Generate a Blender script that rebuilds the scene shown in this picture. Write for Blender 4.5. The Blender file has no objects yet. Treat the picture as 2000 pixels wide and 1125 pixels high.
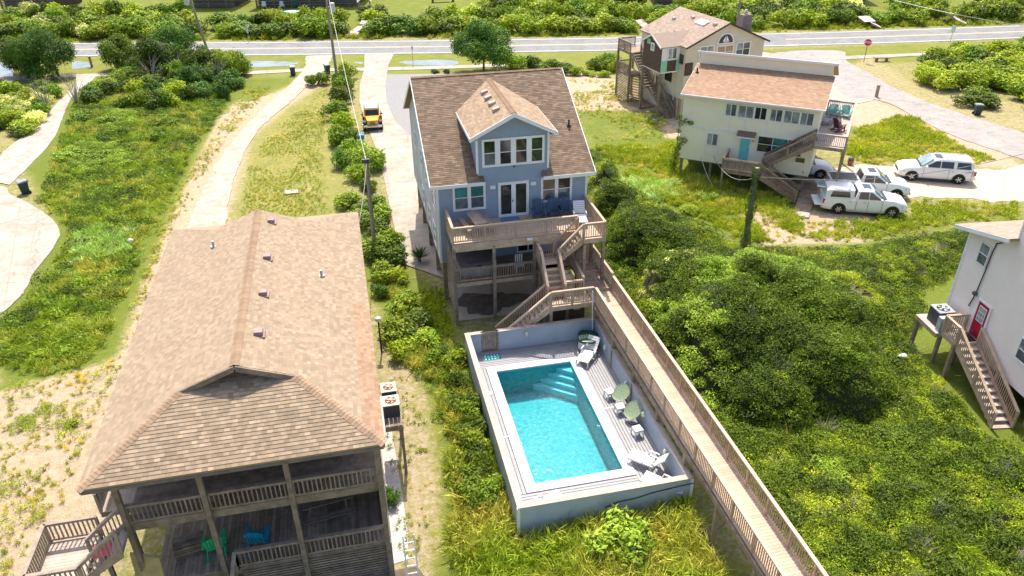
import bpy, math, random
import numpy as np
from mathutils import Vector, Matrix
R_ = math.radians
rnd = random.Random(7)
SC = bpy.context.scene
COL = SC.collection
# ---------------------------------------------------------------- camera
F = 1492.0
CAMZ = 24.0
def cam_axes(p, r, y):
    f = Vector((math.sin(y)*math.cos(p), math.cos(y)*math.cos(p), -math.sin(p)))
    rt = Vector((math.cos(y), -math.sin(y), 0)); dn = f.cross(rt)
    return rt*math.cos(r)+dn*math.sin(r), -rt*math.sin(r)+dn*math.cos(r), f
RT, DN, FW = cam_axes(R_(30.42), R_(.514), R_(12.32))
cd = bpy.data.cameras.new('camera'); cam = bpy.data.objects.new('camera', cd); COL.objects.link(cam)
cd.sensor_width = 36; cd.lens = F/2000*36; cd.clip_end = 3000; cd.clip_start = .5
M = Matrix((RT, -DN, -FW)).transposed().to_4x4(); M.translation = (0, 0, CAMZ); cam.matrix_world = M
SC.camera = cam
def at(x, y, z=0.0):            # survey helper: the point of height z seen at a photo position
    d = RT*((x-1000)/F)+DN*((y-562.5)/F)+FW
    t = (z-CAMZ)/d.z
    return Vector((d.x*t, d.y*t, z))
# ---------------------------------------------------------------- sky, sun, exposure
SUN = Vector((.07, .52, .85)).normalized()      # towards the sun
w = bpy.data.worlds.new('World'); SC.world = w; w.use_nodes = True
nt = w.node_tree; bg = nt.nodes['Background']
sky = nt.nodes.new('ShaderNodeTexSky'); sky.sky_type = 'NISHITA'; sky.sun_disc = False; sky.dust_density = 3.5; sky.air_density = .9
sky.sun_elevation = math.asin(SUN.z); sky.sun_rotation = math.atan2(SUN.x, SUN.y)
nt.links.new(sky.outputs[0], bg.inputs[0]); bg.inputs[1].default_value = .15
sd = bpy.data.lights.new('sun', 'SUN'); so = bpy.data.objects.new('sun', sd); COL.objects.link(so)
sd.energy = 3.4; sd.angle = R_(.5); sd.color = (1, .94, .83)
so.rotation_euler = (-SUN).to_track_quat('-Z', 'Y').to_euler()
so['kind'] = 'structure'
SC.view_settings.view_transform = 'Standard'; SC.view_settings.look = 'None'
SC.view_settings.gamma = 1; SC.view_settings.use_curve_mapping = False
SC.view_settings.exposure = .90
SC.render.engine = 'CYCLES'
# ---------------------------------------------------------------- materials
MATS = {}
def mat(name, col, rough=.8, var=.12, scale=3.0, col2=None, bump=0.0, bscale=40, spec=.3, rand=0.0, metal=0.0, attr=False, stretch=None, fac=(.35, .65), trans=0.0, crack=0.0):
    """procedural surface: two colours mixed by noise, per-object tint, fine relief"""
    if name in MATS: return MATS[name]
    m = bpy.data.materials.new(name); m.use_nodes = True; n = m.node_tree.nodes; l = m.node_tree.links
    p = n['Principled BSDF']; p.inputs['Roughness'].default_value = rough
    p.inputs['Specular IOR Level'].default_value = spec; p.inputs['Metallic'].default_value = metal
    geo = n.new('ShaderNodeNewGeometry'); tc = n.new('ShaderNodeTexCoord')
    src = geo.outputs['Position']
    if stretch:
        mp = n.new('ShaderNodeMapping'); mp.inputs['Scale'].default_value = stretch; l.new(tc.outputs['Object'], mp.inputs[0]); src = mp.outputs[0]
    nz = n.new('ShaderNodeTexNoise'); nz.inputs['Scale'].default_value = scale; nz.inputs['Detail'].default_value = 6; nz.inputs['Roughness'].default_value = .65
    l.new(src, nz.inputs['Vector'])
    mr = n.new('ShaderNodeMapRange'); mr.inputs[1].default_value = fac[0]; mr.inputs[2].default_value = fac[1]; l.new(nz.outputs[0], mr.inputs[0])
    mx = n.new('ShaderNodeMix'); mx.data_type = 'RGBA'
    if col2 is None: col2 = tuple(c*(1-var*2) for c in col); col = tuple(min(1, c*(1+var)) for c in col)
    mx.inputs[6].default_value = (*col, 1); mx.inputs[7].default_value = (*col2, 1); l.new(mr.outputs[0], mx.inputs[0])
    out = mx.outputs[2]
    if attr:
        a = n.new('ShaderNodeAttribute'); a.attribute_name = 'tint'
        m2 = n.new('ShaderNodeMix'); m2.data_type = 'RGBA'; m2.blend_type = 'MULTIPLY'; m2.inputs[0].default_value = 1
        l.new(out, m2.inputs[6]); l.new(a.outputs['Color'], m2.inputs[7]); out = m2.outputs[2]
    if rand:
        oi = n.new('ShaderNodeObjectInfo'); hs = n.new('ShaderNodeHueSaturation')
        r1 = n.new('ShaderNodeMapRange'); r1.inputs[3].default_value = 1-rand; r1.inputs[4].default_value = 1+rand
        l.new(oi.outputs['Random'], r1.inputs[0]); l.new(r1.outputs[0], hs.inputs['Value']); l.new(out, hs.inputs['Color']); out = hs.outputs[0]
    if crack:      # worn hairline cracks and darker patches
        vo = n.new('ShaderNodeTexVoronoi'); vo.feature = 'DISTANCE_TO_EDGE'; vo.inputs['Scale'].default_value = crack
        dn = n.new('ShaderNodeTexNoise'); dn.inputs['Scale'].default_value = 1.3; dn.inputs['Detail'].default_value = 5; l.new(src, dn.inputs['Vector'])
        ad = n.new('ShaderNodeMixRGB') if False else n.new('ShaderNodeVectorMath'); ad.operation = 'MULTIPLY_ADD'; l.new(dn.outputs['Color'], ad.inputs[0]); ad.inputs[1].default_value = (1.6, 1.6, 0); l.new(src, ad.inputs[2]); l.new(ad.outputs[0], vo.inputs['Vector'])
        cr_ = n.new('ShaderNodeMapRange'); cr_.inputs[1].default_value = .0; cr_.inputs[2].default_value = .014; cr_.inputs[3].default_value = .74; cr_.inputs[4].default_value = 1; l.new(vo.outputs['Distance'], cr_.inputs[0])
        st = n.new('ShaderNodeTexNoise'); st.inputs['Scale'].default_value = 1.7; st.inputs['Detail'].default_value = 8; st.inputs['Roughness'].default_value = .75; l.new(src, st.inputs['Vector'])
        sr = n.new('ShaderNodeMapRange'); sr.inputs[1].default_value = .38; sr.inputs[2].default_value = .52; sr.inputs[3].default_value = .82; sr.inputs[4].default_value = 1; l.new(st.outputs[0], sr.inputs[0])
        mm = n.new('ShaderNodeMath'); mm.operation = 'MULTIPLY'; l.new(cr_.outputs[0], mm.inputs[0]); l.new(sr.outputs[0], mm.inputs[1])
        h2 = n.new('ShaderNodeHueSaturation'); l.new(mm.outputs[0], h2.inputs['Value']); l.new(out, h2.inputs['Color']); out = h2.outputs[0]
    l.new(out, p.inputs['Base Color'])
    if bump:
        nb = n.new('ShaderNodeTexNoise'); nb.inputs['Scale'].default_value = bscale; nb.inputs['Detail'].default_value = 4
        l.new(src, nb.inputs['Vector'])
        b = n.new('ShaderNodeBump'); b.inputs['Strength'].default_value = 1; b.inputs['Distance'].default_value = bump
        l.new(nb.outputs[0], b.inputs['Height']); l.new(b.outputs[0], p.inputs['Normal'])
    MATS[name] = m; return m
def leafmat(name, c1, c2, c3=None, rand=.25, sc=.35, trans=.22, rough=.6):
    """leaf: patches of two greens over the ground, per-clump tint, light passing through"""
    if name in MATS: return MATS[name]
    m = bpy.data.materials.new(name); m.use_nodes = True; n = m.node_tree.nodes; l = m.node_tree.links
    c1 = tuple(v*k for v, k in zip(c1, (1.72, 1.86, 1.15))); c2 = tuple(v*k for v, k in zip(c2, (1.72, 1.86, 1.15)))
    n.remove(n['Principled BSDF']); o = n['Material Output']
    geo = n.new('ShaderNodeNewGeometry'); nz = n.new('ShaderNodeTexNoise'); nz.inputs['Scale'].default_value = sc; nz.inputs['Detail'].default_value = 3
    l.new(geo.outputs['Position'], nz.inputs['Vector'])
    mr = n.new('ShaderNodeMapRange'); mr.inputs[1].default_value = .42; mr.inputs[2].default_value = .6; l.new(nz.outputs[0], mr.inputs[0])
    mx = n.new('ShaderNodeMix'); mx.data_type = 'RGBA'; mx.inputs[6].default_value = (*c1, 1); mx.inputs[7].default_value = (*c2, 1); l.new(mr.outputs[0], mx.inputs[0])
    a = n.new('ShaderNodeAttribute'); a.attribute_name = 'tint'
    m2 = n.new('ShaderNodeMix'); m2.data_type = 'RGBA'; m2.blend_type = 'MULTIPLY'; m2.inputs[0].default_value = 1
    l.new(mx.outputs[2], m2.inputs[6]); l.new(a.outputs['Color'], m2.inputs[7])
    oi = n.new('ShaderNodeObjectInfo'); hs = n.new('ShaderNodeHueSaturation')
    r1 = n.new('ShaderNodeMapRange'); r1.inputs[3].default_value = 1-rand; r1.inputs[4].default_value = 1+rand
    l.new(oi.outputs['Random'], r1.inputs[0]); l.new(r1.outputs[0], hs.inputs['Value']); l.new(m2.outputs[2], hs.inputs['Color'])
    d = n.new('ShaderNodeBsdfPrincipled'); d.inputs['Roughness'].default_value = rough; d.inputs['Specular IOR Level'].default_value = .25
    t = n.new('ShaderNodeBsdfTranslucent'); ms = n.new('ShaderNodeMixShader'); ms.inputs[0].default_value = trans
    l.new(hs.outputs[0], d.inputs['Base Color']); l.new(hs.outputs[0], t.inputs[0])
    l.new(d.outputs[0], ms.inputs[1]); l.new(t.outputs[0], ms.inputs[2]); l.new(ms.outputs[0], o.inputs['Surface'])
    MATS[name] = m; return m
def glassmat(name, col=(.025, .03, .033), rough=.04):
    if name in MATS: return MATS[name]
    m = mat(name, col, rough, .3, 1.3, spec=.6); return m
wood_new = mat('deck_wood', (.56, .43, .32), .8, scale=4, col2=(.44, .32, .225), rand=.13, stretch=(1, 6, 6), bump=.002)
wood_rail = mat('rail_wood', (.56, .42, .30), .8, scale=3, col2=(.40, .285, .195), rand=.12, bump=.002)
wood_grey = mat('weathered_wood', (.31, .25, .195), .85, scale=3, col2=(.17, .135, .105), rand=.2, bump=.003)
wood_old = mat('old_deck_wood', (.29, .23, .175), .85, scale=2.5, col2=(.15, .115, .085), rand=.25, bump=.003)
wood_mid = mat('brown_wood', (.37, .28, .205), .85, scale=3, col2=(.235, .17, .12), rand=.15, bump=.003)
pool_board = mat('grey_composite_board', (.34, .335, .34), .6, scale=5, col2=(.29, .285, .295), rand=.05, bump=.001)
pool_cap = mat('sun_bleached_wood', (.50, .42, .37), .8, scale=4, col2=(.41, .33, .28), rand=.08, bump=.002)
blue_side = mat('blue_siding', (.30, .365, .455), .6, scale=1.2, col2=(.265, .33, .42), bump=.001)
pool_side = mat('pale_blue_siding', (.43, .475, .53), .6, scale=1.2, col2=(.37, .42, .48), bump=.001)
cream_side = mat('cream_siding', (.92, .84, .66), .65, scale=1.0, col2=(.88, .79, .60))
beige_side = mat('beige_siding', (.88, .77, .69), .65, scale=1.0, col2=(.83, .72, .64))
taupe_side = mat('taupe_siding', (.64, .57, .48), .7, scale=.8, col2=(.58, .515, .43), bump=.002)
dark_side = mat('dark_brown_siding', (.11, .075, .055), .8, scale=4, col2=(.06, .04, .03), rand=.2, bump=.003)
white = mat('white_paint', (.80, .80, .80), .45, .03, 2)
white_pl = mat('white_plastic', (.72, .71, .70), .4, .03, 3)
black_m = mat('black_metal', (.03, .03, .032), .45, .1, 5)
dark_m = mat('dark_grey_metal', (.09, .09, .095), .5, .1, 5)
grey_m = mat('galvanised_metal', (.45, .46, .47), .35, .1, 5, metal=.6)
concrete = mat('pale_concrete', (.45, .395, .33), .9, scale=.45, col2=(.345, .295, .24), bump=.004, bscale=25, crack=.12)
concrete2 = mat('tan_concrete', (.50, .42, .33), .9, scale=.8, col2=(.40, .33, .25), bump=.004, bscale=25)
wet = mat('wet_concrete', (.13, .10, .075), .5, .2, 3, spec=.4)
gravel = mat('grey_gravel', (.31, .30, .29), .95, scale=9, col2=(.22, .215, .21), bump=.02, bscale=18)
asphalt = mat('worn_asphalt', (.25, .245, .245), .9, scale=.5, col2=(.20, .195, .195), bump=.003, bscale=30, crack=.18)
lane_m = mat('side_road_asphalt', (.37, .335, .31), .9, scale=.5, col2=(.30, .27, .25), bump=.003, bscale=30, crack=.22)
paint_w = mat('road_paint_white', (.8, .8, .78), .7, .06, 4)
paint_y = mat('road_paint_yellow', (.78, .62, .36), .7, .08, 4)
teal = mat('teal_paint', (.07, .46, .50), .5, .06, 3)
teal_lt = mat('pale_teal_paint', (.20, .62, .62), .5, .06, 3)
mint = mat('mint_paint', (.25, .60, .47), .5, .06, 3)
red_p = mat('red_door_paint', (.42, .01, .04), .45, .08, 3)
glass = glassmat('dark_glass'); glass_b = glassmat('grey_glass', (.12, .14, .16)); glass_c = glassmat('curtained_glass', (.30, .33, .34), .1)
glass_g = glassmat('green_reflection_tint_glass', (.035, .055, .03)); glass_t = glassmat('teal_curtain_glass', (.02, .22, .22), .15)  # glass_g has its green reflection put into the base colour
bin_m = mat('bin_dark_green', (.04, .06, .055), .5, .1, 3)
navy = mat('navy_plastic', (.05, .085, .15), .5, .08, 3)
car_w = mat('white_car_paint', (.82, .82, .82), .22, .015, 1, spec=.6)
car_o = mat('orange_car_paint', (.78, .37, .03), .22, .03, 1, spec=.6)
tyre = mat('tyre_rubber', (.02, .02, .02), .85, .1, 6)
rim_m = mat('alloy_rim', (.55, .55, .56), .3, .05, 6, metal=.7)
car_gl = glassmat('car_glass', (.03, .04, .06)); car_gl2 = glassmat('windscreen_glass', (.22, .30, .31), .08)
lampred = mat('tail_lamp_red', (.5, .02, .02), .3, .1, 5)
lens = mat('headlamp_lens', (.45, .47, .5), .15, .1, 8, spec=.8)
shin_l = mat('tan_shingle', (.33, .25, .17), .9, scale=3.5, col2=(.285, .21, .142), attr=True, bump=.002, bscale=90)
shin_m = mat('brown_shingle', (.225, .158, .105), .9, scale=2.5, col2=(.195, .135, .09), attr=True, bump=.002, bscale=90)
shin_d = mat('dormer_tan_shingle', (.32, .23, .155), .9, scale=2.5, col2=(.28, .195, .13), attr=True, bump=.002, bscale=90)
shin_y = mat('terracotta_shingle', (.42, .27, .175), .9, scale=2.5, col2=(.36, .225, .145), attr=True, bump=.002, bscale=90)
shin_g = mat('pinkish_brown_shingle', (.37, .285, .225), .9, scale=2.5, col2=(.32, .24, .185), attr=True, bump=.002, bscale=90)
# ---------------------------------------------------------------- mesh builder
class MB:
    def __init__(s): s.v = []; s.f = []; s.c = []
    def quad(s, a, b, c, d, t=1.0):
        k = len(s.v); s.v += [tuple(a), tuple(b), tuple(c), tuple(d)]; s.f.append((k, k+1, k+2, k+3)); s.c.append(t); return s
    def poly(s, pts, t=1.0):
        k = len(s.v); s.v += [tuple(p) for p in pts]; s.f.append(tuple(range(k, k+len(pts)))); s.c.append(t); return s
    def hexa(s, p, t=1.0):     # 8 corners: bottom ring 0-3, top ring 4-7
        k = len(s.v); s.v += [tuple(q) for q in p]
        for f in ((3, 2, 1, 0), (4, 5, 6, 7), (0, 1, 5, 4), (1, 2, 6, 5), (2, 3, 7, 6), (3, 0, 4, 7)): s.f.append(tuple(k+i for i in f)); s.c.append(t)
        return s
    def box(s, x0, x1, y0, y1, z0, z1, t=1.0):
        return s.hexa([(x0, y0, z0), (x1, y0, z0), (x1, y1, z0), (x0, y1, z0), (x0, y0, z1), (x1, y0, z1), (x1, y1, z1), (x0, y1, z1)], t)
    def beam(s, a, b, w, h, up=(0, 0, 1), t=1.0):   # a-b is the centre line
        a = Vector(a); b = Vector(b); d = (b-a).normalized(); up = Vector(up)
        if abs(d.dot(up)) > .98: up = Vector((0, 1, 0))
        x = d.cross(up).normalized()*(w/2); y = x.cross(d).normalized()*(h/2)
        return s.hexa([a-x-y, a+x-y, b+x-y, b-x-y, a-x+y, a+x+y, b+x+y, b-x+y], t)
    def cyl(s, a, b, r, r2=None, n=10, t=1.0):
        a = Vector(a); b = Vector(b); r2 = r if r2 is None else r2; d = (b-a).normalized()
        x = d.orthogonal().normalized(); y = d.cross(x); k = len(s.v)
        for i in range(n):
            c = x*math.cos(2*math.pi*i/n)+y*math.sin(2*math.pi*i/n); s.v.append(tuple(a+c*r)); s.v.append(tuple(b+c*r2))
        for i in range(n):
            j = (i+1) % n; s.f.append((k+2*i, k+2*j, k+2*j+1, k+2*i+1)); s.c.append(t)
        s.f.append(tuple(k+2*i+1 for i in range(n))); s.f.append(tuple(k+2*i for i in reversed(range(n)))); s.c += [t, t]
        return s
    def prism(s, pts, d, t=1.0):   # planar outline pushed along d
        d = Vector(d); k = len(s.v); n = len(pts); s.v += [tuple(p) for p in pts]+[tuple(Vector(p)+d) for p in pts]
        s.f.append(tuple(reversed(range(k, k+n)))); s.f.append(tuple(range(k+n, k+2*n))); s.c += [t, t]
        for i in range(n):
            j = (i+1) % n; s.f.append((k+i, k+j, k+n+j, k+n+i)); s.c.append(t)
        return s
    def blob(s, c, r, seg=8, t=1.0, ex=2.0, ):   # rounded body (superellipsoid)
        c = Vector(c); k = len(s.v); rings = seg
        def sg(v): return math.copysign(abs(v)**(2/ex), v)
        for i in range(rings+1):
            th = math.pi*i/rings-math.pi/2
            for j in range(2*seg):
                ph = math.pi*j/seg
                s.v.append((c.x+r[0]*sg(math.cos(th))*sg(math.cos(ph)), c.y+r[1]*sg(math.cos(th))*sg(math.sin(ph)), c.z+r[2]*sg(math.sin(th))))
        m = 2*seg
        for i in range(rings):
            for j in range(m):
                s.f.append((k+i*m+j, k+i*m+(j+1) % m, k+(i+1)*m+(j+1) % m, k+(i+1)*m+j)); s.c.append(t)
        return s
    def mesh(s, name, m, smooth=False):
        me = bpy.data.meshes.new(name); me.from_pydata(s.v, [], s.f); me.materials.append(m)
        if any(c != 1.0 for c in s.c):
            at_ = me.color_attributes.new('tint', 'FLOAT_COLOR', 'CORNER')
            arr = np.ones((len(me.loops), 4), np.float32); ls = np.empty(len(me.polygons), np.int32); lt = np.empty(len(me.polygons), np.int32)
            me.polygons.foreach_get('loop_start', ls); me.polygons.foreach_get('loop_total', lt)
            cc = np.array([c if isinstance(c, tuple) else (c, c, c) for c in s.c], np.float32)
            arr[:, :3] = np.repeat(cc, lt, axis=0); at_.data.foreach_set('color', arr.ravel())
        elif m.name.endswith('shingle') or 'leaf' in m.name:
            at_ = me.color_attributes.new('tint', 'FLOAT_COLOR', 'CORNER'); at_.data.foreach_set('color', np.ones(len(me.loops)*4, np.float32))
        if smooth:
            me.shade_smooth(); me.set_sharp_from_angle(angle=R_(smooth if smooth > 1 else 35))
        me.update(); return me
def link(name, me, parent=None, loc=None, rotz=0, **kw):
    o = bpy.data.objects.new(name, me); COL.objects.link(o)
    if parent: o.parent = parent
    if loc is not None: o.location = loc
    if rotz: o.rotation_euler[2] = rotz
    for k, v in kw.items():
        if v is not None: o['category' if k == 'cat' else k] = v
    return o
def obj(name, b, m, parent=None, smooth=False, **kw): return link(name, b.mesh(name, m, smooth), parent, **kw)
def thing(name, label, cat, loc=(0, 0, 0), rotz=0, group=None):
    o = bpy.data.objects.new(name, None); COL.objects.link(o); o.location = loc; o.rotation_euler = (0, 0, rotz)
    o.empty_display_size = .3; o['label'] = label; o['category'] = cat
    if group: o['group'] = group
    return o
def dup(root, loc, rotz=None, label=None, scale=None):
    def cp(o, par):
        c = o.copy(); COL.objects.link(c)
        if par: c.parent = par
        for ch in o.children: cp(ch, c)
        return c
    kids = cp(root, None); kids.location = loc
    if rotz is not None: kids.rotation_euler[2] = rotz
    if scale: kids.scale = scale
    if label: kids['label'] = label
    return kids
def struct(name, b, m, **kw): return obj(name, b, m, kind='structure', **kw)
# ---------------------------------------------------------------- builders shared by the houses
def intervals(poly, v, ):
    xs = []; n = len(poly)
    for i in range(n):
        (x0, y0), (x1, y1) = poly[i], poly[(i+1) % n]
        if (y0 <= v) != (y1 <= v): xs.append(x0+(v-y0)/(y1-y0)*(x1-x0))
    xs.sort(); return [(xs[i], xs[i+1]) for i in range(0, len(xs)-1, 2)]
def lap_wall(parent, name, poly, o, s, nrm, m, exp=.13, proud=.014, **kw):
    """clapboard wall: outline poly in (along, height), each course its own lapped strip"""
    o = Vector(o); s = Vector(s).normalized(); nrm = Vector(nrm).normalized(); b = MB(); up = Vector((0, 0, 1))
    z0 = min(p[1] for p in poly); z1 = max(p[1] for p in poly); n = max(1, round((z1-z0)/exp)); e = (z1-z0)/n
    for i in range(n):
        a = z0+i*e; c = a+e; ia = intervals(poly, a+1e-4); ic = intervals(poly, c-1e-4)
        if len(ia) != len(ic): ia = ic = intervals(poly, (a+c)/2)
        for (a0, a1), (c0, c1) in zip(ia, ic):
            P = lambda x, z, d: o+s*x+up*z+nrm*d
            b.quad(P(a0, a, proud), P(a1, a, proud), P(c1, c, 0), P(c0, c, 0)); b.quad(P(a0, a, 0), P(a1, a, 0), P(a1, a, proud), P(a0, a, proud))
    # sheet closing the back
    b.poly([o+s*x+up*z-nrm*.1 for x, z in poly])
    return obj(name, b, m, parent, **kw)
def shingles(parent, o, s, t, poly, m, sw=.30, exp=.145, singles=0, lo=.8, hi=1.16, name='shingle', thick=.016, patch=None, seed=1):
    """overlapping shingle tabs on a slope; o origin at the eave, s along it, t up the slope"""
    o = Vector(o); s = Vector(s).normalized(); t = Vector(t).normalized(); n = s.cross(t).normalized(); r = random.Random(seed)
    v0 = min(p[1] for p in poly); v1 = max(p[1] for p in poly); rows = max(1, round((v1-v0)/exp)); e = (v1-v0)/rows
    tabs = []
    for i in range(rows):
        a = v0+i*e; off = r.random()*sw
        for x0, x1 in intervals(poly, a+e*.5):
            x = x0-off
            while x < x1:
                u0 = max(x, x0); u1 = min(x+sw*.985, x1); x += sw
                if u1-u0 < .02: continue
                tabs.append((u0, u1, a))
    b = MB(); protos = {}
    k = 0
    for (u0, u1, a) in tabs:
        q = r.random(); c = lo+(hi-lo)*(q if q < .8 else r.random()*.6+.7)
        full = abs((u1-u0)-sw*.985) < 1e-3
        w_ = 1+r.uniform(-.03, .03); col = (c, c*w_, c*w_*w_)
        if patch and patch(u0, a): col = (col[0]*1.04, col[1]*.90, col[2]*.84)
        if singles and full and k < singles:
            ci = int((c-lo)/(hi-lo)*11.9) if hi > lo else 0
            if ci not in protos:
                cc = lo+(hi-lo)*(ci+.5)/12; pb = MB(); W = sw*.985
                P = lambda x, y, d: s*x+t*y+n*d
                pb.hexa([P(0, 0, .002), P(W, 0, .002), P(W, e*1.1, 0), P(0, e*1.1, 0), P(0, 0, thick), P(W, 0, thick), P(W, e*1.1, .004), P(0, e*1.1, .004)], (cc, cc*.99, cc*.985))
                protos[ci] = pb.mesh(name, m)
            link(name, protos[ci], parent, loc=o+s*u0+t*a); k += 1; continue
        P = lambda x, y, d: o+s*x+t*(a+y)+n*d
        b.quad(P(u0, 0, thick), P(u1, 0, thick), P(u1, e*1.05, .004), P(u0, e*1.05, .004), col)
        b.quad(P(u0, 0, 0), P(u1, 0, 0), P(u1, 0, thick), P(u0, 0, thick), col)
        b.quad(P(u0, 0, thick), P(u0, e, .004), P(u0, e, 0), P(u0, 0, 0), col)
    if b.v: obj(name+'_courses' if name != 'shingle' else 'shingle_courses', b, m, parent, kind='stuff')
def slab(parent, name, pts, th, m):
    p = [Vector(q) for q in pts]; n = (p[1]-p[0]).cross(p[2]-p[0]).normalized()
    if n.z < 0: n = -n
    return obj(name, MB().prism([q-n*th for q in p], n*(th-.004)), m, parent)
def ridge_caps(parent, a, b, m, w=.17, step=.14, seed=3, drop=.06):
    a = Vector(a); b = Vector(b); d = (b-a).normalized(); L = (b-a).length; sd_ = d.cross(Vector((0, 0, 1))).normalized(); up = sd_.cross(d).normalized(); r = random.Random(seed); q = MB()
    for i in range(int(L/step)):
        x = a+d*(i*step); y = a+d*(i*step+step*1.05); c = r.uniform(.85, 1.12); c = (c*1.05, c*.95, c*.9)
        q.quad(x-sd_*w-up*drop+up*.03, x+up*.035, y+up*.022, y-sd_*w-up*drop+up*.018, c)
        q.quad(x+up*.035, x+sd_*w-up*drop+up*.03, y+sd_*w-up*drop+up*.018, y+up*.022, c)
    obj('ridge_cap', q, m, parent)
def window(parent, o, s, nrm, x0, x1, z0, z1, cols=1, rows=1, fm=None, gm=None, fw=.09, name='window', mull=.07, lites=None, casing=True):
    """framed window: casing, sash bars and one pane per light; lites = list of pane materials row-major from the top"""
    fm = fm or white; gm = gm or glass; o = Vector(o); s = Vector(s).normalized(); nrm = Vector(nrm).normalized(); up = Vector((0, 0, 1))
    def bx(b, a0, a1, c0, c1, d0, d1): b.hexa([o+s*a+up*c+nrm*d for c in (c0, c1) for a, d in ((a0, d1), (a1, d1), (a1, d0), (a0, d0))])
    b = MB()
    bx(b, x0, x1, z1-fw, z1, .0, .06); bx(b, x0, x1, z0, z0+fw, .0, .065); bx(b, x0, x0+fw, z0+fw, z1-fw, 0, .058); bx(b, x1-fw, x1, z0+fw, z1-fw, 0, .058)
    W = (x1-x0-2*fw-mull*(cols-1))/cols; Hh = (z1-z0-2*fw-.04*(rows-1))/rows
    for i in range(1, cols): bx(b, x0+fw+i*W+(i-1)*mull, x0+fw+i*(W+mull), z0+fw, z1-fw, 0, .054)
    for i in range(cols):
        for j in range(1, rows): bx(b, x0+fw+i*(W+mull), x0+fw+i*(W+mull)+W, z0+fw+j*Hh+(j-1)*.04, z0+fw+j*(Hh+.04), 0, .05)
    fr = obj(name, b, fm, parent)
    for j in range(rows):
        for i in range(cols):
            p = MB(); bx(p, x0+fw+i*(W+mull), x0+fw+i*(W+mull)+W, z0+fw+j*(Hh+.04), z0+fw+j*(Hh+.04)+Hh, .002, .022)
            k = (rows-1-j)*cols+i
            obj('pane', p, (lites[k % len(lites)] if lites else gm), fr)
    return fr
def deck(parent, x0, x1, y0, y1, z, along='x', bw=.14, m=None, fm=None, single=True, rim=.22, name='deck', gap=.008, only=300):
    m = m or wood_new; fm = fm or wood_rail; b = MB(); t = .035
    for (a, c, d, e) in ((x0, x1, y0, y0+.05), (x0, x1, y1-.05, y1), (x0, x0+.05, y0+.05, y1-.05), (x1-.05, x1, y0+.05, y1-.05)): b.box(a, c, d, e, z-t-rim, z-t-.003)
    fr = obj(name, b, fm, parent)
    L, Wd = ((x1-x0), (y1-y0)) if along == 'x' else ((y1-y0), (x1-x0)); n = max(1, round(Wd/bw)); w_ = Wd/n; rest = MB()
    p = MB(); p.box(-.02, L+.02, 0, w_-gap, -t, 0) if along == 'x' else p.box(0, w_-gap, -.02, L+.02, -t, 0)
    me = p.mesh('board', m) if single else None
    for i in range(n):
        c = (x0, y0+i*w_, z) if along == 'x' else (x0+i*w_, y0, z)
        if single and i < only: link('board', me, fr, loc=c)
        elif along == 'x': rest.box(x0, x1, c[1], c[1]+w_-gap, z-t, z)
        else: rest.box(c[0], c[0]+w_-gap, y0, y1, z-t, z)
    if rest.v: obj('boards', rest, m, fr, kind='stuff')
    return fr
BAL = {}
def railing(parent, pts, h=.92, step=.135, m=None, capm=None, posts=1.6, single=True, pw=.09, capw=.14, bw=.036, low=.1, ends=True, name='railing', postdown=.0):
    """guard rail along floor points: cap, lower rail, posts, and every baluster"""
    m = m or wood_rail; capm = capm or m; b = MB(); pts = [Vector(p) for p in pts]
    fr = None; bal = []; pst = []
    for k, (a, c) in enumerate(zip(pts[:-1], pts[1:])):
        d = c-a; L = math.hypot(d.x, d.y); u = Vector((0, 0, 1))
        b.beam(a+u*h, c+u*h, capw, .04); b.beam(a+u*(h-.08), c+u*(h-.08), .04, .09); b.beam(a+u*low, c+u*low, .04, .08)
        n = max(1, round(L/posts))
        for i in range(n+1):
            if i == 0 and (k > 0 or not ends): continue
            if i == n and k == len(pts)-2 and not ends: continue
            pst.append(a+d*(i/n))
        nb = max(2, round(L/step))
        for i in range(1, nb): bal.append(a+d*(i/nb))
    fr = obj(name, b, capm, parent)
    key = (round(h, 2), m.name, bw, low)
    if key not in BAL: BAL[key] = MB().box(-bw/2, bw/2, -bw/2, bw/2, low+.02, h-.1).mesh('baluster', m)
    for p in pst: obj('newel_post', MB().box(p.x-pw/2, p.x+pw/2, p.y-pw/2, p.y+pw/2, p.z-postdown-.05, p.z+h-.015), m, fr)
    if single:
        for p in bal: link('baluster', BAL[key], fr, loc=p)
    else:
        q = MB()
        for p in bal: q.box(p.x-bw/2, p.x+bw/2, p.y-bw/2, p.y+bw/2, p.z+low, p.z+h-.1)
        obj('balusters', q, m, fr, kind='stuff')
    return fr
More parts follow.
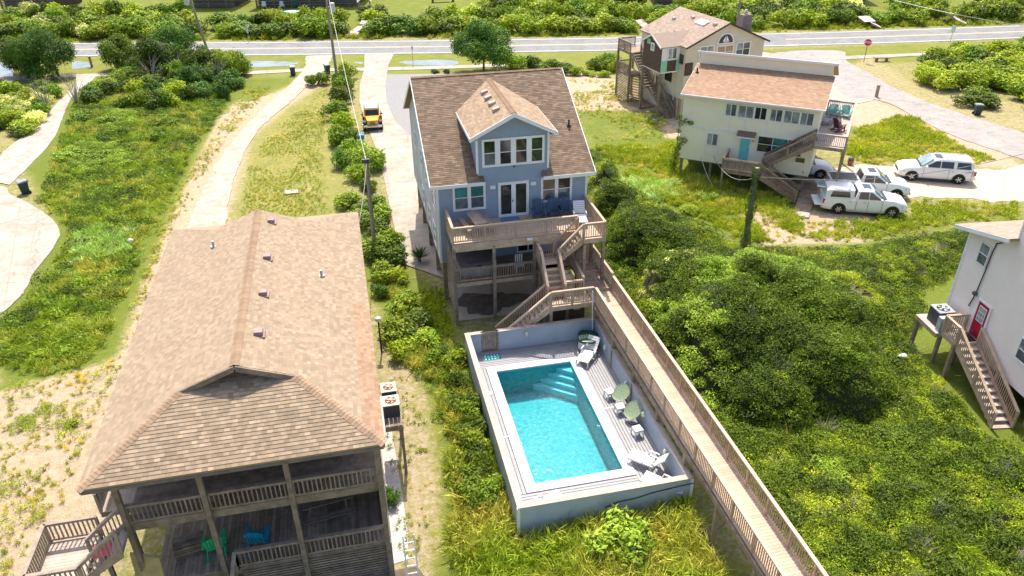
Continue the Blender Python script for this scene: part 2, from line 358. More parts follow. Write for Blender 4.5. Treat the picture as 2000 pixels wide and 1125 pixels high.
def stairs(parent, a, b, width, n, m=None, fm=None, rails=(1, 1), h=.9, riser=True, **rk):
    """flight from top edge centre a to foot b"""
    m = m or wood_new; fm = fm or wood_rail; a = Vector(a); b = Vector(b); d = b-a; hd = Vector((d.x, d.y, 0)).normalized(); s = Vector((-hd.y, hd.x, 0)); L = math.hypot(d.x, d.y); g = L/n; rz = -d.z/n
    q = MB()
    for k in (-1,):
        o = s*(k*(width/2-.025)); u = Vector((0, 0, 1)); q.hexa([a+o-s*.02-u*.36, a+o+s*.02-u*.36, b+o+s*.02-u*.0, b+o-s*.02-u*.0, a+o-s*.02+u*.0, a+o+s*.02+u*.0, b+o+s*.02+u*.26, b+o-s*.02+u*.26])
    fr = obj('staircase', q, fm, parent)
    u = Vector((0, 0, 1)); o = s*(width/2-.025); obj('stringer', MB().hexa([a+o-s*.02-u*.36, a+o+s*.02-u*.36, b+o+s*.02-u*.0, b+o-s*.02-u*.0, a+o-s*.02+u*.0, a+o+s*.02+u*.0, b+o+s*.02+u*.26, b+o-s*.02+u*.26]), fm, fr)
    for i in range(n):
        z = a.z-rz*(i+1)+.0; p0 = a+hd*(g*i); p1 = a+hd*(g*(i+1)+.03); w2 = s*(width/2-.05); p = MB()
        p.hexa([Vector((v.x, v.y, z-.04)) for v in (p0-w2, p0+w2, p1+w2, p1-w2)]+[Vector((v.x, v.y, z)) for v in (p0-w2, p0+w2, p1+w2, p1-w2)])
        obj('step', p, m, fr)
        if riser:
            p = MB(); p2 = p0-hd*.02; p.hexa([Vector((v.x, v.y, z)) for v in (p2-w2, p2+w2, p0+w2, p0-w2)]+[Vector((v.x, v.y, z+rz-.04)) for v in (p2-w2, p2+w2, p0+w2, p0-w2)]); obj('riser', p, fm, fr)
    for k, on in zip((-1, 1), rails):
        if on: o = s*(k*(width/2)); railing(parent, [a+o, b+o], h=h, m=rk.get('rm', fm), capm=rk.get('capm'), posts=rk.get('posts', 2.2), single=rk.get('single', True))
    return fr
def post(parent, x, y, z0, z1, w=.15, m=None, name='post', rnd_=False):
    b = MB(); b.cyl((x, y, z0), (x, y, z1), w/2, w/2*.95, 10) if rnd_ else b.box(x-w/2, x+w/2, y-w/2, y+w/2, z0, z1)
    return obj(name, b, m or wood_grey, parent)
# ================================================================ THE GROUND
def inpoly(P, X, Y):
    c = np.zeros(X.shape, bool); n = len(P)
    for i in range(n):
        x0, y0 = P[i][:2]; x1, y1 = P[(i+1) % n][:2]
        if y0 == y1: continue
        h = ((y0 > Y) != (y1 > Y)) & (X < (x1-x0)*(Y-y0)/(y1-y0)+x0); c ^= h
    return c
def edged(P, X, Y):
    d = np.full(X.shape, 1e9); n = len(P)
    for i in range(n):
        x0, y0 = P[i][:2]; x1, y1 = P[(i+1) % n][:2]; dx, dy = x1-x0, y1-y0
        t = np.clip(((X-x0)*dx+(Y-y0)*dy)/(dx*dx+dy*dy+1e-9), 0, 1); d = np.minimum(d, np.hypot(X-x0-t*dx, Y-y0-t*dy))
    return d
def G(*pts): return [at(x, y)[:2] for x, y in pts]
# zones: outline, how much of it grass covers, how green that grass is
zones = [
 (G((0, 620), (110, 560), (200, 700), (300, 420), (480, 150), (640, 150), (500, 300), (440, 440), (200, 1125), (-200, 1300), (-300, 700)), .40, .35),   # sand left of the tan roof
 (G((640, 160), (560, 210), (490, 270), (450, 430), (720, 480), (650, 300), (640, 160)), .68, .38),   # lawn between the two drives
 (G((480, 150), (600, 136), (560, 170), (480, 200), (455, 180)), .85, .7),
 (G((190, 150), (480, 180), (420, 230), (330, 420), (270, 560), (220, 700), (0, 760), (0, 620), (120, 440), (60, 330), (110, 250), (135, 190)), .95, .85),   # wild field
 (G((660, 440), (780, 500), (880, 640), (900, 690), (1010, 1000), (1450, 1125), (1400, 1400), (780, 1400), (860, 1000), (830, 760), (740, 600)), .9, .75),
 (G((740, 600), (830, 760), (870, 950), (830, 1300), (755, 1300), (745, 700)), .50, .45),
 (G((1090, 130), (1330, 190), (1330, 300), (1150, 290)), .28, .3),
 (G((1120, 215), (1290, 215), (1300, 280), (1140, 285)), .72, .7),
 (G((1150, 285), (1330, 270), (1560, 400), (1560, 470), (1480, 480), (2100, 460), (2300, 1200), (1650, 1300), (1180, 560)), .96, .85),
 (G((1480, 400), (1700, 425), (1690, 475), (1490, 480), (1450, 430)), .35, .3),
 (G((1640, 250), (1760, 222), (1870, 270), (1960, 310), (1820, 330), (1760, 320), (1660, 300)), .80, .6),
 (G((1640, 205), (1700, 192), (1800, 232), (1960, 300), (2000, 330), (1880, 320), (1650, 240)), .35, .3),
 (G((1700, 420), (2000, 400), (2000, 470), (1700, 470)), .7, .6),
 (G((0, 110), (1500, 98), (2100, 72), (2100, 110), (1650, 125), (900, 145), (0, 165)), .75, .55),
 (G((-200, 90), (2200, 45), (2200, 20), (-200, 60)), .85, .6),
 (G((-200, 70), (2200, 30), (2200, -60), (-200, -40)), .9, .65),
 (G((1660, 130), (1760, 190), (1900, 240), (2050, 260), (2050, 215), (1780, 160), (1700, 105)), .55, .4),
]
def axis(lo, hi, st, far): 
    a = list(np.arange(lo, hi+st/2, st)); s = st; x = lo
    pre = []; 
    while x > -far: s *= 1.35; x -= s; pre.append(x)
    s = st; x = hi; suf = []
    while x < far: s *= 1.35; x += s; suf.append(x)
    return np.array(pre[::-1]+a+suf)
gx = axis(-56, 100, .6, 1200); gy = axis(8, 128, .6, 1200)
XX, YY = np.meshgrid(gx, gy)
grass = np.full(XX.shape, .6); green = np.full(XX.shape, .5)
for P, g_, k_ in zones:
    ins = inpoly(P, XX, YY); d = edged(P, XX, YY); wgt = np.clip(np.where(ins, .5+d/1.2, .5-d/1.2), 0, 1)
    grass = grass*(1-wgt)+g_*wgt; green = green*(1-wgt)+k_*wgt
nx, ny = len(gx), len(gy)
ZZ = .006*np.sin(XX*.7+YY*.3)*np.sin(YY*.55)
vs = np.stack([XX, YY, ZZ], -1).reshape(-1, 3)
ii = np.arange(ny-1)[:, None]*nx+np.arange(nx-1)[None]
fs = np.stack([ii, ii+1, ii+nx+1, ii+nx], -1).reshape(-1, 4)
fc = vs[fs].mean(1)[:, :2]; fs = fs[~((fc[:, 0] > 5.2) & (fc[:, 0] < 11.5) & (fc[:, 1] > 21.4) & (fc[:, 1] < 32.8))]   # the pool is dug here
gm = bpy.data.meshes.new('ground'); gm.from_pydata(vs.tolist(), [], fs.tolist())
ca = gm.color_attributes.new('zone', 'FLOAT_COLOR', 'POINT'); ca.data.foreach_set('color', np.stack([grass, green, grass*0, grass*0+1], -1).astype(np.float32).ravel())
def ground_material():
    m = bpy.data.materials.new('sandy_ground'); m.use_nodes = True; n = m.node_tree.nodes; l = m.node_tree.links; p = n['Principled BSDF']
    p.inputs['Roughness'].default_value = .95; p.inputs['Specular IOR Level'].default_value = .1
    geo = n.new('ShaderNodeNewGeometry'); at_ = n.new('ShaderNodeAttribute'); at_.attribute_name = 'zone'; sp = n.new('ShaderNodeSeparateColor'); l.new(at_.outputs['Color'], sp.inputs[0])
    def noise(s, d=6, rgh=.7):
        z = n.new('ShaderNodeTexNoise'); z.inputs['Scale'].default_value = s; z.inputs['Detail'].default_value = d; z.inputs['Roughness'].default_value = rgh; l.new(geo.outputs['Position'], z.inputs['Vector']); return z.outputs[0]
    def mix(f, a, b):
        x = n.new('ShaderNodeMix'); x.data_type = 'RGBA'
        for i, v in ((6, a), (7, b)):
            if isinstance(v, tuple): x.inputs[i].default_value = (*v, 1)
            else: l.new(v, x.inputs[i])
        l.new(f, x.inputs[0]); return x.outputs[2]
    def rng(v, a, b):
        x = n.new('ShaderNodeMapRange'); x.inputs[1].default_value = a; x.inputs[2].default_value = b; l.new(v, x.inputs[0]); return x.outputs[0]
    def add(a, b, k=1.0):
        x = n.new('ShaderNodeMath'); x.operation = 'MULTIPLY_ADD'; l.new(a, x.inputs[0]); x.inputs[1].default_value = k
        if isinstance(b, float): x.inputs[2].default_value = b
        else: l.new(b, x.inputs[2])
        return x.outputs[0]
    sand = mix(rng(noise(2.2), .35, .65), (.49, .38, .27), (.37, .27, .175)); sand = mix(rng(noise(14, 4), .5, .72), sand, (.57, .47, .36))
    dry = mix(rng(noise(5), .35, .65), (.35, .29, .105), (.25, .25, .055)); gr = mix(rng(noise(4), .35, .65), (.115, .155, .02), (.17, .20, .035))
    g2 = mix(rng(add(sp.outputs[1], noise(.5, 4), 1.3), .75, 1.45), dry, gr)
    gf = add(sp.outputs[0], add(noise(2.6, 8, .8), add(noise(.8, 4), .6, .0), 1.9), 1.6)
    fac = rng(gf, 2.2, 2.62)
    l.new(mix(fac, sand, g2), p.inputs['Base Color'])
    b = n.new('ShaderNodeBump'); b.inputs['Distance'].default_value = .08; b.inputs['Strength'].default_value = 1; l.new(noise(7, 8, .75), b.inputs['Height']); l.new(b.outputs[0], p.inputs['Normal'])
    return m
gm.materials.append(ground_material()); gm.shade_smooth(); link('ground', gm, kind='structure')
def chaikin(P, it=2, closed=False):
    P = [Vector(p[:2]) for p in P]
    for _ in range(it):
        Q = [] if closed else [P[0]]
        for a, c in zip(P, P[1:]+([P[0]] if closed else [])): Q += [a.lerp(c, .25), a.lerp(c, .75)]
        P = Q if closed else Q+[P[-1]]
    return P
jr_ = random.Random(21)
def ragged(P, amt=.10, step=.8, closed=False):
    Q = []
    for a, c in zip(P, P[1:]+([P[0]] if closed else [])):
        n = max(1, int((c-a).length/step))
        for i in range(n): v = a.lerp(c, i/n); Q.append((v.x+jr_.uniform(-amt, amt), v.y+jr_.uniform(-amt, amt)))
    if not closed: Q.append(tuple(P[-1]))
    return Q
def sheet(name, pts, z, m, kerb=0.0, soft=None):
    if soft: pts = ragged(chaikin(pts, 2, True), soft, .7, True)
    P = [(p[0], p[1]) for p in pts]; b = MB()
    if kerb: b.prism([(x, y, z-kerb) for x, y in P], (0, 0, kerb))
    else: b.poly([(x, y, z) for x, y in P])
    me = b.mesh(name, m)
    return link(name, me, kind='structure')
def strip(name, L, Rr, z, m, th=.08, soft=None):
    """paved band between two edges, a thin real slab"""
    if soft:
        L = chaikin(L, 3); Rr = chaikin(Rr, 3); k_ = min(len(L), len(Rr)); L = [L[round(i*(len(L)-1)/(k_-1))] for i in range(k_)]; Rr = [Rr[round(i*(len(Rr)-1)/(k_-1))] for i in range(k_)]
        L = [(v.x+jr_.uniform(-soft, soft), v.y+jr_.uniform(-soft, soft)) for v in L]; Rr = [(v.x+jr_.uniform(-soft, soft), v.y+jr_.uniform(-soft, soft)) for v in Rr]
    b = MB(); n = len(L)
    for i in range(n-1):
        a0, a1, c0, c1 = L[i], L[i+1], Rr[i], Rr[i+1]
        b.quad((*a0[:2], z), (*c0[:2], z), (*c1[:2], z), (*a1[:2], z)); b.quad((*a0[:2], z-th), (*a0[:2], z), (*a1[:2], z), (*a1[:2], z-th)); b.quad((*c0[:2], z), (*c0[:2], z-th), (*c1[:2], z-th), (*c1[:2], z))
    return link(name, b.mesh(name, m), kind='structure')
RX = [-300, -120, -45, -11, 16, 36.5, 72, 95, 160, 320]; RY = [182, 136.5, 118, 109.9, 104.2, 100.4, 95.4, 93.1, 88, 80]
def road_c(x): return float(np.interp(x, RX, RY))
RS = list(range(-300, 321, 8))
def off(x, d):
    e = 1.0; t = Vector((2*e, road_c(x+e)-road_c(x-e))).normalized(); return Vector((x-t.y*d, road_c(x)+t.x*d))
strip('road', [off(x, 3.9) for x in RS], [off(x, -3.9) for x in RS], .03, asphalt)
for d in (3.45, -3.45): strip('road_edge_line', [off(x, d+.07) for x in RS if not (d < 0 and 42 < x < 64)], [off(x, d-.07) for x in RS if not (d < 0 and 42 < x < 64)], .036, paint_w, .004)
for d in (.14, -.14):
    for lo_, hi_ in ((-300, 44), (56, 320)):
        S = [x for x in RS if lo_ <= x <= hi_]; strip('road_centre_line', [off(x, d+.06) for x in S], [off(x, d-.06) for x in S], .036, paint_y, .004)
for k in range(7): x = 44+k*3.0; strip('road_dash', [off(x, -3.2), off(x+1.2, -3.2)], [off(x, -3.36), off(x+1.2, -3.36)], .036, paint_w, .004)
L = G((0, 150), (135, 146), (190, 144), (500, 139), (600, 134), (700, 133), (800, 131), (900, 128), (1050, 122)); Rr = G((0, 158), (135, 152), (190, 150), (500, 145), (600, 140), (700, 139), (800, 137), (900, 134), (1050, 128))
strip('walkway', L, Rr, .05, concrete)
strip('walkway', G((1600, 112), (1700, 108), (1780, 105), (1880, 101), (2100, 94)), G((1600, 120), (1700, 114), (1780, 110), (1880, 106), (2100, 99)), .05, concrete)
# driveways in poured slabs
strip('left_driveway', G((597, 110), (597, 135), (570, 163), (505, 220), (445, 287), (398, 365), (362, 450), (330, 560)), G((650, 108), (640, 132), (606, 164), (560, 206), (503, 252), (470, 312), (446, 385), (440, 450)), .062, mat('sandy_concrete', (.52, .445, .36), .95, scale=.9, col2=(.37, .30, .23), bump=.004, bscale=20, crack=.15), soft=.10)
DL = G((712, 107), (712, 135), (703, 165), (702, 197), (711, 232), (733, 288), (750, 350), (765, 420), (778, 480), (783, 515)); DR = G((770, 105), (758, 130), (753, 170), (755, 200), (772, 238), (812, 276)); DR = DR+[(5.4, 53.0), (5.2, 48.0), (5.2, 44.0), (5.2, 41.6)]
strip('main_driveway', DL, DR, .066, concrete)
jb = MB()
for i in range(0, 26):      # saw-cut joints of the drive
    y = 42.5+i*2.4
    xl = float(np.interp(y, [p[1] for p in DL[::-1]], [p[0] for p in DL[::-1]])); xr = float(np.interp(y, [p[1] for p in DR[::-1]], [p[0] for p in DR[::-1]])); jb.quad((xl, y, .0705), (xr, y, .0705), (xr, y+.035, .0705), (xl, y+.035, .0705))
for i in range(7):      # joints of the parking pad, the pink lane and the left drive
    a = at(-60+i*26, 395, .066); c = at(-140+i*30, 560, .066)
    if i < 6: pass
for (u0, v0), (u1, v1) in ((((-20, 395), (95, 415))), ((-20, 440), (120, 437)), ((-20, 495), (98, 493)), ((-20, 550), (52, 553)), ((40, 397), (8, 600)), ((75, 410), (45, 575)), ((0, 375), (-30, 600))):
    a = at(u0, v0, .0665); c = at(u1, v1, .0665); d = (c-a).normalized(); s = Vector((-d.y, d.x, 0))*.02; jb.quad(a-s, c-s, c+s, a+s)
link('driveway_joints', jb.mesh('driveway_joints', mat('joint_dirt', (.33, .27, .20), .95)), kind='structure')
sheet('gravel_parking', G((756, 146), (905, 143), (905, 200))+[(12, 58), (5.5, 58)]+G((812, 276), (790, 262), (772, 238), (755, 200), (753, 168)), .03, gravel, .06)
sheet('house_slab', [(4.9, 36.9), (12.6, 36.9), (12.6, 55), (5.25, 55), (5.25, 41.55), (4.9, 41.5)], .064, concrete2, .08)
wb = []
for k in range(30):
    a = 2*math.pi*k/30; r = (1.75+.35*math.sin(3*a+1)+.18*math.sin(7*a)+.1*math.sin(13*a))*(1 if math.sin(a) > -.3 else .85); wb.append((7.0+1.35*r*math.cos(a)*.9, 38.4+r*math.sin(a)*.75))
sheet('wet_patch', wb, .069, wet)
LL = G((150, 146), (148, 170), (125, 190), (98, 217), (60, 255), (0, 303), (-60, 345)); LR = G((190, 145), (188, 152), (165, 170), (137, 192), (122, 232), (105, 277), (20, 362))
strip('left_lane', LL, LR, .058, mat('pinkish_concrete', (.50, .43, .37), .95, scale=.9, col2=(.35, .295, .245), bump=.004, bscale=20, crack=.15), soft=.04)
sheet('parking_pad', G((-90, 345), (20, 366), (12, 378), (60, 398), (126, 444), (102, 492), (64, 535), (50, 572), (17, 603), (-60, 660)), .064, concrete, .1, soft=.05)
sheet('side_lane', G((1490, 102), (1655, 96), (1648, 118), (1692, 141), (1780, 190), (1900, 231), (2100, 290), (2300, 340), (2300, 420), (2000, 312), (1870, 271), (1790, 232), (1730, 195), (1640, 190), (1635, 160), (1500, 130)), .045, lane_m, .08, soft=.12)
sheet('shared_drive', G((1478, 98), (1636, 130), (1730, 192), (1655, 206), (1590, 225), (1400, 190), (1420, 100)), .038, concrete, .07, soft=.08)
sand_dr = mat('packed_sand', (.60, .50, .38), .95, scale=1.2, col2=(.49, .39, .285), bump=.02, bscale=9)
sheet('sand_drive', G((1560, 345), (1640, 322), (1760, 325), (1900, 330), (1975, 332), (2000, 322), (2150, 330), (2150, 400), (2000, 396), (1900, 388), (1780, 385), (1700, 400), (1580, 405)), .022, sand_dr, .03, soft=.35)
water_m = mat('pond_water', (.16, .19, .20), .06, .2, .4, spec=.6)
for P in (((-30, 119), (20, 120), (30, 150), (22, 166), (-30, 168)), ((138, 118), (178, 122), (185, 128), (160, 134), (140, 136)), ((470, 121), (540, 119), (575, 122), (588, 124), (560, 129), (490, 132), (462, 130)), ((775, 120), (820, 117), (895, 117), (895, 128), (830, 128), (785, 125))):
    sheet('pond', G(*P), .012, water_m, soft=.2)
sheet('dark_puddle_mud', G((690, 122), (705, 121), (712, 123), (703, 125)), .01, water_m)
# ================================================================ THE BLUE HOUSE
H_ = thing('beach_house', 'blue clapboard house on tall piles with brown roof, gabled dormer and two timber decks', 'house', (0, 0, 0))
EX = (1, 0, 0); EY = (0, 1, 0); FN = (0, -1, 0)
XL, XR, YF, YB = 4.35, 13.1, 39.4, 53.6
SL = .54; EV = 7.6; RY_ = 46.5; RZ = EV+SL*(RY_-39.0)
lap_wall(H_, 'wall', [(XL, 2.6), (XR, 2.6), (XR, 7.62), (10.75, 7.62), (10.75, 10.12), (8.72, 11.16), (6.7, 10.12), (6.7, 7.62), (XL, 7.62)], (0, YF, 0), EX, FN, blue_side)
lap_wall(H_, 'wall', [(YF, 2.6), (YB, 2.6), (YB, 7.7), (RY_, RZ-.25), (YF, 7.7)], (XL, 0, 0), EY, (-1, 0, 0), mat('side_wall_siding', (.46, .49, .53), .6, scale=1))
lap_wall(H_, 'wall', [(YF, 2.6), (YB, 2.6), (YB, 7.7), (RY_, RZ-.25), (YF, 7.7)], (XR, 0, 0), EY, (1, 0, 0), blue_side)
lap_wall(H_, 'wall', [(XL, 2.6), (XR, 2.6), (XR, 7.7), (XL, 7.7)], (0, YB, 0), EX, EY, blue_side)
obj('floor_underside', MB().box(XL+.05, XR-.05, YF+.05, YB-.05, 2.56, 2.62), wood_grey, H_)
obj('corner_trim', MB().box(XL-.03, XL+.1, YF-.03, YF+.1, 2.6, 7.55), white, H_)
obj('corner_trim', MB().box(XR-.1, XR+.03, YF-.03, YF+.1, 2.6, 7.55), white, H_)
for x in (6.7, 10.75): obj('corner_trim', MB().box(x-.06, x+.06, YF-.035, YF+.06, 7.95, 10.1), white, H_)
# piles
for x in (4.6, 7.4, 10.2, 12.85):
    for y in (39.7, 43.3, 46.9, 50.5, 53.3): post(H_, x, y, 0, 2.57, .24, wood_mid, 'pile')
# main roof
A0 = Vector((3.97, 39.0, EV)); tv = Vector((0, 1, SL)).normalized(); LS = (RY_-39.0)*math.sqrt(1+SL*SL); WR = 13.46-3.97
dx0, dx1, dxm, dz0, dzr = 6.28, 11.14, 8.72, 10.17, 11.42
hyp = math.sqrt(1+SL*SL)
def vy(z): return (z-EV)/SL*hyp
# slope outline in (along, up) with a notch for the dormer face
e0, e1 = 7.03-3.97, 10.40-3.97
ra = slab(H_, 'roof', [(3.97, 39.0, EV), (7.03, 39.0, EV), (7.03, 46.5, RZ), (3.97, 46.5, RZ)], .14, shin_m)
slab(H_, 'roof', [(10.4, 39.0, EV), (13.46, 39.0, EV), (13.46, 46.5, RZ), (10.4, 46.5, RZ)], .14, shin_m)
slab(H_, 'roof', [(7.03, 39.6, EV+.324), (10.4, 39.6, EV+.324), (10.4, 46.5, RZ), (7.03, 46.5, RZ)], .14, shin_m)
slab(H_, 'roof', [(3.97, 46.5, RZ), (13.46, 46.5, RZ), (13.46, 54.0, EV), (3.97, 54.0, EV)], .14, shin_m)
outl = [(0, 0), (e0, 0), (e0, .6*hyp), (e1, .6*hyp), (e1, 0), (WR, 0), (WR, LS), (0, LS)]
shingles(ra, A0, EX, tv, outl, shin_m, sw=.30, exp=.14, lo=.72, hi=1.25, singles=120, seed=5)
shingles(ra, (13.46, 54.0, EV), (-1, 0, 0), Vector((0, -1, SL)), [(0, 0), (WR, 0), (WR, LS), (0, LS)], shin_m, sw=.3, exp=.28, lo=.72, hi=1.25, seed=6)
ridge_caps(ra, (3.97, 46.5, RZ), (13.46, 46.5, RZ), shin_m)
for a, c in ((3.97, 7.05), (10.38, 13.46)): obj('fascia', MB().box(a, c, 38.955, 38.995, EV-.2, EV+.0), white, H_)
for x, c in ((3.93, 3.97), (13.46, 13.5)):
    obj('rake_board', MB().prism([(x, 38.96, EV-.2), (x, 38.96, EV-.0), (x, 46.5, RZ+.0), (x, 54.0, EV), (x, 54.0, EV-.2), (x, 46.5, RZ-.2)], (c-x, 0, 0)), white, H_)
# soffit under the eave
for a, c in ((3.97, 7.05), (10.38, 13.46)): obj('soffit', MB().box(a, c, 39.0, 39.39, EV-.2, EV-.17), white, H_)
# dormer roof: two slopes running back into the main roof
dsl = (dzr-dz0)/(dxm-dx0)
def ymain(z): return 39.0+(z-EV)/SL
slab(H_, 'dormer_roof', [(dx0, 38.95, dz0), (dxm, 38.95, dzr), (dxm, ymain(dzr)+.05, dzr), (dx0, ymain(dz0)+.05, dz0)], .12, shin_d)
dr = slab(H_, 'dormer_roof', [(dx1, 38.95, dz0), (dx1, ymain(dz0)+.05, dz0), (dxm, ymain(dzr)+.05, dzr), (dxm, 38.95, dzr)], .12, shin_d)
dl = math.hypot(dxm-dx0, dzr-dz0)
shingles(dr, (dx0, 38.95, dz0+.0), (0, -1, 0), (dxm-dx0, 0, dzr-dz0), [(0, 0), (0, dl), (-(ymain(dzr)-38.95), dl), (-(ymain(dz0)-38.95), 0)], shin_d, sw=.3, exp=.14, lo=.82, hi=1.2, seed=8)
shingles(dr, (dx1, 38.95, dz0), (0, 1, 0), (-(dx1-dxm), 0, dzr-dz0), [(0, 0), (0, dl), (ymain(dzr)-38.95, dl), (ymain(dz0)-38.95, 0)], shin_d, sw=.3, exp=.14, lo=.82, hi=1.2, seed=9)
ridge_caps(dr, (dxm, 38.95, dzr), (dxm, ymain(dzr)-.1, dzr), shin_d)
obj('dormer_rake', MB().prism([(dx0-.04, 38.9, dz0-.22), (dx0-.04, 38.9, dz0-.0), (dxm, 38.9, dzr+.0), (dxm, 38.9, dzr-.24)], (0, .05, 0)), white, H_)
obj('dormer_rake', MB().prism([(dx1+.04, 38.9, dz0-.22), (dxm, 38.9, dzr-.24), (dxm, 38.9, dzr+.0), (dx1+.04, 38.9, dz0-.0)], (0, .05, 0)), white, H_)
obj('dormer_fascia', MB().box(dx0-.035, dx0-.0, 38.95, ymain(dz0), dz0-.2, dz0), white, H_); obj('dormer_fascia', MB().box(dx1, dx1+.035, 38.95, ymain(dz0), dz0-.2, dz0), white, H_)
obj('dormer_soffit', MB().box(dx0, 6.69, 38.96, ymain(dz0), dz0-.16, dz0-.14).box(10.76, dx1, 38.96, ymain(dz0), dz0-.16, dz0-.14), white, H_)
for x, nx_ in ((6.7, -1), (10.75, 1)): lap_wall(H_, 'dormer_cheek', [(39.39, 7.75), (ymain(10.15)+.1, 10.15), (39.39, 10.15)], (x, 0, 0), EY, (nx_, 0, 0), blue_side)
for k in range(4):
    y = 40.6+k*1.15; x = 8.06; z = dz0+dsl*(x-dx0)
    obj('roof_vent', MB().hexa([(x-.22, y-.17, z-.08), (x+.2, y-.17, z+.1), (x+.2, y+.17, z+.1), (x-.22, y+.17, z-.08), (x-.2, y-.15, z+.1), (x+.16, y-.15, z+.22), (x+.16, y+.15, z+.22), (x-.2, y+.15, z+.1)]), mat('tan_vent', (.50, .36, .28), .6), H_)
obj('vent_pipe', MB().cyl((12.75, 42.2, EV+SL*3.2-.05), (12.75, 42.2, EV+SL*3.2+.38), .055).cyl((12.75, 42.2, EV+SL*3.2), (12.75, 42.2, EV+SL*3.2+.06), .14), black_m, H_)
# windows and doors of the front
o_ = (0, YF-.012, 0)
window(H_, o_, EX, FN, 6.97, 10.52, 8.3, 9.92, cols=4, rows=2, fw=.13, mull=.30, lites=[glass_g, glass_b, glass_g, glass_g, glass_b, glass, glass, glass_g])
window(H_, o_, EX, FN, 5.23, 7.12, 5.82, 7.39, cols=2, rows=2, fw=.13, mull=.2, lites=[glass_t, glass_t, glass_b, glass_b])
window(H_, o_, EX, FN, 10.34, 12.2, 5.84, 7.4, cols=2, rows=2, fw=.13, mull=.2, lites=[mat('tan_interior', (.16, .12, .08), .1, spec=.6), glass, glass_b, glass_b])
dfr = window(H_, o_, EX, FN, 7.84, 9.63, 5.19, 7.31, cols=2, rows=1, fw=.15, mull=.26, name='french_door', lites=[glass, glass_g])
obj('door_handle', MB().box(8.66, 8.7, YF-.13, YF-.06, 6.1, 6.22), dark_m, dfr)
for x in (7.53, 9.88): obj('wall_lamp', MB().box(x-.15, x+.15, YF-.12, YF-.01, 7.0, 7.19).box(x-.11, x+.11, YF-.16, YF-.12, 7.03, 7.16), white, H_)
window(H_, o_, EX, FN, 6.7, 8.35, 3.4, 4.6, cols=2, rows=1, lites=[glass_b])
window(H_, o_, EX, FN, 8.9, 10.3, 2.75, 4.7, cols=2, rows=1, name='patio_door', lites=[glass])
lo_ = (XL-.012, 0, 0)
for y0, y1, z0, z1 in ((40.0, 41.3, 5.6, 7.1), (40.6, 41.8, 2.9, 4.4), (43.6, 44.4, 5.9, 7.1), (46.0, 47.0, 5.9, 7.1), (46.2, 47.2, 3.1, 4.4), (49.6, 50.4, 5.9, 7.1), (43.2, 44.2, 3.1, 4.4)):
    window(H_, lo_, EY, (-1, 0, 0), y0, y1, z0, z1, cols=1, rows=2, lites=[glass_b])
obj('dormer_plug', MB().cyl((8.77, YF-.1, 8.22), (8.77, YF-.0, 8.22), .05), black_m, H_)
# upper deck
ZU, ZL, YD = 5.17, 2.67, 36.62
ud = deck(H_, 4.74, 13.02, YD, 39.36, ZU, 'x', .14)
ud2 = deck(H_, 11.78, 13.02, 35.5, YD-.005, ZU, 'x', .14)
obj('deck_beam', MB().box(4.74, 11.7, YD-.06, YD-.01, ZU-.5, ZU-.05), wood_rail, H_)
obj('deck_beam', MB().box(4.8, 12.9, YD+.1, YD+.2, ZU-.52, ZU-.27), wood_mid, H_)
obj('deck_joists', (lambda b: [b.box(4.9+i*.4, 4.94+i*.4, YD+.06, 39.3, ZU-.255, ZU-.04) for i in range(20)] and b)(MB()), wood_mid, H_)
railing(H_, [(4.78, 39.3, ZU), (4.78, YD+.04, ZU), (11.74, YD+.04, ZU)], capm=wood_new, posts=1.75)
railing(H_, [(11.82, 35.56, ZU), (12.98, 35.56, ZU), (12.98, 39.3, ZU)], capm=wood_new, posts=1.9)
for x in (4.78, 7.0, 9.3): post(H_, x, YD+.02, 0, ZU-.3, .17, wood_grey, 'deck_post')
for x, y in ((11.75, 36.5), (11.85, 35.55), (12.95, 35.6), (12.95, 37.6)): post(H_, x, y, 0.0, ZU-.3, .15, wood_mid, 'deck_post')
# lower deck with rail
deck(H_, 4.74, 9.35, YD+.05, 39.3, ZL, 'x', .14, m=wood_mid)
deck(H_, 9.36, 12.95, 37.2, 39.3, ZL, 'x', .14, m=wood_mid)
obj('deck_joists', (lambda b: [b.box(4.9+i*.4, 4.94+i*.4, YD+.1, 39.25, ZL-.25, ZL-.04) for i in range(11)] and b)(MB()), wood_mid, H_)
railing(H_, [(4.82, YD+.1, ZL), (9.3, YD+.1, ZL)], h=.85, m=wood_mid, posts=2.2)
for k in range(9): obj('screen_slat', MB().beam((4.7, 39.3-.02, 1.0+k*.42), (4.7, YD+.1, .8+k*.42), .025, .16), wood_mid, H_)
# mid landing and the three flights
ZM, ZB = 3.82, 2.42
deck(H_, 9.42, 10.42, 35.62, 36.56, ZM, 'x', .14)
railing(H_, [(9.42, 35.62, ZM), (9.42, 36.55, ZM), (10.36, 36.55, ZM)], capm=wood_new)
for x in (9.45, 10.4): post(H_, x, 35.66, 0, ZM-.05, .12, wood_mid, 'deck_post')
stairs(H_, (11.76, 36.06, ZU), (10.42, 36.06, ZM), .95, 7, rails=(1, 1), capm=wood_new)
stairs(H_, (9.92, 35.62, ZM), (9.92, 34.1, ZB), .98, 6, rails=(1, 1), capm=wood_new)
deck(H_, 9.4, 11.78, 33.42, 34.4, ZB, 'y', .14)
railing(H_, [(9.45, 33.46, ZB), (11.78, 33.46, ZB)], capm=wood_new, posts=1.2)
railing(H_, [(10.45, 34.36, ZB), (11.5, 34.36, ZB)], capm=wood_new, posts=1.2)
railing(H_, [(11.5, 34.4, ZB+.15), (11.6, 37.1, ZB+.2)], capm=wood_rail, posts=1.4)
railing(H_, [(9.7, 37.2, ZL), (11.5, 37.2, ZL)], capm=wood_rail, posts=1.4)
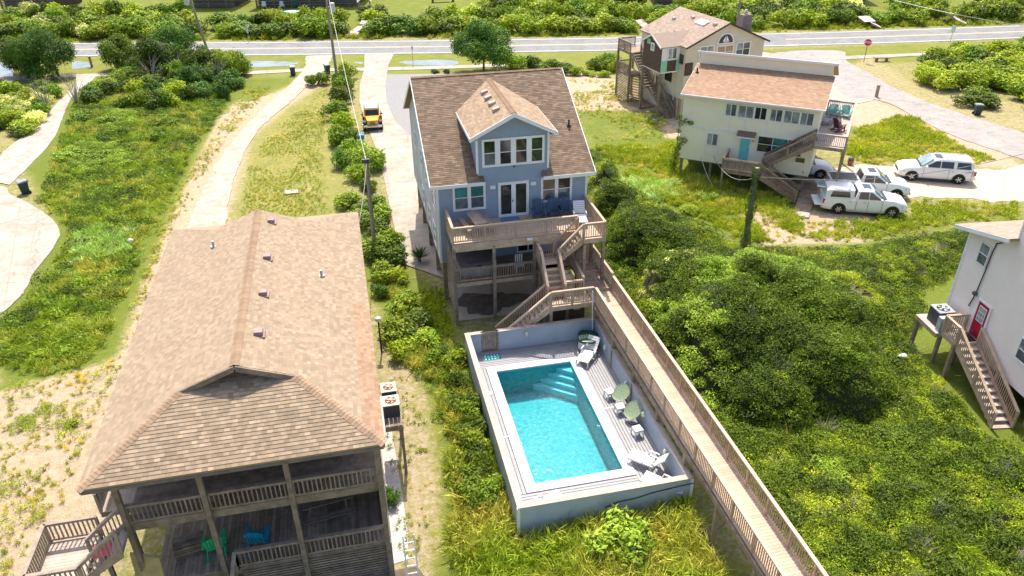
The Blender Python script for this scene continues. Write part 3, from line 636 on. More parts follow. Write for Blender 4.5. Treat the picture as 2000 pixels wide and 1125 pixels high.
for x, y in ((9.45, 33.5), (9.45, 34.35), (10.6, 34.3)): post(H_, x, y, 0, ZB-.05, .15, wood_mid, 'deck_post')
stairs(H_, (9.38, 33.92, ZB), (6.6, 33.92, .12), .95, 12, rails=(1, 1), capm=wood_new, riser=False)
# clad store under the landing
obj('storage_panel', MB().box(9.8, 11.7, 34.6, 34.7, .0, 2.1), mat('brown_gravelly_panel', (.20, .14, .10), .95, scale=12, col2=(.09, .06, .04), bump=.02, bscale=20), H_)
obj('meter_box', MB().box(11.05, 11.4, 34.45, 34.58, 1.4, 2.0), mat('pale_green_metal', (.45, .5, .42), .5), H_)
# ================================================================ BOARDWALK
BW = thing('boardwalk', 'long raised timber boardwalk with railings running past the pool over the dune scrub', 'boardwalk', (11.86, 34.45, 0), R_(.62))
def bwd(x0, x1, ya, yb, z): return deck(BW, x0, x1, ya, yb, z, 'x', .143, rim=.2)
fr = deck(BW, 0.0, 1.36, -24.5, -.0, 2.40, 'x', .143, rim=.2)
deck(BW, -.05, 1.3, .003, 5.0, 2.55, 'x', .143, m=wood_mid)
for x in (.02, 1.34): railing(BW, [(x, -24.5, 2.40), (x, -1.05 if x < 1 else 0, 2.40)], capm=wood_new, posts=1.52, single=False, step=.125)
railing(BW, [(1.32, 0, 2.55), (1.3, 4.9, 2.55)], capm=wood_rail, posts=1.6, single=False)
obj('edge_beam', MB().box(-.12, -.04, -24.5, -1.0, 2.1, 2.3).box(1.40, 1.47, -24.5, 0, 2.1, 2.3), wood_mid, BW)
for k in range(9):
    y = -1.2-k*2.92
    for x in (-.03, 1.38): post(BW, x, y, -.05, 2.2, .15, wood_mid)
    obj('cross_brace', MB().beam((.0, y+.1, .5), (1.36, y+.1, 2.0), .04, .14), wood_mid, BW)
obj('step', MB().box(.02, .8, -.9, -.35, 2.40, 2.42), wood_new, BW)
# ================================================================ POOL
PD = thing('pool_enclosure', 'grey boarded pool terrace walled in by pale blue clapboard with a wide timber cap', 'pool terrace', (0, 0, 0))
PX0, PX1, PY0, PY1, PZ, PT = 4.72, 12.0, 20.8, 33.32, .3, 1.5
qa, qb, qc, qd = [at(x, y, .27) for x, y in ((968.2, 727.1), (1113.7, 708.7), (1216.5, 917.5), (1045.6, 947.2))]
WX0, WX1, WY0, WY1 = (qa.x+qd.x)/2, (qb.x+qc.x)/2, (qc.y+qd.y)/2, (qa.y+qb.y)/2
CW = .45
def pwall(poly, o, s, nrm): return lap_wall(PD, 'wall', poly, o, s, nrm, pool_side, exp=.115)
th = .14; ix0, ix1, iy0, iy1 = PX0+th, PX1-th, PY0+th, PY1-th
gx0, gx1 = 5.62, 6.42      # gate opening
pwall([(PX0, -.3), (PX1, -.3), (PX1, PT), (PX0, PT)], (0, PY0, 0), EX, (0, -1, 0))
pwall([(PY0, -.3), (PY1, -.3), (PY1, PT), (PY0, PT)], (PX0, 0, 0), EY, (-1, 0, 0))
pwall([(PY0, -.3), (PY1, -.3), (PY1, PT), (PY0, PT)], (PX1, 0, 0), EY, (1, 0, 0))
for a, c in ((PX0, gx0), (gx1, PX1)):
    pwall([(a, -.3), (c, -.3), (c, PT), (a, PT)], (0, PY1, 0), EX, (0, 1, 0)); pwall([(a, PZ), (c, PZ), (c, PT), (a, PT)], (0, iy1, 0), EX, (0, -1, 0))
pwall([(ix0, PZ), (ix1, PZ), (ix1, PT), (ix0, PT)], (0, iy0, 0), EX, (0, 1, 0))
pwall([(iy0, PZ), (iy1, PZ), (iy1, PT), (iy0, PT)], (ix0, 0, 0), EY, (1, 0, 0))
pwall([(iy0, PZ), (iy1, PZ), (iy1, PT), (iy0, PT)], (ix1, 0, 0), EY, (-1, 0, 0))
c0 = PX0-.04; c1 = PX1+.04; cw = .27
def cap(x0, x1, y0, y1, dz=0):
    long_ = max(x1-x0, y1-y0); n = max(1, round(long_/3.0))
    for i in range(n):
        if x1-x0 > y1-y0: a = x0+(x1-x0)*i/n; c = x0+(x1-x0)*(i+1)/n-.006; q = MB().box(a, c, y0, y1, PT, PT+.04+dz)
        else: a = y0+(y1-y0)*i/n; c = y0+(y1-y0)*(i+1)/n-.006; q = MB().box(x0, x1, a, c, PT, PT+.04+dz)
        obj('wall_cap', q, pool_cap, PD)
cap(c0, c1, PY0-.04, PY0-.04+cw); cap(c0, gx0, PY1+.04-cw, PY1+.04); cap(gx1, c1, PY1+.04-cw, PY1+.04)
cap(c0, c0+cw, PY0-.04+cw+.003, PY1+.04-cw-.003); cap(c1-cw, c1, PY0-.04+cw+.003, PY1+.04-cw-.003)
for x, y in ((PX0, PY0), (PX1, PY0), (PX1, PY1)): obj('corner_trim', MB().box(x-.06, x+.06, y-.06, y+.06, -.3, PT-.003), white, PD)
obj('flag_pole', MB().cyl((11.68, 32.95, .3), (11.68, 33.3, 3.2), .035), white, PD)
# boards: run beside the pool lengthwise, beyond its ends crosswise
cx0, cx1, cy0, cy1 = WX0-CW, WX1+CW, WY0-CW, WY1+CW
def boards(x0, x1, y0, y1, along):
    L_, W_ = ((x1-x0), (y1-y0)) if along == 'x' else ((y1-y0), (x1-x0)); n = round(W_/.15); w_ = W_/n
    me = (MB().box(0, L_, 0, w_-.026, -.03, 0) if along == 'x' else MB().box(0, w_-.026, 0, L_, -.03, 0)).mesh('deck_board', pool_board)
    for i in range(n): link('deck_board', me, PD, loc=(x0, y0+i*w_, PZ) if along == 'x' else (x0+i*w_, y0, PZ))
obj('deck_subframe', MB().box(ix0, cx0, iy0, iy1, -.2, PZ-.035).box(cx1, ix1, iy0, iy1, -.2, PZ-.035).box(cx0, cx1, iy0, cy0, -.2, PZ-.035).box(cx0, cx1, cy1, iy1, -.2, PZ-.035), mat('grey_subframe', (.17, .17, .18), .9), PD)
boards(ix0, cx0-.01, cy0, cy1+.01, 'y'); boards(cx1+.01, ix1, iy0, iy1, 'y')
boards(ix0, cx1, iy0, cy0-.01, 'x'); boards(ix0, cx1, cy1+.02, iy1, 'x')
for x, y in ((ix0+.35, 26.3), (cx1+.3, 27.2)):
    obj('expansion_strip', MB().box(x-.4, x+.35, y-.03, y+.03, PZ+.001, PZ+.012), white_pl, PD); obj('deck_drain', MB().cyl((x-.3, y, PZ+.012), (x-.3, y, PZ+.03), .045), dark_m, PD)
obj('skimmer_lid', MB().cyl((ix0+.45, 29.6, PZ+.0), (ix0+.45, 29.6, PZ+.03), .13, n=20), white_pl, PD)
SP = thing('swimming_pool', 'rectangular turquoise swimming pool with white coping and corner steps', 'pool', ((WX0+WX1)/2, (WY0+WY1)/2, 0))
hx, hy = (WX1-WX0)/2, (WY1-WY0)/2
liner = bpy.data.materials.new('pool_plaster'); liner.use_nodes = True
def liner_nodes():
    n = liner.node_tree.nodes; l = liner.node_tree.links; p = n['Principled BSDF']; p.inputs['Roughness'].default_value = .8
    geo = n.new('ShaderNodeNewGeometry'); z = n.new('ShaderNodeTexNoise'); z.inputs['Scale'].default_value = 5; z.inputs['Detail'].default_value = 5; l.new(geo.outputs['Position'], z.inputs[0])
    r = n.new('ShaderNodeMapRange'); r.inputs[1].default_value = .35; r.inputs[2].default_value = .65; l.new(z.outputs[0], r.inputs[0])
    x = n.new('ShaderNodeMix'); x.data_type = 'RGBA'; x.inputs[6].default_value = (.05, .37, .40, 1); x.inputs[7].default_value = (.075, .45, .465, 1); l.new(r.outputs[0], x.inputs[0]); l.new(x.outputs[2], p.inputs[0])
liner_nodes()
DZ = -1.15
obj('basin', MB().quad((-hx, -hy, DZ), (hx, -hy, DZ), (hx, hy, DZ), (-hx, hy, DZ)).quad((-hx, -hy, PZ-.02), (hx, -hy, PZ-.02), (hx, -hy, DZ), (-hx, -hy, DZ)).quad((hx, hy, PZ-.02), (-hx, hy, PZ-.02), (-hx, hy, DZ), (hx, hy, DZ))
    .quad((-hx, hy, PZ-.02), (-hx, -hy, PZ-.02), (-hx, -hy, DZ), (-hx, hy, DZ)).quad((hx, -hy, PZ-.02), (hx, hy, PZ-.02), (hx, hy, DZ), (hx, -hy, DZ)), liner, SP)
stepm = mat('pale_pool_step', (.40, .72, .76), .8, .05, 4)
for k in range(4):
    r = .75+k*.42; zt = .04-.27*k; b = MB(); b.prism([(hx-.002, hy-.002, DZ), (hx-r, hy-.002, DZ), (hx-.002, hy-r*.8, DZ)][::-1], (0, 0, zt-DZ)); obj('pool_step', b, stepm, SP)
cp = MB(); cm = white_pl
for (a, c, d, e) in ((-hx-CW, hx+CW, -hy-CW, -hy), (-hx-CW, hx+CW, hy, hy+CW), (-hx-CW, -hx, -hy, hy), (hx, hx+CW, -hy, hy)):
    obj('coping', MB().box(a+.002, c-.002, d+.002, e-.002, PZ-.12, PZ+.05), mat('white_coping', (.66, .63, .61), .6, .03, 4), SP)
wm = bpy.data.materials.new('pool_water'); wm.use_nodes = True
def water_nodes():
    n = wm.node_tree.nodes; l = wm.node_tree.links; n.remove(n['Principled BSDF']); o = n['Material Output']
    geo = n.new('ShaderNodeNewGeometry'); z = n.new('ShaderNodeTexNoise'); z.inputs['Scale'].default_value = 5.5; z.inputs['Detail'].default_value = 3; z.inputs['Distortion'].default_value = .8; l.new(geo.outputs['Position'], z.inputs[0])
    b = n.new('ShaderNodeBump'); b.inputs['Distance'].default_value = .024; b.inputs['Strength'].default_value = .8; l.new(z.outputs[0], b.inputs['Height'])
    t = n.new('ShaderNodeBsdfTransparent'); vr = n.new('ShaderNodeMapRange'); vr.inputs[1].default_value = .35; vr.inputs[2].default_value = .65; l.new(z.outputs[0], vr.inputs[0])
    cx = n.new('ShaderNodeMix'); cx.data_type = 'RGBA'; cx.inputs[6].default_value = (.42, .80, .86, 1); cx.inputs[7].default_value = (.68, .93, .96, 1); l.new(vr.outputs[0], cx.inputs[0]); l.new(cx.outputs[2], t.inputs[0])
    g = n.new('ShaderNodeBsdfGlossy'); g.inputs['Roughness'].default_value = .06; l.new(b.outputs[0], g.inputs['Normal'])
    f = n.new('ShaderNodeFresnel'); f.inputs[0].default_value = 1.33; l.new(b.outputs[0], f.inputs['Normal'])
    ms = n.new('ShaderNodeMixShader'); l.new(f.outputs[0], ms.inputs[0]); l.new(t.outputs[0], ms.inputs[1]); l.new(g.outputs[0], ms.inputs[2]); l.new(ms.outputs[0], o.inputs['Surface'])
water_nodes()
obj('water', MB().quad((-hx, -hy, PZ-.10), (hx, -hy, PZ-.10), (hx, hy, PZ-.10), (-hx, hy, PZ-.10)), wm, SP)
obj('pool_return', MB().cyl((hx-.02, .6, -.1), (hx+.01, .6, -.1), .08), white_pl, SP)
# gate
GT = thing('pool_gate', 'weathered slatted timber gate with an arched top and a diagonal brace', 'gate', (gx0+.02, iy1+.02, PZ))
for i in range(7): x = .05+i*.11; h_ = 1.12+.10*math.sin(math.pi*(i+.5)/7); obj('slat', MB().box(x-.035, x+.04, 0, .02, .05, h_), wood_grey, GT)
obj('frame', MB().box(0, .76, -.035, -.003, 1.0, 1.08).box(0, .76, -.035, -.003, .1, .18).beam((.05, -.02, 1.0), (.7, -.02, .18), .03, .08), wood_grey, GT); obj('post', MB().box(-.1, -.01, -.03, .08, 0, 1.3), wood_grey, GT); obj('post', MB().box(.77, .86, -.03, .08, 0, 1.3), wood_grey, GT)
tl = obj('door_mat', MB().box(5.55, 6.45, 32.35, 32.85, PZ+.002, PZ+.012), mat('teal_mat', (.02, .12, .17), .9, .2, 8)); tl['label'] = 'teal and navy chequered mat in front of the pool gate'; tl['category'] = 'mat'
MT = mat('aqua_stripe', (.20, .62, .64), .9)
sb = MB()
for i in range(5): sb.box(5.6+i*.17, 5.69+i*.17, 32.38, 32.82, PZ+.0125, PZ+.015)
sb.box(5.57, 6.43, 32.55, 32.64, PZ+.0155, PZ+.018); link('stripes', sb.mesh('stripes', MT), tl)
gp = thing('entry_platform', 'small worn timber platform outside the pool gate', 'platform', (0, 0, 0)); deck(gp, 5.2, 6.75, 33.5, 35.3, .16, 'x', .14, m=pool_cap, fm=wood_rail, rim=.08)
# lamps on the walls
LM = thing('wall_lantern', 'cream oval lamp on the pool wall beside the gate', 'lamp', (8.0, iy1-.02, 1.15), group='cream oval lamps on the pool walls')
obj('globe', MB().blob((0, -.08, 0), (.1, .09, .17), 8), mat('cream_glass', (.72, .70, .56), .3), LM, 60); obj('bracket', MB().box(-.05, .05, -.04, .01, -.1, .1), white, LM)
for (px_, py_), lb in (((1141+32, 732), ''), ): pass
for y, lb in ((31.15, 'cream oval lamp on the pool wall above the upright lounger'), (27.95, 'cream oval lamp on the pool wall above the first green bowl chair'), (25.6, 'cream oval lamp on the pool wall near the second green bowl chair'), (23.0, 'cream oval lamp on the pool wall above the loungers')):
    dup(LM, (ix1-.02, y, 1.0), R_(-90), lb)
# deck box
DB = thing('deck_box', 'oval white storage box with dark green lid in the pool corner', 'storage box', (11.2, 32.35, PZ), R_(-20))
obj('tub', MB().blob((0, 0, .32), (.5, .58, .33), 10, ex=4), white_pl, DB, 60); obj('lid', MB().blob((0, 0, .66), (.54, .62, .07), 10, ex=3.5), mat('dark_green_lid', (.01, .05, .04), .35), DB, 60)
obj('latch', MB().box(-.06, .06, -.66, -.6, .52, .64), white_pl, DB)
# ---------------------------------------------------------------- furniture
def lounger(label, loc, rz, back=50, group='white plastic loungers by the pool', flat=False):
    t = thing('sun_lounger', label, 'lounger', loc, rz, group); Lb, Ls = .75, 1.2; a = R_(back)
    for i in range(9): x = .1+i*(Ls-.1)/9; obj('slat', MB().box(x, x+.105, -.28, .28, .33, .36), white_pl, t)
    ca_, sa_ = math.cos(a), math.sin(a)
    for i in range(6):
        r = .04+i*Lb/6; P = lambda rr, y, d: (-rr*ca_-d*sa_*-1*0-d*sa_, y, .34+rr*sa_-d*ca_*0+d*ca_*0)
        r2 = r+.105; n_ = (.028*sa_, 0, .028*ca_); A = Vector((-r*ca_, 0, .34+r*sa_)); B_ = Vector((-r2*ca_, 0, .34+r2*sa_)); Nn = Vector(n_)
        yv = Vector((0, .27, 0)); obj('slat', MB().hexa([A-yv, A+yv, B_+yv, B_-yv, A-yv+Nn, A+yv+Nn, B_+yv+Nn, B_-yv+Nn]), white_pl, t)
    f = MB()
    for s in (-1, 1):
        f.box(-.05, Ls, s*.31-.03, s*.31+.03, .28, .36); f.beam((0, s*.30, .33), (-(Lb+.03)*ca_, s*.30, .33+(Lb+.03)*sa_), .05, .05)
    obj('frame', f, white_pl, t)
    for x in (.12, Ls-.12):
        for s in (-1, 1): obj('leg', MB().beam((x, s*.31, .3), (x+(.1 if x > .5 else -.1), s*.33, 0), .06, .05), white_pl, t)
    for s in (-1, 1): obj('armrest', MB().beam((-.02, s*.35, .55), (.4, s*.35, .56), .06, .03).beam((.4, s*.35, .56), (.48, s*.33, .34), .05, .04).beam((-.02, s*.35, .55), (-.05, s*.33, .34), .05, .04), white_pl, t)
    return t
def lounge_at(label, foot, hip, back):
    A = at(*foot, .65); B_ = at(*hip, .65); d = (A-B_).normalized(); lounger(label, (A.x-d.x*1.2, A.y-d.y*1.2, PZ), math.atan2(d.y, d.x), back)
lounge_at('white slatted lounger beside the green lidded box, back raised', (1136, 706), (1152, 684), 42)
lounge_at('white lounger by the pool wall, back upright towards the boardwalk', (1230, 884), (1274, 901), 50)
lounge_at('white lounger half hidden behind the near pool wall', (1256, 928), (1298, 947), 25)
lounger('white slatted lounger lying flat in the near left corner of the terrace', (5.75, 21.45, PZ), R_(25), 8)
lounger('white lounger on the upper house deck beside the blue chairs', (12.3, 38.1, ZU), R_(-100), 48, group=None)
ST = thing('side_table', 'white square plastic table behind the first green bowl chair', 'table', (10.95, 27.95, PZ), R_(10), 'white square plastic tables beside the pool')
obj('top', MB().box(-.2, .2, -.2, .2, .38, .42).box(-.2, .2, -.2, -.18, .3, .38).box(-.2, .2, .18, .2, .3, .38).box(-.2, -.18, -.18, .18, .3, .38).box(.18, .2, -.18, .18, .3, .38), white_pl, ST)
for sx in (-1, 1):
    for sy in (-1, 1): obj('leg', MB().beam((sx*.18, sy*.18, .38), (sx*.21, sy*.21, 0), .05, .05), white_pl, ST)
dup(ST, (11.05, 26.75, PZ), R_(5), 'white square plastic table between the two green bowl chairs'); dup(ST, (11.3, 25.05, PZ), R_(8), 'white square plastic table standing alone nearest the loungers')
def bowl_chair(label, loc, rz):
    t = thing('bowl_chair', label, 'chair', loc, rz, 'green bowl chairs by the pool wall'); gmat = mat('green_cord', (.26, .33, .20), .6, .2, 20)
    b = MB(); rings = 5; seg = 20; tl_ = R_(38)
    def pt(r, a): 
        v = Vector((r*math.cos(a)*.46, r*math.sin(a)*.42, .20*r*r-.2)); c_, s_ = math.cos(tl_), math.sin(tl_); return (v.x*c_+v.z*s_, v.y, -v.x*s_*-1+v.z*c_+.62)
    for i in range(rings):
        for j in range(seg):
            a0, a1 = 2*math.pi*j/seg, 2*math.pi*(j+1)/seg; b.quad(pt(i/rings, a0), pt((i+1)/rings, a0), pt((i+1)/rings, a1), pt(i/rings, a1))
    obj('seat', b, gmat, t, 60); r_ = MB()
    for j in range(seg): r_.cyl(pt(1.0, 2*math.pi*j/seg), pt(1.0, 2*math.pi*(j+1)/seg), .014, n=6)
    obj('rim', r_, mat('pale_green_tube', (.36, .44, .28), .4), t); l_ = MB()
    for j in range(14): l_.cyl((.33*math.cos(2*math.pi*j/14), .33*math.sin(2*math.pi*j/14), .012), (.33*math.cos(2*math.pi*(j+1)/14), .33*math.sin(2*math.pi*(j+1)/14), .012), .01, n=5)
    obj('base_ring', l_, dark_m, t)
    for a in (.7, 2.4, 3.9, 5.5): obj('leg', MB().cyl((.32*math.cos(a), .32*math.sin(a), .01), (.12*math.cos(a), .12*math.sin(a), .46), .011, n=6), dark_m, t)
bowl_chair('green cord bowl chair nearer the house, between two white tables', (11.35, 27.45, PZ), R_(25)); bowl_chair('green cord bowl chair nearer the loungers, wire base in full sun', (11.45, 26.1, PZ), R_(25))
def adirondack(label, loc, rz, m, group=None, rock=False, cat='chair'):
    t = thing('adirondack_chair', label, cat, loc, rz, group); b = MB()   # front = -y
    for i in range(6): y = -.28+i*.09; z = .36-.09*(y+.28)/.5; obj('slat', MB().box(-.27, .27, y, y+.075, z-.01, z+.015), m, t)
    for i in range(6):
        x = -.24+i*.096; hh = 1.0+.08*math.cos((i-2.5)*.6); obj('slat', MB().hexa([(x-.042, .22, .26), (x+.042, .22, .26), (x+.042, .25, .26), (x-.042, .25, .26), (x*1.15-.045, .47, hh), (x*1.15+.045, .47, hh), (x*1.15+.045, .5, hh), (x*1.15-.045, .5, hh)]), m, t)
    for s in (-1, 1):
        obj('armrest', MB().box(s*.36-.07, s*.36+.07, -.36, .36, .55, .575), m, t)
        obj('leg', MB().box(s*.3-.02, s*.3+.02, -.32, -.22, 0 if not rock else .05, .55), m, t); obj('leg', MB().beam((s*.3, -.26, .34), (s*.3, .5, .04), .04, .1), m, t)
        if rock:
            q = MB(); pts = [Vector((s*.33, -.5+i*.15, .02+.10*((i-3.5)/4)**2)) for i in range(9)]
            for a_, c_ in zip(pts, pts[1:]): q.beam(a_, c_, .035, .05)
            obj('rocker', q, m, t)
    return t
for x, lb in ((10.05, 'navy slatted garden chair beside the french door'), (10.95, 'navy slatted garden chair, middle of the three on the deck'), (11.62, 'navy slatted garden chair nearest the white lounger')): adirondack(lb, (x, 38.6, ZU), R_(-6), navy, 'navy garden chairs under the window')
def picnic(label, loc, rz, m, L_=1.8, sc=1.0):
    t = thing('picnic_table', label, 'picnic table', loc, rz)
    for i in range(5): obj('plank', MB().box(-.36+i*.145, -.225+i*.145, -L_/2, L_/2, .72, .76), m, t)
    for s in (-1, 1):
        be = obj('bench', MB().box(s*.68-.02, s*.68+.02, -L_/2+.2, -L_/2+.24, .1, .42), m, t)
        for k in range(2): obj('plank', MB().box(s*.68-.13+k*.135, s*.68-.005+k*.135, -L_/2, L_/2, .43, .465), m, be)
    for y in (-L_/2+.3, L_/2-.3):
        obj('cross_beam', MB().box(-.8, .8, y-.04, y, .34, .43), m, t)
        for s in (-1, 1): obj('leg', MB().beam((s*.2, y, .72), (s*.55, y, 0), .045, .09), m, t)
    return t
picnic('weathered picnic table with two benches on the upper deck', (6.35, 38.1, ZU), R_(8), mat('bleached_wood', (.42, .32, .25), .85, scale=4, col2=(.30, .22, .17), rand=.12))
t = obj('door_mat', MB().box(7.9, 9.0, 38.75, 39.25, ZU+.002, ZU+.015), mat('blue_mat', (.13, .20, .36), .95, .1, 20)); t['label'] = 'blue mat in front of the french doors'; t['category'] = 'mat'
HT = thing('hot_tub', 'covered hot tub with brown cover on the shaded lower deck', 'hot tub', (6.2, 38.0, ZL))
obj('shell', MB().blob((0, 0, .42), (1.1, 1.0, .42), 10, ex=7), mat('grey_shell', (.30, .31, .33), .5), HT, 60); obj('cover', MB().blob((0, 0, .87), (1.14, 1.04, .07), 10, ex=7), mat('brown_cover', (.16, .13, .12), .6), HT, 60); obj('strap', MB().box(-.15, .15, -1.09, -1.05, .7, .84), black_m, HT)
pc = thing('plastic_chair', 'white plastic chair behind the lower deck rail', 'chair', (8.6, 37.3, ZL)); obj('seat', MB().box(-.25, .25, -.25, .25, .4, .44), white_pl, pc)
for i in range(4): obj('back_slat', MB().box(-.22+i*.12, -.14+i*.12, .24, .27, .44, .95), white_pl, pc)
for sx in (-.22, .22):
    for sy in (-.22, .22): obj('leg', MB().beam((sx, sy, .4), (sx*1.1, sy*1.1, 0), .04, .04), white_pl, pc)
hz = obj('garden_hose', (lambda b: [b.cyl((10.9+.5*math.cos(i*.45), 36.2+.3*math.sin(i*.45), 3.0+.1*math.sin(i)), (10.9+.5*math.cos((i+1)*.45), 36.2+.3*math.sin((i+1)*.45), 3.0+.1*math.sin(i+1)), .02, n=6) for i in range(14)] and b)(MB()), black_m); hz['label'] = 'black hose looped on the post under the upper deck corner'; hz['category'] = 'hose'
cb = obj('hanging_cable', (lambda b: [b.cyl(p, q, .02, n=6) for p, q in zip([(8.3, PY0-.04, .75), (8.8, PY0-.05, .95), (9.6, PY0-.05, .98), (10.3, PY0-.05, 1.12), (11.2, PY0-.05, 1.2), (12.05, PY0-.07, 1.28)], [(8.8, PY0-.05, .95), (9.6, PY0-.05, .98), (10.3, PY0-.05, 1.12), (11.2, PY0-.05, 1.2), (12.05, PY0-.07, 1.28), (12.2, PY0+.2, 1.3)])] and b)(MB()), mat('teal_cable', (.02, .06, .07), .5)); cb['label'] = 'dark cable sagging along the outside of the near pool wall'; cb['category'] = 'cable'
sc_ = obj('security_light', MB().blob((8.9, YD-.2, ZU-.1), (.1, .1, .09), 6).blob((9.05, YD-.2, ZU-.1), (.08, .1, .08), 6), white_pl); sc_.parent = H_
# ================================================================ THE TAN-ROOFED HOUSE (left, near)
T_ = thing('cottage', 'weathered cottage with big tan shingle roof and two levels of shaded grey porch decks', 'house', (0, 0, 0))
ex0, ex1, ey0, ey1, ez = -9.37, -.05, 19.42, 38.0, 7.0
xm = -4.71; rz = 8.80; gy_ = 22.42; sl = (rz-ez)/(xm-ex0); hyl = math.sqrt(1+sl*sl)
hz_ = .36; gzl = ez+hz_*(gy_-ey0)          # height where the hip slope meets the gable
gxl = ex0+(gzl-ez)/sl; gxr = ex1-(gzl-ez)/sl
def zl(x): return ez+sl*min(x-ex0, ex1-x)
gy2 = 35.35; gz2 = ez+hz_*(ey1-gy2); gl2 = ex0+(gz2-ez)/sl; gr2 = ex1-(gz2-ez)/sl
rl = slab(T_, 'roof', [(ex0, ey0, ez), (gxl, gy_, gzl), (xm, gy_, rz), (xm, gy2, rz), (gl2, gy2, gz2), (ex0, ey1, ez)], .12, shin_l)
rr = slab(T_, 'roof', [(ex1, ey0, ez), (ex1, ey1, ez), (gr2, gy2, gz2), (xm, gy2, rz), (xm, gy_, rz), (gxr, gy_, gzl)], .12, shin_l)
rf = slab(T_, 'roof', [(ex0, ey1, ez), (gl2, gy2, gz2), (xm, gy2-.8, gz2+.8*hz_), (gr2, gy2, gz2), (ex1, ey1, ez)], .12, shin_l)
obj('gable_wall', MB().poly([(gl2+.2, gy2-.3, gz2), (gr2-.2, gy2-.3, gz2), (xm, gy2-.3, rz-.14)]), wood_old, T_)
hs = (gzl-ez)/(gy_-ey0); hyh = math.sqrt(1+hs*hs)
rh = slab(T_, 'roof', [(ex0, ey0, ez), (ex1, ey0, ez), (gxr, gy_, gzl), (xm, gy_+.9, gzl+.9*hs), (gxl, gy_, gzl)], .12, shin_l)
Ll = ey1-ey0
shingles(rl, (ex0, ey1, ez), (0, -1, 0), (xm-ex0, 0, rz-ez), [(0, 0), (Ll, 0), (ey1-gy_, (gxl-ex0)*hyl), (ey1-gy_, (xm-ex0)*hyl), (ey1-gy2, (xm-ex0)*hyl), (ey1-gy2, (gl2-ex0)*hyl)], shin_l, sw=.18, exp=.142, lo=.86, hi=1.12, seed=11)
shingles(rr, (ex1, ey0, ez), (0, 1, 0), (xm-ex1, 0, rz-ez), [(0, 0), (Ll, 0), (gy2-ey0, (ex1-gr2)*hyl), (gy2-ey0, (ex1-xm)*hyl), (gy_-ey0, (ex1-xm)*hyl), (gy_-ey0, (ex1-gxr)*hyl)], shin_l, sw=.18, exp=.142, lo=.84, hi=1.14, seed=12, patch=lambda u, v: v < .62 and u < 8.6)
shingles(rh, (ex0, ey0, ez), (1, 0, 0), (0, gy_-ey0, gzl-ez), [(0, 0), (ex1-ex0, 0), (gxr-ex0, (gy_-ey0)*hyh), (xm-ex0+.2, (gy_+.6-ey0)*hyh), (xm-ex0-.2, (gy_+.6-ey0)*hyh), (gxl-ex0, (gy_-ey0)*hyh)], shin_l, sw=.18, exp=.145, lo=.70, hi=1.15, singles=300, seed=13, thick=.022)
ridge_caps(rl, (xm, gy_, rz+.01), (xm, gy2, rz+.01), shin_l, seed=4)
ridge_caps(rh, (ex0, ey0, ez+.02), (gxl, gy_, gzl+.02), shin_l, seed=5); ridge_caps(rh, (ex1, ey0, ez+.02), (gxr, gy_, gzl+.02), shin_l, seed=6)
for a, c in (((gxl-.03, gzl-.03), (xm, rz-.02)), ((gxr+.03, gzl-.03), (xm, rz-.02))):
    obj('gable_rake', MB().beam((a[0], gy_-.06, a[1]-.07), (c[0], gy_-.06, c[1]-.07), .06, .20), wood_grey, T_)
obj('gable_wall', MB().poly([(gxl+.2, gy_+.5, gzl), (gxr-.2, gy_+.5, gzl), (xm, gy_+.5, rz-.14)]), wood_old, T_)
obj('fascia', MB().box(ex0+.05, ex1-.05, ey0+.02, ey0+.06, ez-.22, ez-.10), mat('grey_fascia', (.17, .15, .15), .7), T_)
obj('fascia', MB().box(ex1-.04, ex1, ey0+.07, ey1, ez-.22, ez-.11), mat('grey_fascia', (.17, .15, .15), .7), T_); obj('fascia', MB().box(ex0, ex0+.04, ey0+.07, ey1, ez-.22, ez-.11), mat('grey_fascia', (.17, .15, .15), .7), T_)
vm = mat('pink_brown_vent', (.30, .20, .185), .55)
for y in (24.6, 27.5, 30.6, 34.3):
    x = xm+.62; z = zl(x); obj('roof_vent', MB().hexa([(x-.17, y-.2, z+.02), (x+.17, y-.2, z-.08), (x+.17, y+.2, z-.08), (x-.17, y+.2, z+.02), (x-.12, y-.15, z+.17), (x+.17, y-.15, z+.15), (x+.17, y+.15, z+.15), (x-.12, y+.15, z+.17)]).box(x-.24, x+.24, y-.26, y+.26, z-.1, z-.0), vm, T_)
for x, y in ((xm-1.95, 33.3), (-1.9, 30.0)):
    z = zl(x); obj('vent_pipe', MB().cyl((x, y, z-.05), (x, y, z+.3), .06).cyl((x, y, z), (x, y, z+.05), .14), grey_m, T_)
# body of the house behind the porch
hx0, hx1, hy0, hy1, UF, LF = -7.9, -.55, 25.2, 37.6, 4.81, 1.93
for a, bb, c, n_ in (((hx0, hy0), (hx1, hy0), EX, (0, -1, 0)), ((hx1, hy0), (hx1, hy1), EY, (1, 0, 0)), ((hx0, hy0), (hx0, hy1), EY, (-1, 0, 0)), ((hx0, hy1), (hx1, hy1), EX, (0, 1, 0))):
    if c == EX: lap_wall(T_, 'wall', [(a[0], 1.6), (bb[0], 1.6), (bb[0], 7.0), (a[0], 7.0)], (0, a[1], 0), c, n_, wood_old, exp=.2, proud=.02)
    else: lap_wall(T_, 'wall', [(a[1], 1.6), (bb[1], 1.6), (bb[1], 7.0), (a[1], 7.0)], (a[0], 0, 0), c, n_, mat('pale_weathered_siding', (.34, .30, .26), .85), exp=.2, proud=.02)
window(T_, (0, hy0-.02, 0), EX, (0, -1, 0), -4.6, -2.4, 1.95, 4.0, 2, 1, fm=wood_grey, name='sliding_door'); window(T_, (0, hy0-.02, 0), EX, (0, -1, 0), -4.6, -2.4, 4.85, 6.8, 2, 1, fm=wood_grey, name='sliding_door')
dx_0, dx_1, dy0 = -8.55, -.32, 19.95
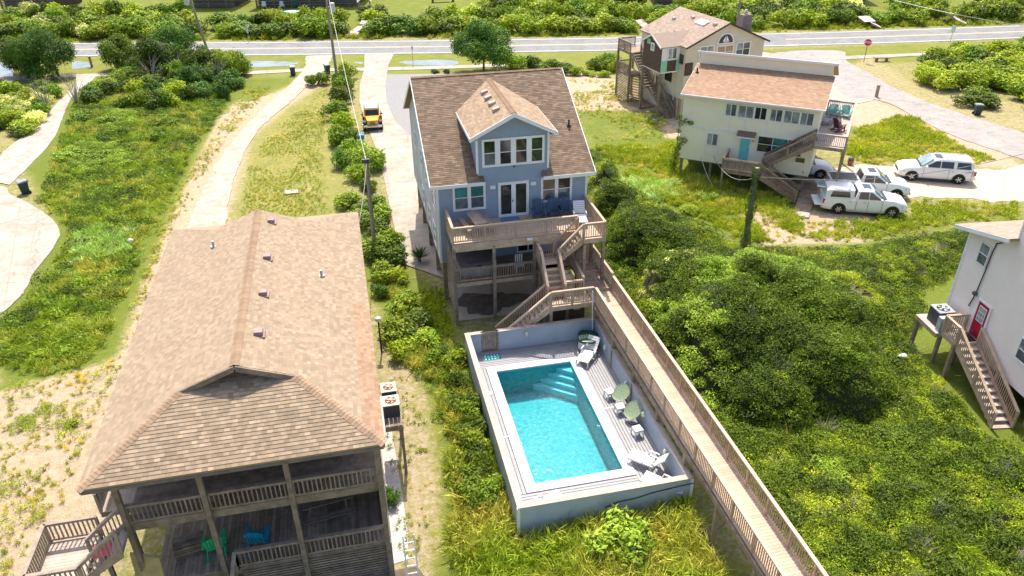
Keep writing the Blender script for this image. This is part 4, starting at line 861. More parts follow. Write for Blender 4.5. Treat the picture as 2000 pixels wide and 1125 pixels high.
deck(T_, dx_0, dx_1, dy0, hy0-.02, UF, 'x', .145, m=wood_old, fm=wood_grey, rim=.3)
deck(T_, dx_0+.2, dx_1, dy0, hy0-.02, LF, 'y', .145, m=mat('lower_deck_board', (.36, .285, .22), .85, scale=2.5, col2=(.22, .17, .13), rand=.25, bump=.003), fm=wood_grey, rim=.3)
railing(T_, [(dx_0+.1, dy0-.02, UF), (dx_1-.05, dy0-.02, UF)], h=.82, m=wood_grey, posts=9, bw=.045, step=.15)
railing(T_, [(-5.6, dy0-.02, LF), (dx_1-.05, dy0-.02, LF)], h=.82, m=wood_grey, posts=9, bw=.045, step=.15)
railing(T_, [(-5.6, dy0-.02, LF), (-5.9, dy0-2.2, LF-1.4)], h=.82, m=wood_grey, posts=9, bw=.045, step=.15)
for x in (dx_0+.02, -6.02, -3.32, dx_1-.05): post(T_, x, dy0-.1, 0, ez-.2, .17, wood_grey)
post(T_, dx_1-.02, 21.5, 0, ez-.2, .15, wood_grey); obj('porch_beam', MB().box(dx_0, dx_1, dy0-.05, dy0+.06, ez-.42, ez-.24), wood_grey, T_)
for k in range(14): obj('skirt_slat', MB().box(-5.5, dx_1, dy0-.05, dy0-.02, .05+k*.125, .12+k*.125), wood_grey, T_)
for k in range(36): obj('side_slat', MB().box(dx_1+.03, dx_1+.06, dy0-.1+k*.145, dy0+.02+k*.145, .05, LF+.0), wood_grey, T_)
obj('side_screen', MB().box(dx_1-.0, dx_1+.02, dy0+.6, hy0, LF, UF-.3), wood_old, T_)
# inclined stair and landing on the far left corner
lz = 3.55
deck(T_, -11.5, -9.9, 18.85, 21.0, lz, 'x', .145, m=mat('pale_old_board', (.52, .44, .37), .85, scale=3, col2=(.40, .33, .27), rand=.12), fm=wood_grey)
railing(T_, [(-9.9, 21.0, lz), (-11.5, 21.0, lz), (-11.5, 18.85, lz), (-9.9, 18.85, lz)], h=.85, m=mat('grey_rail_wood', (.42, .34, .27), .85, scale=3, col2=(.28, .22, .17), rand=.15), posts=1.6, bw=.045, step=.14)
grw = MATS['grey_rail_wood']
stairs(T_, (-8.55, 19.45, UF), (-9.95, 19.45, lz), 1.15, 6, m=MATS['pale_old_board'], fm=grw, rails=(1, 1), h=.85)
deck(T_, -9.75, -8.6, 21.1, 23.3, UF-.35, 'y', .145, m=MATS['pale_old_board'], fm=wood_grey); railing(T_, [(-9.7, 21.1, UF-.35), (-9.7, 23.3, UF-.35)], h=.85, m=grw, bw=.045)
for x, y, z in ((-11.4, 18.95, lz), (-10.0, 18.95, lz), (-11.4, 20.9, lz), (-10.0, 20.9, lz), (-9.7, 22.8, UF-.4)): post(T_, x, y, 0, z-.05, .14, wood_grey)
obj('stringer_board', MB().hexa([(-8.6, 19.0, .6), (-7.6, 18.6, .4), (-7.6, 18.5, .4), (-8.6, 18.9, .6), (-8.9, 20.2, 3.3), (-7.9, 19.8, 3.3), (-7.9, 19.7, 3.3), (-8.9, 20.1, 3.3)]), mat('mossy_board', (.42, .36, .16), .9), T_)
# things standing on the porches
def rocker(label, loc, rz, m): return adirondack(label, loc, rz, m, rock=True)
rocker('green rocking chair on the lower porch of the tan roofed cottage', (-6.45, 20.95, LF), R_(190), mat('bright_green_paint', (.03, .50, .20), .5))
rocker('blue rocking chair on the lower porch behind the near post', (-4.95, 20.9, LF), R_(175), mat('bright_blue_paint', (.02, .28, .45), .5))
pt_ = picnic('dark weathered picnic table on the lower porch by the sliding door', (-2.45, 21.9, LF), R_(98), wood_grey, 1.9)
picnic('dark weathered picnic table on the upper porch under the eave', (-2.2, 22.6, UF), R_(98), wood_grey, 1.9)
wc = thing('storage_crate', 'old dark wooden crate beside the green rocking chair', 'crate', (-7.35, 21.1, LF), R_(10))
for k in range(4): obj('plank', MB().box(-.5, .5, -.3, -.27, .02+k*.13, .13+k*.13), wood_old, wc); obj('plank', MB().box(-.5, .5, -.28+k*.145, -.15+k*.145, .55, .58), wood_old, wc)
obj('side', MB().box(-.5, -.47, -.27, .3, 0, .55).box(.47, .5, -.27, .3, 0, .55).box(-.47, .47, .27, .3, 0, .55), wood_old, wc)
rt_ = obj('beach_towel', MB().box(-9.62, -8.75, 19.15, 19.7, 4.45, 4.48), mat('pink_towel', (.60, .10, .14), .9, .2, 6)); rt_['label'] = 'pink and red towel behind the slanted porch railing'; rt_['category'] = 'towel'; rt_.location.z = -.1
for k, (x, c_) in enumerate(((-5.7, 'bright_blue_paint'), (-4.8, 'bright_green_paint'))):
    adirondack(('blue garden chair in the shade of the upper porch', 'green garden chair in the shade of the upper porch')[k], (x, 23.2, UF), R_(180), MATS[c_])
# two air conditioners on their stand
AS = thing('utility_stand', 'tall timber stand beside the tan roof carrying two air conditioners', 'stand', (0, 0, 0))
for i in range(4): obj('plank', MB().box(.04+i*.18, .205+i*.18, 25.3, 27.75, 2.71, 2.75), wood_grey, AS)
obj('frame', MB().box(.02, .78, 25.27, 25.33, 2.5, 2.705).box(.02, .78, 27.7, 27.76, 2.5, 2.705).box(.02, .07, 25.335, 27.695, 2.5, 2.705), wood_grey, AS)
for x, y in ((.7, 25.4), (.7, 27.65)): post(AS, x, y, 0, 2.5, .12, wood_grey)
def ac(label, loc, s, body, top, fan, group=None):
    t = thing('air_conditioner', label, 'air conditioner', loc, 0, group); obj('casing', MB().box(-s/2, s/2, -s/2, s/2, 0, s*.95), body, t); obj('top_panel', MB().box(-s/2-.02, s/2+.02, -s/2-.02, s/2+.02, s*.95, s*.95+.05), top, t)
    obj('fan_well', MB().cyl((0, 0, s*.95+.05), (0, 0, s*.95+.055), s*.38, n=24), fan, t); f = MB()
    for k in range(5): a = k*1.257; f.hexa([(.04*math.cos(a), .04*math.sin(a), s*.95+.06), (s*.33*math.cos(a-.3), s*.33*math.sin(a-.3), s*.95+.06), (s*.35*math.cos(a+.3), s*.35*math.sin(a+.3), s*.95+.06), (.05*math.cos(a+1), .05*math.sin(a+1), s*.95+.06)]+[(.04*math.cos(a), .04*math.sin(a), s*.95+.07), (s*.33*math.cos(a-.3), s*.33*math.sin(a-.3), s*.95+.07), (s*.35*math.cos(a+.3), s*.35*math.sin(a+.3), s*.95+.09), (.05*math.cos(a+1), .05*math.sin(a+1), s*.95+.07)])
    obj('fan_blades', f, mat('rusty_fan', (.55, .36, .24), .7) if fan.name == 'rust' else grey_m, t)
    g = MB()
    for k in range(9): z = .08+k*(s*.95-.14)/9; g.box(-s/2-.012, s/2+.012, -s/2-.012, -s/2-.002, z, z+.02); g.box(s/2+.002, s/2+.012, -s/2, s/2, z, z+.02)
    obj('side_louvres', g, dark_m, t); obj('fan_hub', MB().cyl((0, 0, s*.95+.06), (0, 0, s*.95+.12), .07), white_pl, t); return t
rust = mat('rust', (.26, .09, .04), .9, .3, 14); ivory = mat('ivory_panel', (.70, .66, .56), .6)
ac('air conditioner with rusty fan on the stand, nearer the house street end', (.36, 27.2, 2.75), .62, dark_m, ivory, rust, 'air conditioners beside the tan roof'); ac('air conditioner with rusty fan on the stand, nearer the camera', (.38, 26.2, 2.75), .66, dark_m, ivory, rust, 'air conditioners beside the tan roof')
gr_ = sheet('white_gravel_strip', [(-.3, 20.5), (.3, 20.6), (.42, 22), (.36, 26), (.22, 31), (-.3, 31)], .02, mat('white_gravel', (.62, .58, .54), .95, scale=14, col2=(.42, .38, .34), bump=.03, bscale=18), .04)
sheet('soil_patch', [(-.3, 16), (.5, 16), (1.1, 17.3), (1.0, 19.2), (.6, 20.2), (-.3, 20.2)], .026, mat('dark_soil', (.16, .12, .085), .95, scale=4, bump=.03), .04)
gb = thing('step_ladder', 'white metal ladder leaning on the cottage wall by the gravel', 'ladder', (.18, 19.3, 0)); obj('rail', MB().beam((0, 0, 0), (0, .5, 2.2), .05, .04).beam((.4, 0, 0), (.4, .5, 2.2), .05, .04), white, gb)
for k in range(6): obj('rung', MB().box(.03, .37, .05+k*.07, .08+k*.07, .25+k*.33, .28+k*.33), white, gb)
# ================================================================ YELLOW HOUSE
yo = at(1320+55/3.308, 80+352/3.308, 6.5)
Y_ = thing('beach_house', 'cream clapboard house on piles with terracotta roof, teal door and timber stairs', 'house', (yo.x, yo.y, 0), R_(-37.6))
YW, YZ0, YZ1, YDp = 10.2, 1.35, 6.6, 4.7
lap_wall(Y_, 'wall', [(0, YZ0), (YW, YZ0), (YW, YZ1), (0, YZ1)], (0, 0, 0), EX, FN, cream_side)
lap_wall(Y_, 'wall', [(0, YZ0), (9.2, YZ0), (9.2, 6.9), (YDp, 8.9), (YDp, 7.95), (0, 6.6)], (0, 0, 0), EY, (-1, 0, 0), cream_side); lap_wall(Y_, 'wall', [(0, YZ0), (9.2, YZ0), (9.2, 6.9), (YDp, 8.9), (YDp, 7.95), (0, 6.6)], (YW, 0, 0), EY, (1, 0, 0), cream_side)
lap_wall(Y_, 'wall', [(0, YZ0), (YW, YZ0), (YW, 7.0), (0, 7.0)], (0, 9.2, 0), EX, EY, cream_side)
lap_wall(Y_, 'clerestory_wall', [(-.05, 7.6), (YW+.1, 7.6), (YW+.1, 8.85), (-.05, 8.85)], (0, YDp, 0), EX, FN, cream_side, exp=.16)
rs_ = (7.95-6.72)/(YDp+.38); ry = slab(Y_, 'roof', [(-.2, -.38, 6.72), (YW+.3, -.38, 6.72), (YW+.3, YDp, 7.95), (-.2, YDp, 7.95)], .14, shin_y)
shingles(ry, (-.2, -.38, 6.72), EX, (0, 1, rs_), [(0, 0), (YW+.5, 0), (YW+.5, (YDp+.38)*math.sqrt(1+rs_**2)), (0, (YDp+.38)*math.sqrt(1+rs_**2))], shin_y, sw=.28, exp=.14, lo=.82, hi=1.14, seed=21)
r2 = slab(Y_, 'rear_roof', [(-.2, YDp-.25, 8.98), (YW+.35, YDp-.25, 8.98), (YW+.35, 9.6, 6.95), (-.2, 9.6, 6.95)], .12, shin_y)
obj('roof_edge', MB().box(-.25, YW+.4, YDp-.3, YDp-.24, 8.82, 9.0), white, Y_); obj('gutter', MB().box(-.22, YW+.32, -.46, -.385, 6.6, 6.72), white, Y_)
for x in (-.22, YW+.3): obj('rake_board', MB().prism([(x, -.38, 6.56), (x, -.38, 6.71), (x, YDp, 7.94), (x, YDp, 7.79)], (.03, 0, 0)), white, Y_)
obj('vent_pipe', MB().cyl((.15, 3.1, 7.5), (.15, 3.1, 7.95), .06).cyl((.15, 3.1, 7.55), (.15, 3.1, 7.62), .15), black_m, Y_)
yf = (0, -.012, 0)
for x0, x1, li in ((3.3, 4.2, [glass_c, glass_b]), (4.25, 5.5, [glass_c, glass_c]), (5.5, 6.45, [glass, glass]), (6.65, 7.6, [glass_c, glass_b]), (7.65, 8.85, [glass_c, glass_c]), (8.85, 9.85, [glass_c, glass_b])): window(Y_, yf, EX, FN, x0, x1, 5.3, 6.32, 2, 1, lites=li, fw=.07, mull=.05)
for x in (3.75, 4.9, 6.55, 7.62, 8.85): obj('wall_batten', MB().box(x-.04, x+.04, -.03, -.013, 4.2, 5.3), white, Y_)
window(Y_, yf, EX, FN, 2.15, 3.07, 2.75, 3.8, 2, 1, lites=[glass_c, glass_b], fw=.07, mull=.05); obj('panel_trim', MB().box(2.1, 2.14, -.03, -.013, 2.0, 2.75).box(3.08, 3.12, -.03, -.013, 2.0, 2.75).box(2.1, 3.12, -.031, -.014, 1.96, 2.0), white, Y_)
window(Y_, yf, EX, FN, 6.05, 9.45, 2.78, 4.12, 3, 2, lites=[glass, glass_t, glass], fw=.07, mull=.05)
dd = obj('front_door', MB().box(4.8, 5.5, -.06, -.013, 1.95, 3.82), teal_lt, Y_); 
for k in range(6): obj('door_plank', MB().box(4.81+k*.115, 4.92+k*.115, -.075, -.061, 1.97, 3.8), teal_lt, dd)
obj('door_handle', MB().box(5.4, 5.44, -.12, -.07, 2.8, 2.95), dark_m, dd); obj('door_frame', MB().box(4.7, 4.795, -.05, -.013, 1.95, 3.92).box(5.505, 5.6, -.05, -.013, 1.95, 3.92).box(4.796, 5.504, -.05, -.013, 3.825, 3.92), white, Y_)
aw = slab(Y_, 'awning', [(4.5, -.62, 4.0), (5.9, -.62, 4.0), (5.9, -.01, 4.3), (4.5, -.01, 4.3)], .06, shin_m); obj('awning_fascia', MB().box(4.48, 5.92, -.66, -.625, 3.9, 4.0), white, Y_)
obj('band_board', MB().box(0, 4.45, -.035, -.013, 4.02, 4.14), white, Y_); obj('wall_lamp', MB().box(5.72, 5.84, -.15, -.013, 3.55, 3.75), mat('amber_lamp', (.75, .45, .2), .4), Y_); obj('wall_lamp', MB().box(9.75, 9.87, -.12, -.013, 1.6, 1.75), MATS['amber_lamp'], Y_)
obj('window_wall', MB().box(9.1, 9.75, -.05, -.013, 2.4, 2.75), glass, Y_)
for x in (.3, 2.7, 5.1, 7.5, 9.9):
    for y in (.2, 3.2, 6.2, 9.0): post(Y_, x, y, 0, YZ0, .2, wood_mid, 'pile')
obj('cross_brace', MB().beam((7.4, .0, .3), (9.8, .0, 1.3), .05, .14).beam((7.4, -.06, 1.3), (9.8, -.06, .3), .05, .14), wood_mid, Y_); obj('floor_underside', MB().box(.05, YW-.05, .05, 9.1, YZ0-.08, YZ0), wood_grey, Y_)
deck(Y_, 4.0, 6.75, -2.45, -.02, 1.85, 'y', .14, m=wood_mid, fm=wood_mid); railing(Y_, [(4.03, -.1, 1.85), (4.03, -2.42, 1.85), (6.72, -2.42, 1.85)], m=wood_mid, capm=wood_rail)
for x in (4.1, 6.65): post(Y_, x, -2.35, 0, 1.8, .15, wood_mid)
stairs(Y_, (10.2, -.68, 4.3), (6.78, -.68, 1.85), 1.0, 12, m=wood_mid, fm=wood_mid, rails=(1, 1)); stairs(Y_, (6.8, -1.9, 1.85), (9.75, -1.9, .08), 1.05, 9, m=wood_mid, fm=wood_mid, rails=(1, 1))
yd = deck(Y_, 10.22, 12.4, -1.25, 7.9, 4.3, 'x', .14, m=pool_cap, fm=wood_mid); railing(Y_, [(10.25, -1.2, 4.3), (12.36, -1.2, 4.3), (12.36, 7.85, 4.3), (10.3, 7.85, 4.3)], m=wood_mid, capm=pool_cap, posts=2.0)
for y in (-1.15, 3.3, 7.8): post(Y_, 12.3, y, 0, 4.1, .17, wood_mid)
def yw(u, v, z): a = R_(-37.6); return (yo.x+u*math.cos(a)-v*math.sin(a), yo.y+u*math.sin(a)+v*math.cos(a), z)
adirondack('pale teal garden chair at the far end of the cream house deck, left one', yw(10.75, 6.9, 4.3), R_(150), teal_lt, 'teal garden chairs on the side deck'); adirondack('pale teal garden chair at the far end of the deck, by the outer rail', yw(11.8, 6.95, 4.3), R_(135), teal_lt, 'teal garden chairs on the side deck')
tt = thing('small_table', 'pale teal table between the two teal chairs', 'table', yw(11.3, 6.85, 4.3)); obj('top', MB().cyl((0, 0, .45), (0, 0, .49), .28, n=14), teal_lt, tt); obj('leg', MB().cyl((0, 0, 0), (0, 0, .45), .04), teal_lt, tt)
adirondack('dark red brown rocking chair on the cream house deck', yw(11.6, 2.9, 4.3), R_(95), mat('dark_red_wood', (.10, .025, .02), .5), rock=True)
adirondack('grey white chair against the wall on the cream house deck', yw(10.65, 4.1, 4.3), R_(40), mat('silver_wood', (.5, .5, .5), .6))
tb = thing('bar_table', 'black square table beside the grey chair on the deck', 'table', yw(11.0, 4.7, 4.3), R_(-37)); obj('top', MB().box(-.3, .3, -.3, .3, .72, .76), black_m, tb)
for sx in (-.26, .26):
    for sy in (-.26, .26): obj('leg', MB().box(sx-.025, sx+.025, sy-.025, sy+.025, 0, .72), black_m, tb)
cl = thing('cooler', 'white cool box at the head of the stairs on the side deck', 'cool box', yw(10.6, .3, 4.3), R_(-37)); obj('tub', MB().box(-.3, .3, -.2, .2, 0, .34), white_pl, cl); obj('lid', MB().box(-.31, .31, -.21, .21, .345, .42), white_pl, cl)
wk = thing('plank_walk', 'weathered plank walk leading under the cream house', 'walkway', yw(9.9, -2.6, 0), R_(-37.6))
mew = MB().box(0, 1.15, 0, .135, .0, .06).mesh('plank', wood_mid)
for i in range(42): link('plank', mew, wk, loc=(0, -1.3+i*.145, .05))
link('plank', MB().box(-1.2, 1.15, 0, .9, .0, .07).mesh('plank', pool_cap), wk, loc=(0, -2.25, .05))
# ================================================================ TAUPE HOUSE
go = at(1200+635/4.5, 415/4.5, 7.0)
G_ = thing('beach_house', 'tall taupe house with pinkish shingle roof, arched gable window and dark brown bay', 'house', (go.x, go.y, 0), R_(9))
gw, gd, ge, gr_z = 8.9, 8.3, 7.05, 8.92
lap_wall(G_, 'wall', [(0, 2.0), (gw, 2.0), (gw, ge), (gw/2, gr_z-.1), (0, ge)], (0, 0, 0), EX, FN, taupe_side, exp=.4, proud=.004); lap_wall(G_, 'wall', [(0, 2.0), (gd, 2.0), (gd, ge), (0, ge)], (0, 0, 0), EY, (-1, 0, 0), taupe_side, exp=.4, proud=.004)
lap_wall(G_, 'wall', [(0, 2.0), (gd, 2.0), (gd, ge), (0, ge)], (gw, 0, 0), EY, (1, 0, 0), taupe_side, exp=.4, proud=.004); lap_wall(G_, 'wall', [(0, 2.0), (gw, 2.0), (gw, ge), (gw/2, gr_z-.1), (0, ge)], (0, gd, 0), EX, EY, taupe_side, exp=.4, proud=.004)
gs = (gr_z-ge)/(gw/2); gh = math.sqrt(1+gs*gs)
g1 = slab(G_, 'roof', [(-.15, -.2, ge-.06), (gw/2, -.2, gr_z), (gw/2, gd+.3, gr_z), (-.15, gd+.3, ge-.06)], .14, shin_g); g2 = slab(G_, 'roof', [(gw+.5, -.2, ge-.21), (gw+.5, gd+.3, ge-.21), (gw/2, gd+.3, gr_z), (gw/2, -.2, gr_z)], .14, shin_g)
shingles(g1, (-.15, gd+.3, ge-.06), (0, -1, 0), (gw/2+.15, 0, gr_z-ge+.06), [(0, 0), (gd+.5, 0), (gd+.5, (gw/2+.15)*gh), (0, (gw/2+.15)*gh)], shin_g, sw=.3, exp=.16, lo=.85, hi=1.14, seed=31)
for a, c in (((-.15, ge-.1), (gw/2, gr_z-.04)), ((gw+.5, ge-.26), (gw/2, gr_z-.04))): obj('rake_board', MB().beam((a[0], -.23, a[1]-.04), (c[0], -.23, c[1]-.04), .05, .16), mat('dark_brown_trim', (.07, .05, .045), .7), G_)
window(G_, (0, -.01, 0), EX, FN, 1.45, 3.12, 5.6, 6.95, 2, 2, fw=.1, lites=[glass_c, glass_c, glass_b, glass_b]); window(G_, (0, -.01, 0), EX, FN, 3.4, 5.35, 5.5, 6.82, 2, 2, fw=.1, lites=[mat('salmon_curtain', (.45, .30, .22), .3)], ); window(G_, (0, -.01, 0), EX, FN, 5.6, 7.3, 5.55, 6.95, 2, 2, fw=.1, lites=[glass_c, glass_b, glass_b, glass])
af = MB(); N_ = 14
for i in range(N_):
    a0, a1 = math.pi*i/N_, math.pi*(i+1)/N_; P = lambda r, a, y: (4.33+r*.95*math.cos(a), y, 7.02+r*.95*math.sin(a)); af.hexa([P(.86, a0, -.07), P(1, a0, -.07), P(1, a1, -.07), P(.86, a1, -.07), P(.86, a0, -.01), P(1, a0, -.01), P(1, a1, -.01), P(.86, a1, -.01)])
af.box(3.4, 5.26, -.07, -.01, 6.93, 7.02); ar = obj('arched_window', af, white, G_)
obj('pane', MB().poly([(4.33+.8*math.cos(math.pi*i/N_), -.035, 7.03+.8*math.sin(math.pi*i/N_)) for i in range(N_+1)]), glass, ar)
obj('sailboat_emblem', MB().poly([(4.28, -.04, 7.2), (4.28, -.04, 7.68), (4.0, -.04, 7.2)]).poly([(4.36, -.04, 7.2), (4.7, -.04, 7.2), (4.36, -.04, 7.72)]).poly([(3.98, -.04, 7.16), (4.12, -.04, 7.08), (4.6, -.04, 7.08), (4.74, -.04, 7.16)]), white, ar)
for x, y, w_, l_ in ((2.6, 6.6, .3, .3), (3.5, 4.6, .3, .3), (3.55, .9, .35, .3)): z = ge+gs*x; obj('roof_vent', MB().box(x-w_/2, x+w_/2, y-l_/2, y+l_/2, z-.05, z+.22), mat('pale_vent', (.6, .55, .5), .5), G_)
z = ge+gs*3.3; sk = obj('skylight', MB().hexa([(2.9, 1.9, ge+gs*2.9), (3.6, 1.9, ge+gs*3.6), (3.6, 3.4, ge+gs*3.6), (2.9, 3.4, ge+gs*2.9), (2.9, 1.9, ge+gs*2.9+.16), (3.6, 1.9, ge+gs*3.6+.16), (3.6, 3.4, ge+gs*3.6+.16), (2.9, 3.4, ge+gs*2.9+.16)]), white_pl, G_)
obj('vent_pipe', MB().cyl((.8, 3.6, 7.3), (.8, 3.6, 7.75), .06).cyl((.8, 3.6, 7.35), (.8, 3.6, 7.42), .14), black_m, G_)
ch = obj('chimney', MB().box(6.75, 7.75, .9, 1.7, 7.2, 9.2), mat('grey_board_chimney', (.22, .185, .19), .8, scale=3, stretch=(1, 1, 8)), G_)
for k in range(9): obj('board', MB().box(6.72, 7.78, .88, .895, 7.6+k*.18, 7.75+k*.18), MATS['grey_board_chimney'], ch)
obj('chimney_pot', MB().cyl((7.25, 1.3, 9.2), (7.25, 1.3, 9.4), .16).cyl((7.25, 1.3, 9.45), (7.25, 1.3, 9.65), .22, .12), mat('pale_cap', (.6, .5, .42), .5), ch)
# bay on its left flank
by0, by1, bx0, bz0 = 1.0, 4.4, -2.0, 4.55; brz = 7.9
lap_wall(G_, 'bay_wall', [(by0, bz0), (by1, bz0), (by1, 7.0), ((by0+by1)/2, brz-.08), (by0, 7.0)], (bx0, 0, 0), EY, (-1, 0, 0), dark_side, exp=.17, proud=.02); lap_wall(G_, 'bay_wall', [(bx0, bz0), (0, bz0), (0, 7.0), (bx0, 7.0)], (0, by0, 0), EX, FN, white, exp=.5, proud=.002); lap_wall(G_, 'bay_wall', [(bx0, bz0), (0, bz0), (0, 7.0), (bx0, 7.0)], (0, by1, 0), EX, EY, white, exp=.5)
lap_wall(G_, 'bay_panel', [(-1.35, bz0+.05), (-.35, bz0+.05), (-.35, 5.65), (-1.35, 5.65)], (0, by0-.02, 0), EX, FN, dark_side, exp=.17)
obj('mint_panel', MB().box(-1.95, -1.37, by0-.04, by0-.015, bz0+.03, 5.65).box(-.33, -.03, by0-.04, by0-.015, bz0+.03, 5.65), mint, G_); obj('bay_floor', MB().box(bx0, 0, by0, by1, bz0-.08, bz0), white, G_)
window(G_, (0, by0-.02, 0), EX, FN, -1.4, -.35, 5.72, 6.85, 2, 1, fw=.09, lites=[glass_c, glass_b]); window(G_, (bx0-.02, 0, 0), (0, -1, 0), (-1, 0, 0), -3.0, -2.35, 6.3, 7.05, 1, 1, fw=.12, lites=[glass_c]); obj('mint_panel', MB().box(bx0-.03, bx0-.015, 3.2, 3.8, 6.8, 7.3), mint, G_)
bm = (by0+by1)/2
for y0_, s_ in ((by0-.15, 1), (by1+.15, -1)): bb_ = slab(G_, 'bay_roof', [(bx0-.25, y0_, 6.95), (bx0-.25, bm, brz), (1.9, bm, brz), (.2, y0_, 6.95)], .1, shin_g)
obj('bay_rake', MB().prism([(bx0-.3, by0-.18, 6.8), (bx0-.3, by0-.18, 6.95), (bx0-.3, bm, brz), (bx0-.3, by1+.18, 6.95), (bx0-.3, by1+.18, 6.8), (bx0-.3, bm, brz-.17)], (.05, 0, 0)), white, G_)
for x, y in ((bx0+.1, by0+.1), (bx0+.1, by1)): post(G_, x, y, 0, bz0-.08, .2, wood_grey)
post(G_, -.1, .1, 0, 2.0, .22, wood_mid, 'pile'); 
for x in (2.5, 5.5, 8.8):
    for y in (.2, 4.2, 8.1): post(G_, x, y, 0, 2.0, .22, wood_mid, 'pile')
obj('lower_wall', MB().box(.1, gw, .8, gd, 0, 2.0), taupe_side, G_); obj('dark_shutter', MB().box(-.03, -.005, .3, 1.0, 5.3, 6.2).box(.02, .9, -.05, -.01, 4.3, 5.5), dark_side, G_); obj('dark_window', MB().box(-.06, -.01, 2.0, 3.2, 3.2, 4.3), glass, G_); obj('downpipe', MB().box(-.1, -.01, 1.25, 1.35, 1.6, 4.5), taupe_side, G_)
deck(G_, -2.0, 0, 6.8, 9.6, 5.2, 'x', .14, m=wood_mid, fm=wood_grey); railing(G_, [(-1.95, 7.0, 5.2), (-1.95, 9.55, 5.2), (0, 9.55, 5.2)], m=wood_grey); railing(G_, [(-1.95, 7.2, 2.9), (-1.95, 9.55, 2.9), (0, 9.55, 2.9)], m=wood_grey); deck(G_, -2.0, 0, 6.8, 9.6, 2.9, 'x', .14, m=wood_mid, fm=wood_grey)
for x, y in ((-1.95, 9.5), (-1.95, 6.9), (-.1, 9.5)): post(G_, x, y, 0, 5.1, .18, wood_grey)
stairs(G_, (-1.35, 6.8, 5.2), (-1.35, 3.9, 2.6), .95, 12, m=wood_grey, fm=wood_grey, rails=(0, 1)); stairs(G_, (-1.05, 3.8, 2.6), (-.75, .6, .1), .95, 13, m=wood_grey, fm=wood_grey, rails=(0, 1)); deck(G_, -1.9, -.2, 3.7, 4.4, 2.6, 'x', .14, m=wood_grey, fm=wood_grey)
for k in range(16): obj('screen_slat', MB().box(-2.02, -1.98, 6.9, 9.5, .1+k*.17, .2+k*.17), wood_mid, G_); obj('screen_slat', MB().box(-1.9, -.1, 6.85, 6.89, .1+k*.17, .2+k*.17), wood_mid, G_)
for k in range(11): obj('screen_slat', MB().box(-.03, .0, .9, 2.6, .1+k*.17, .2+k*.17), wood_grey, G_)
patio = deck(G_, -1.9, -.05, 4.5, 6.6, .14, 'x', .14, m=mat('reddish_board', (.34, .21, .15), .9, rand=.1), fm=wood_mid, rim=.08)
# ================================================================ RIGHT HOUSE
rk = at(1898.6, 444.9, 7.0); ra_ = R_(-96.7)
R1 = thing('beach_house', 'beige clapboard house at the right edge with a red door and outside stair', 'house', (rk.x, rk.y, 0), ra_)
lap_wall(R1, 'wall', [(0, 1.43), (12, 1.43), (12, 9.2), (3.1, 9.2), (3.1, 7.95), (0, 7.05)], (0, 0, 0), EX, FN, beige_side, exp=.12); lap_wall(R1, 'wall', [(0, 1.43), (9, 1.43), (9, 7.05), (0, 7.05)], (0, 0, 0), EY, (-1, 0, 0), beige_side, exp=.12); lap_wall(R1, 'wall', [(0, 1.43), (9, 1.43), (9, 9.2), (0, 9.2)], (12, 0, 0), EY, (1, 0, 0), beige_side)
slab(R1, 'roof', [(-.6, -.45, 6.95), (3.1, -.45, 7.95), (3.1, 9, 7.95), (-.6, 9, 6.95)], .14, shin_g)
rz_ = slab(R1, 'roof', [(3.1, -.05, 9.2), (12, -.05, 9.2), (12, 9, 10.4), (3.1, 9, 10.4)], .14, shin_g)
shingles(R1, (-.6, 9, 6.95), (0, -1, 0), (3.7, 0, 1.0), [(0, 0), (9.45, 0), (9.45, 3.83), (0, 3.83)], shin_g, sw=.3, exp=.15, lo=.85, hi=1.12, seed=41, name='shingle_near')
obj('rake_board', MB().beam((-.6, -.47, 6.84), (3.1, -.47, 7.84), .05, .2), white, R1); obj('upper_trim', MB().box(3.02, 3.1, -.05, .05, 7.9, 9.3), white, R1); obj('corner_trim', MB().box(-.03, .1, -.03, .1, 1.43, 6.95), white, R1)
obj('soffit', MB().hexa([(-.6, -.44, 6.78), (3.1, -.44, 7.78), (3.1, -.01, 7.78), (-.6, -.01, 6.78), (-.6, -.44, 6.8), (3.1, -.44, 7.8), (3.1, -.01, 7.8), (-.6, -.01, 6.8)]), white, R1)
window(R1, (0, -.012, 0), EX, FN, .98, 1.72, 5.62, 6.8, 1, 2, lites=[glass_c, glass_b], fw=.06); window(R1, (0, -.012, 0), EX, FN, 5.27, 6.1, 2.8, 3.98, 1, 2, lites=[glass_c, glass_b], fw=.06)
rd = obj('front_door', MB().box(2.14, 2.94, -.05, -.013, 2.08, 4.02), red_p, R1); obj('door_frame', MB().box(2.0, 2.135, -.07, -.013, 2.05, 4.12).box(2.945, 3.06, -.07, -.013, 2.05, 4.12).box(2.136, 2.944, -.07, -.013, 4.025, 4.12), white, R1)
obj('window_light', MB().box(2.28, 2.8, -.065, -.051, 3.0, 3.85), white, rd)
for i in range(3):
    for j in range(3): obj('pane', MB().box(2.31+i*.16, 2.45+i*.16, -.07, -.066, 3.04+j*.265, 3.27+j*.265), mat('pale_mottled_glass', (.33, .42, .38), .15, .3, 12), rd)
for x in (2.26, 2.58): obj('raised_panel', MB().box(x, x+.24, -.062, -.051, 2.25, 2.85), red_p, rd)
obj('door_handle', MB().blob((2.85, -.09, 2.95), (.035, .035, .035), 6), grey_m, rd)
rc = MB(); cpts = [(2.25, -.06, 7.3), (1.95, -.06, 7.1), (1.88, -.06, 6.6), (1.83, -.06, 5.5), (1.75, -.06, 4.4), (1.72, -.06, 4.2), (1.68, -.06, 3.9), (1.55, -.06, 3.35)]
for p, q in zip(cpts, cpts[1:]): rc.cyl(p, q, .028, n=8)
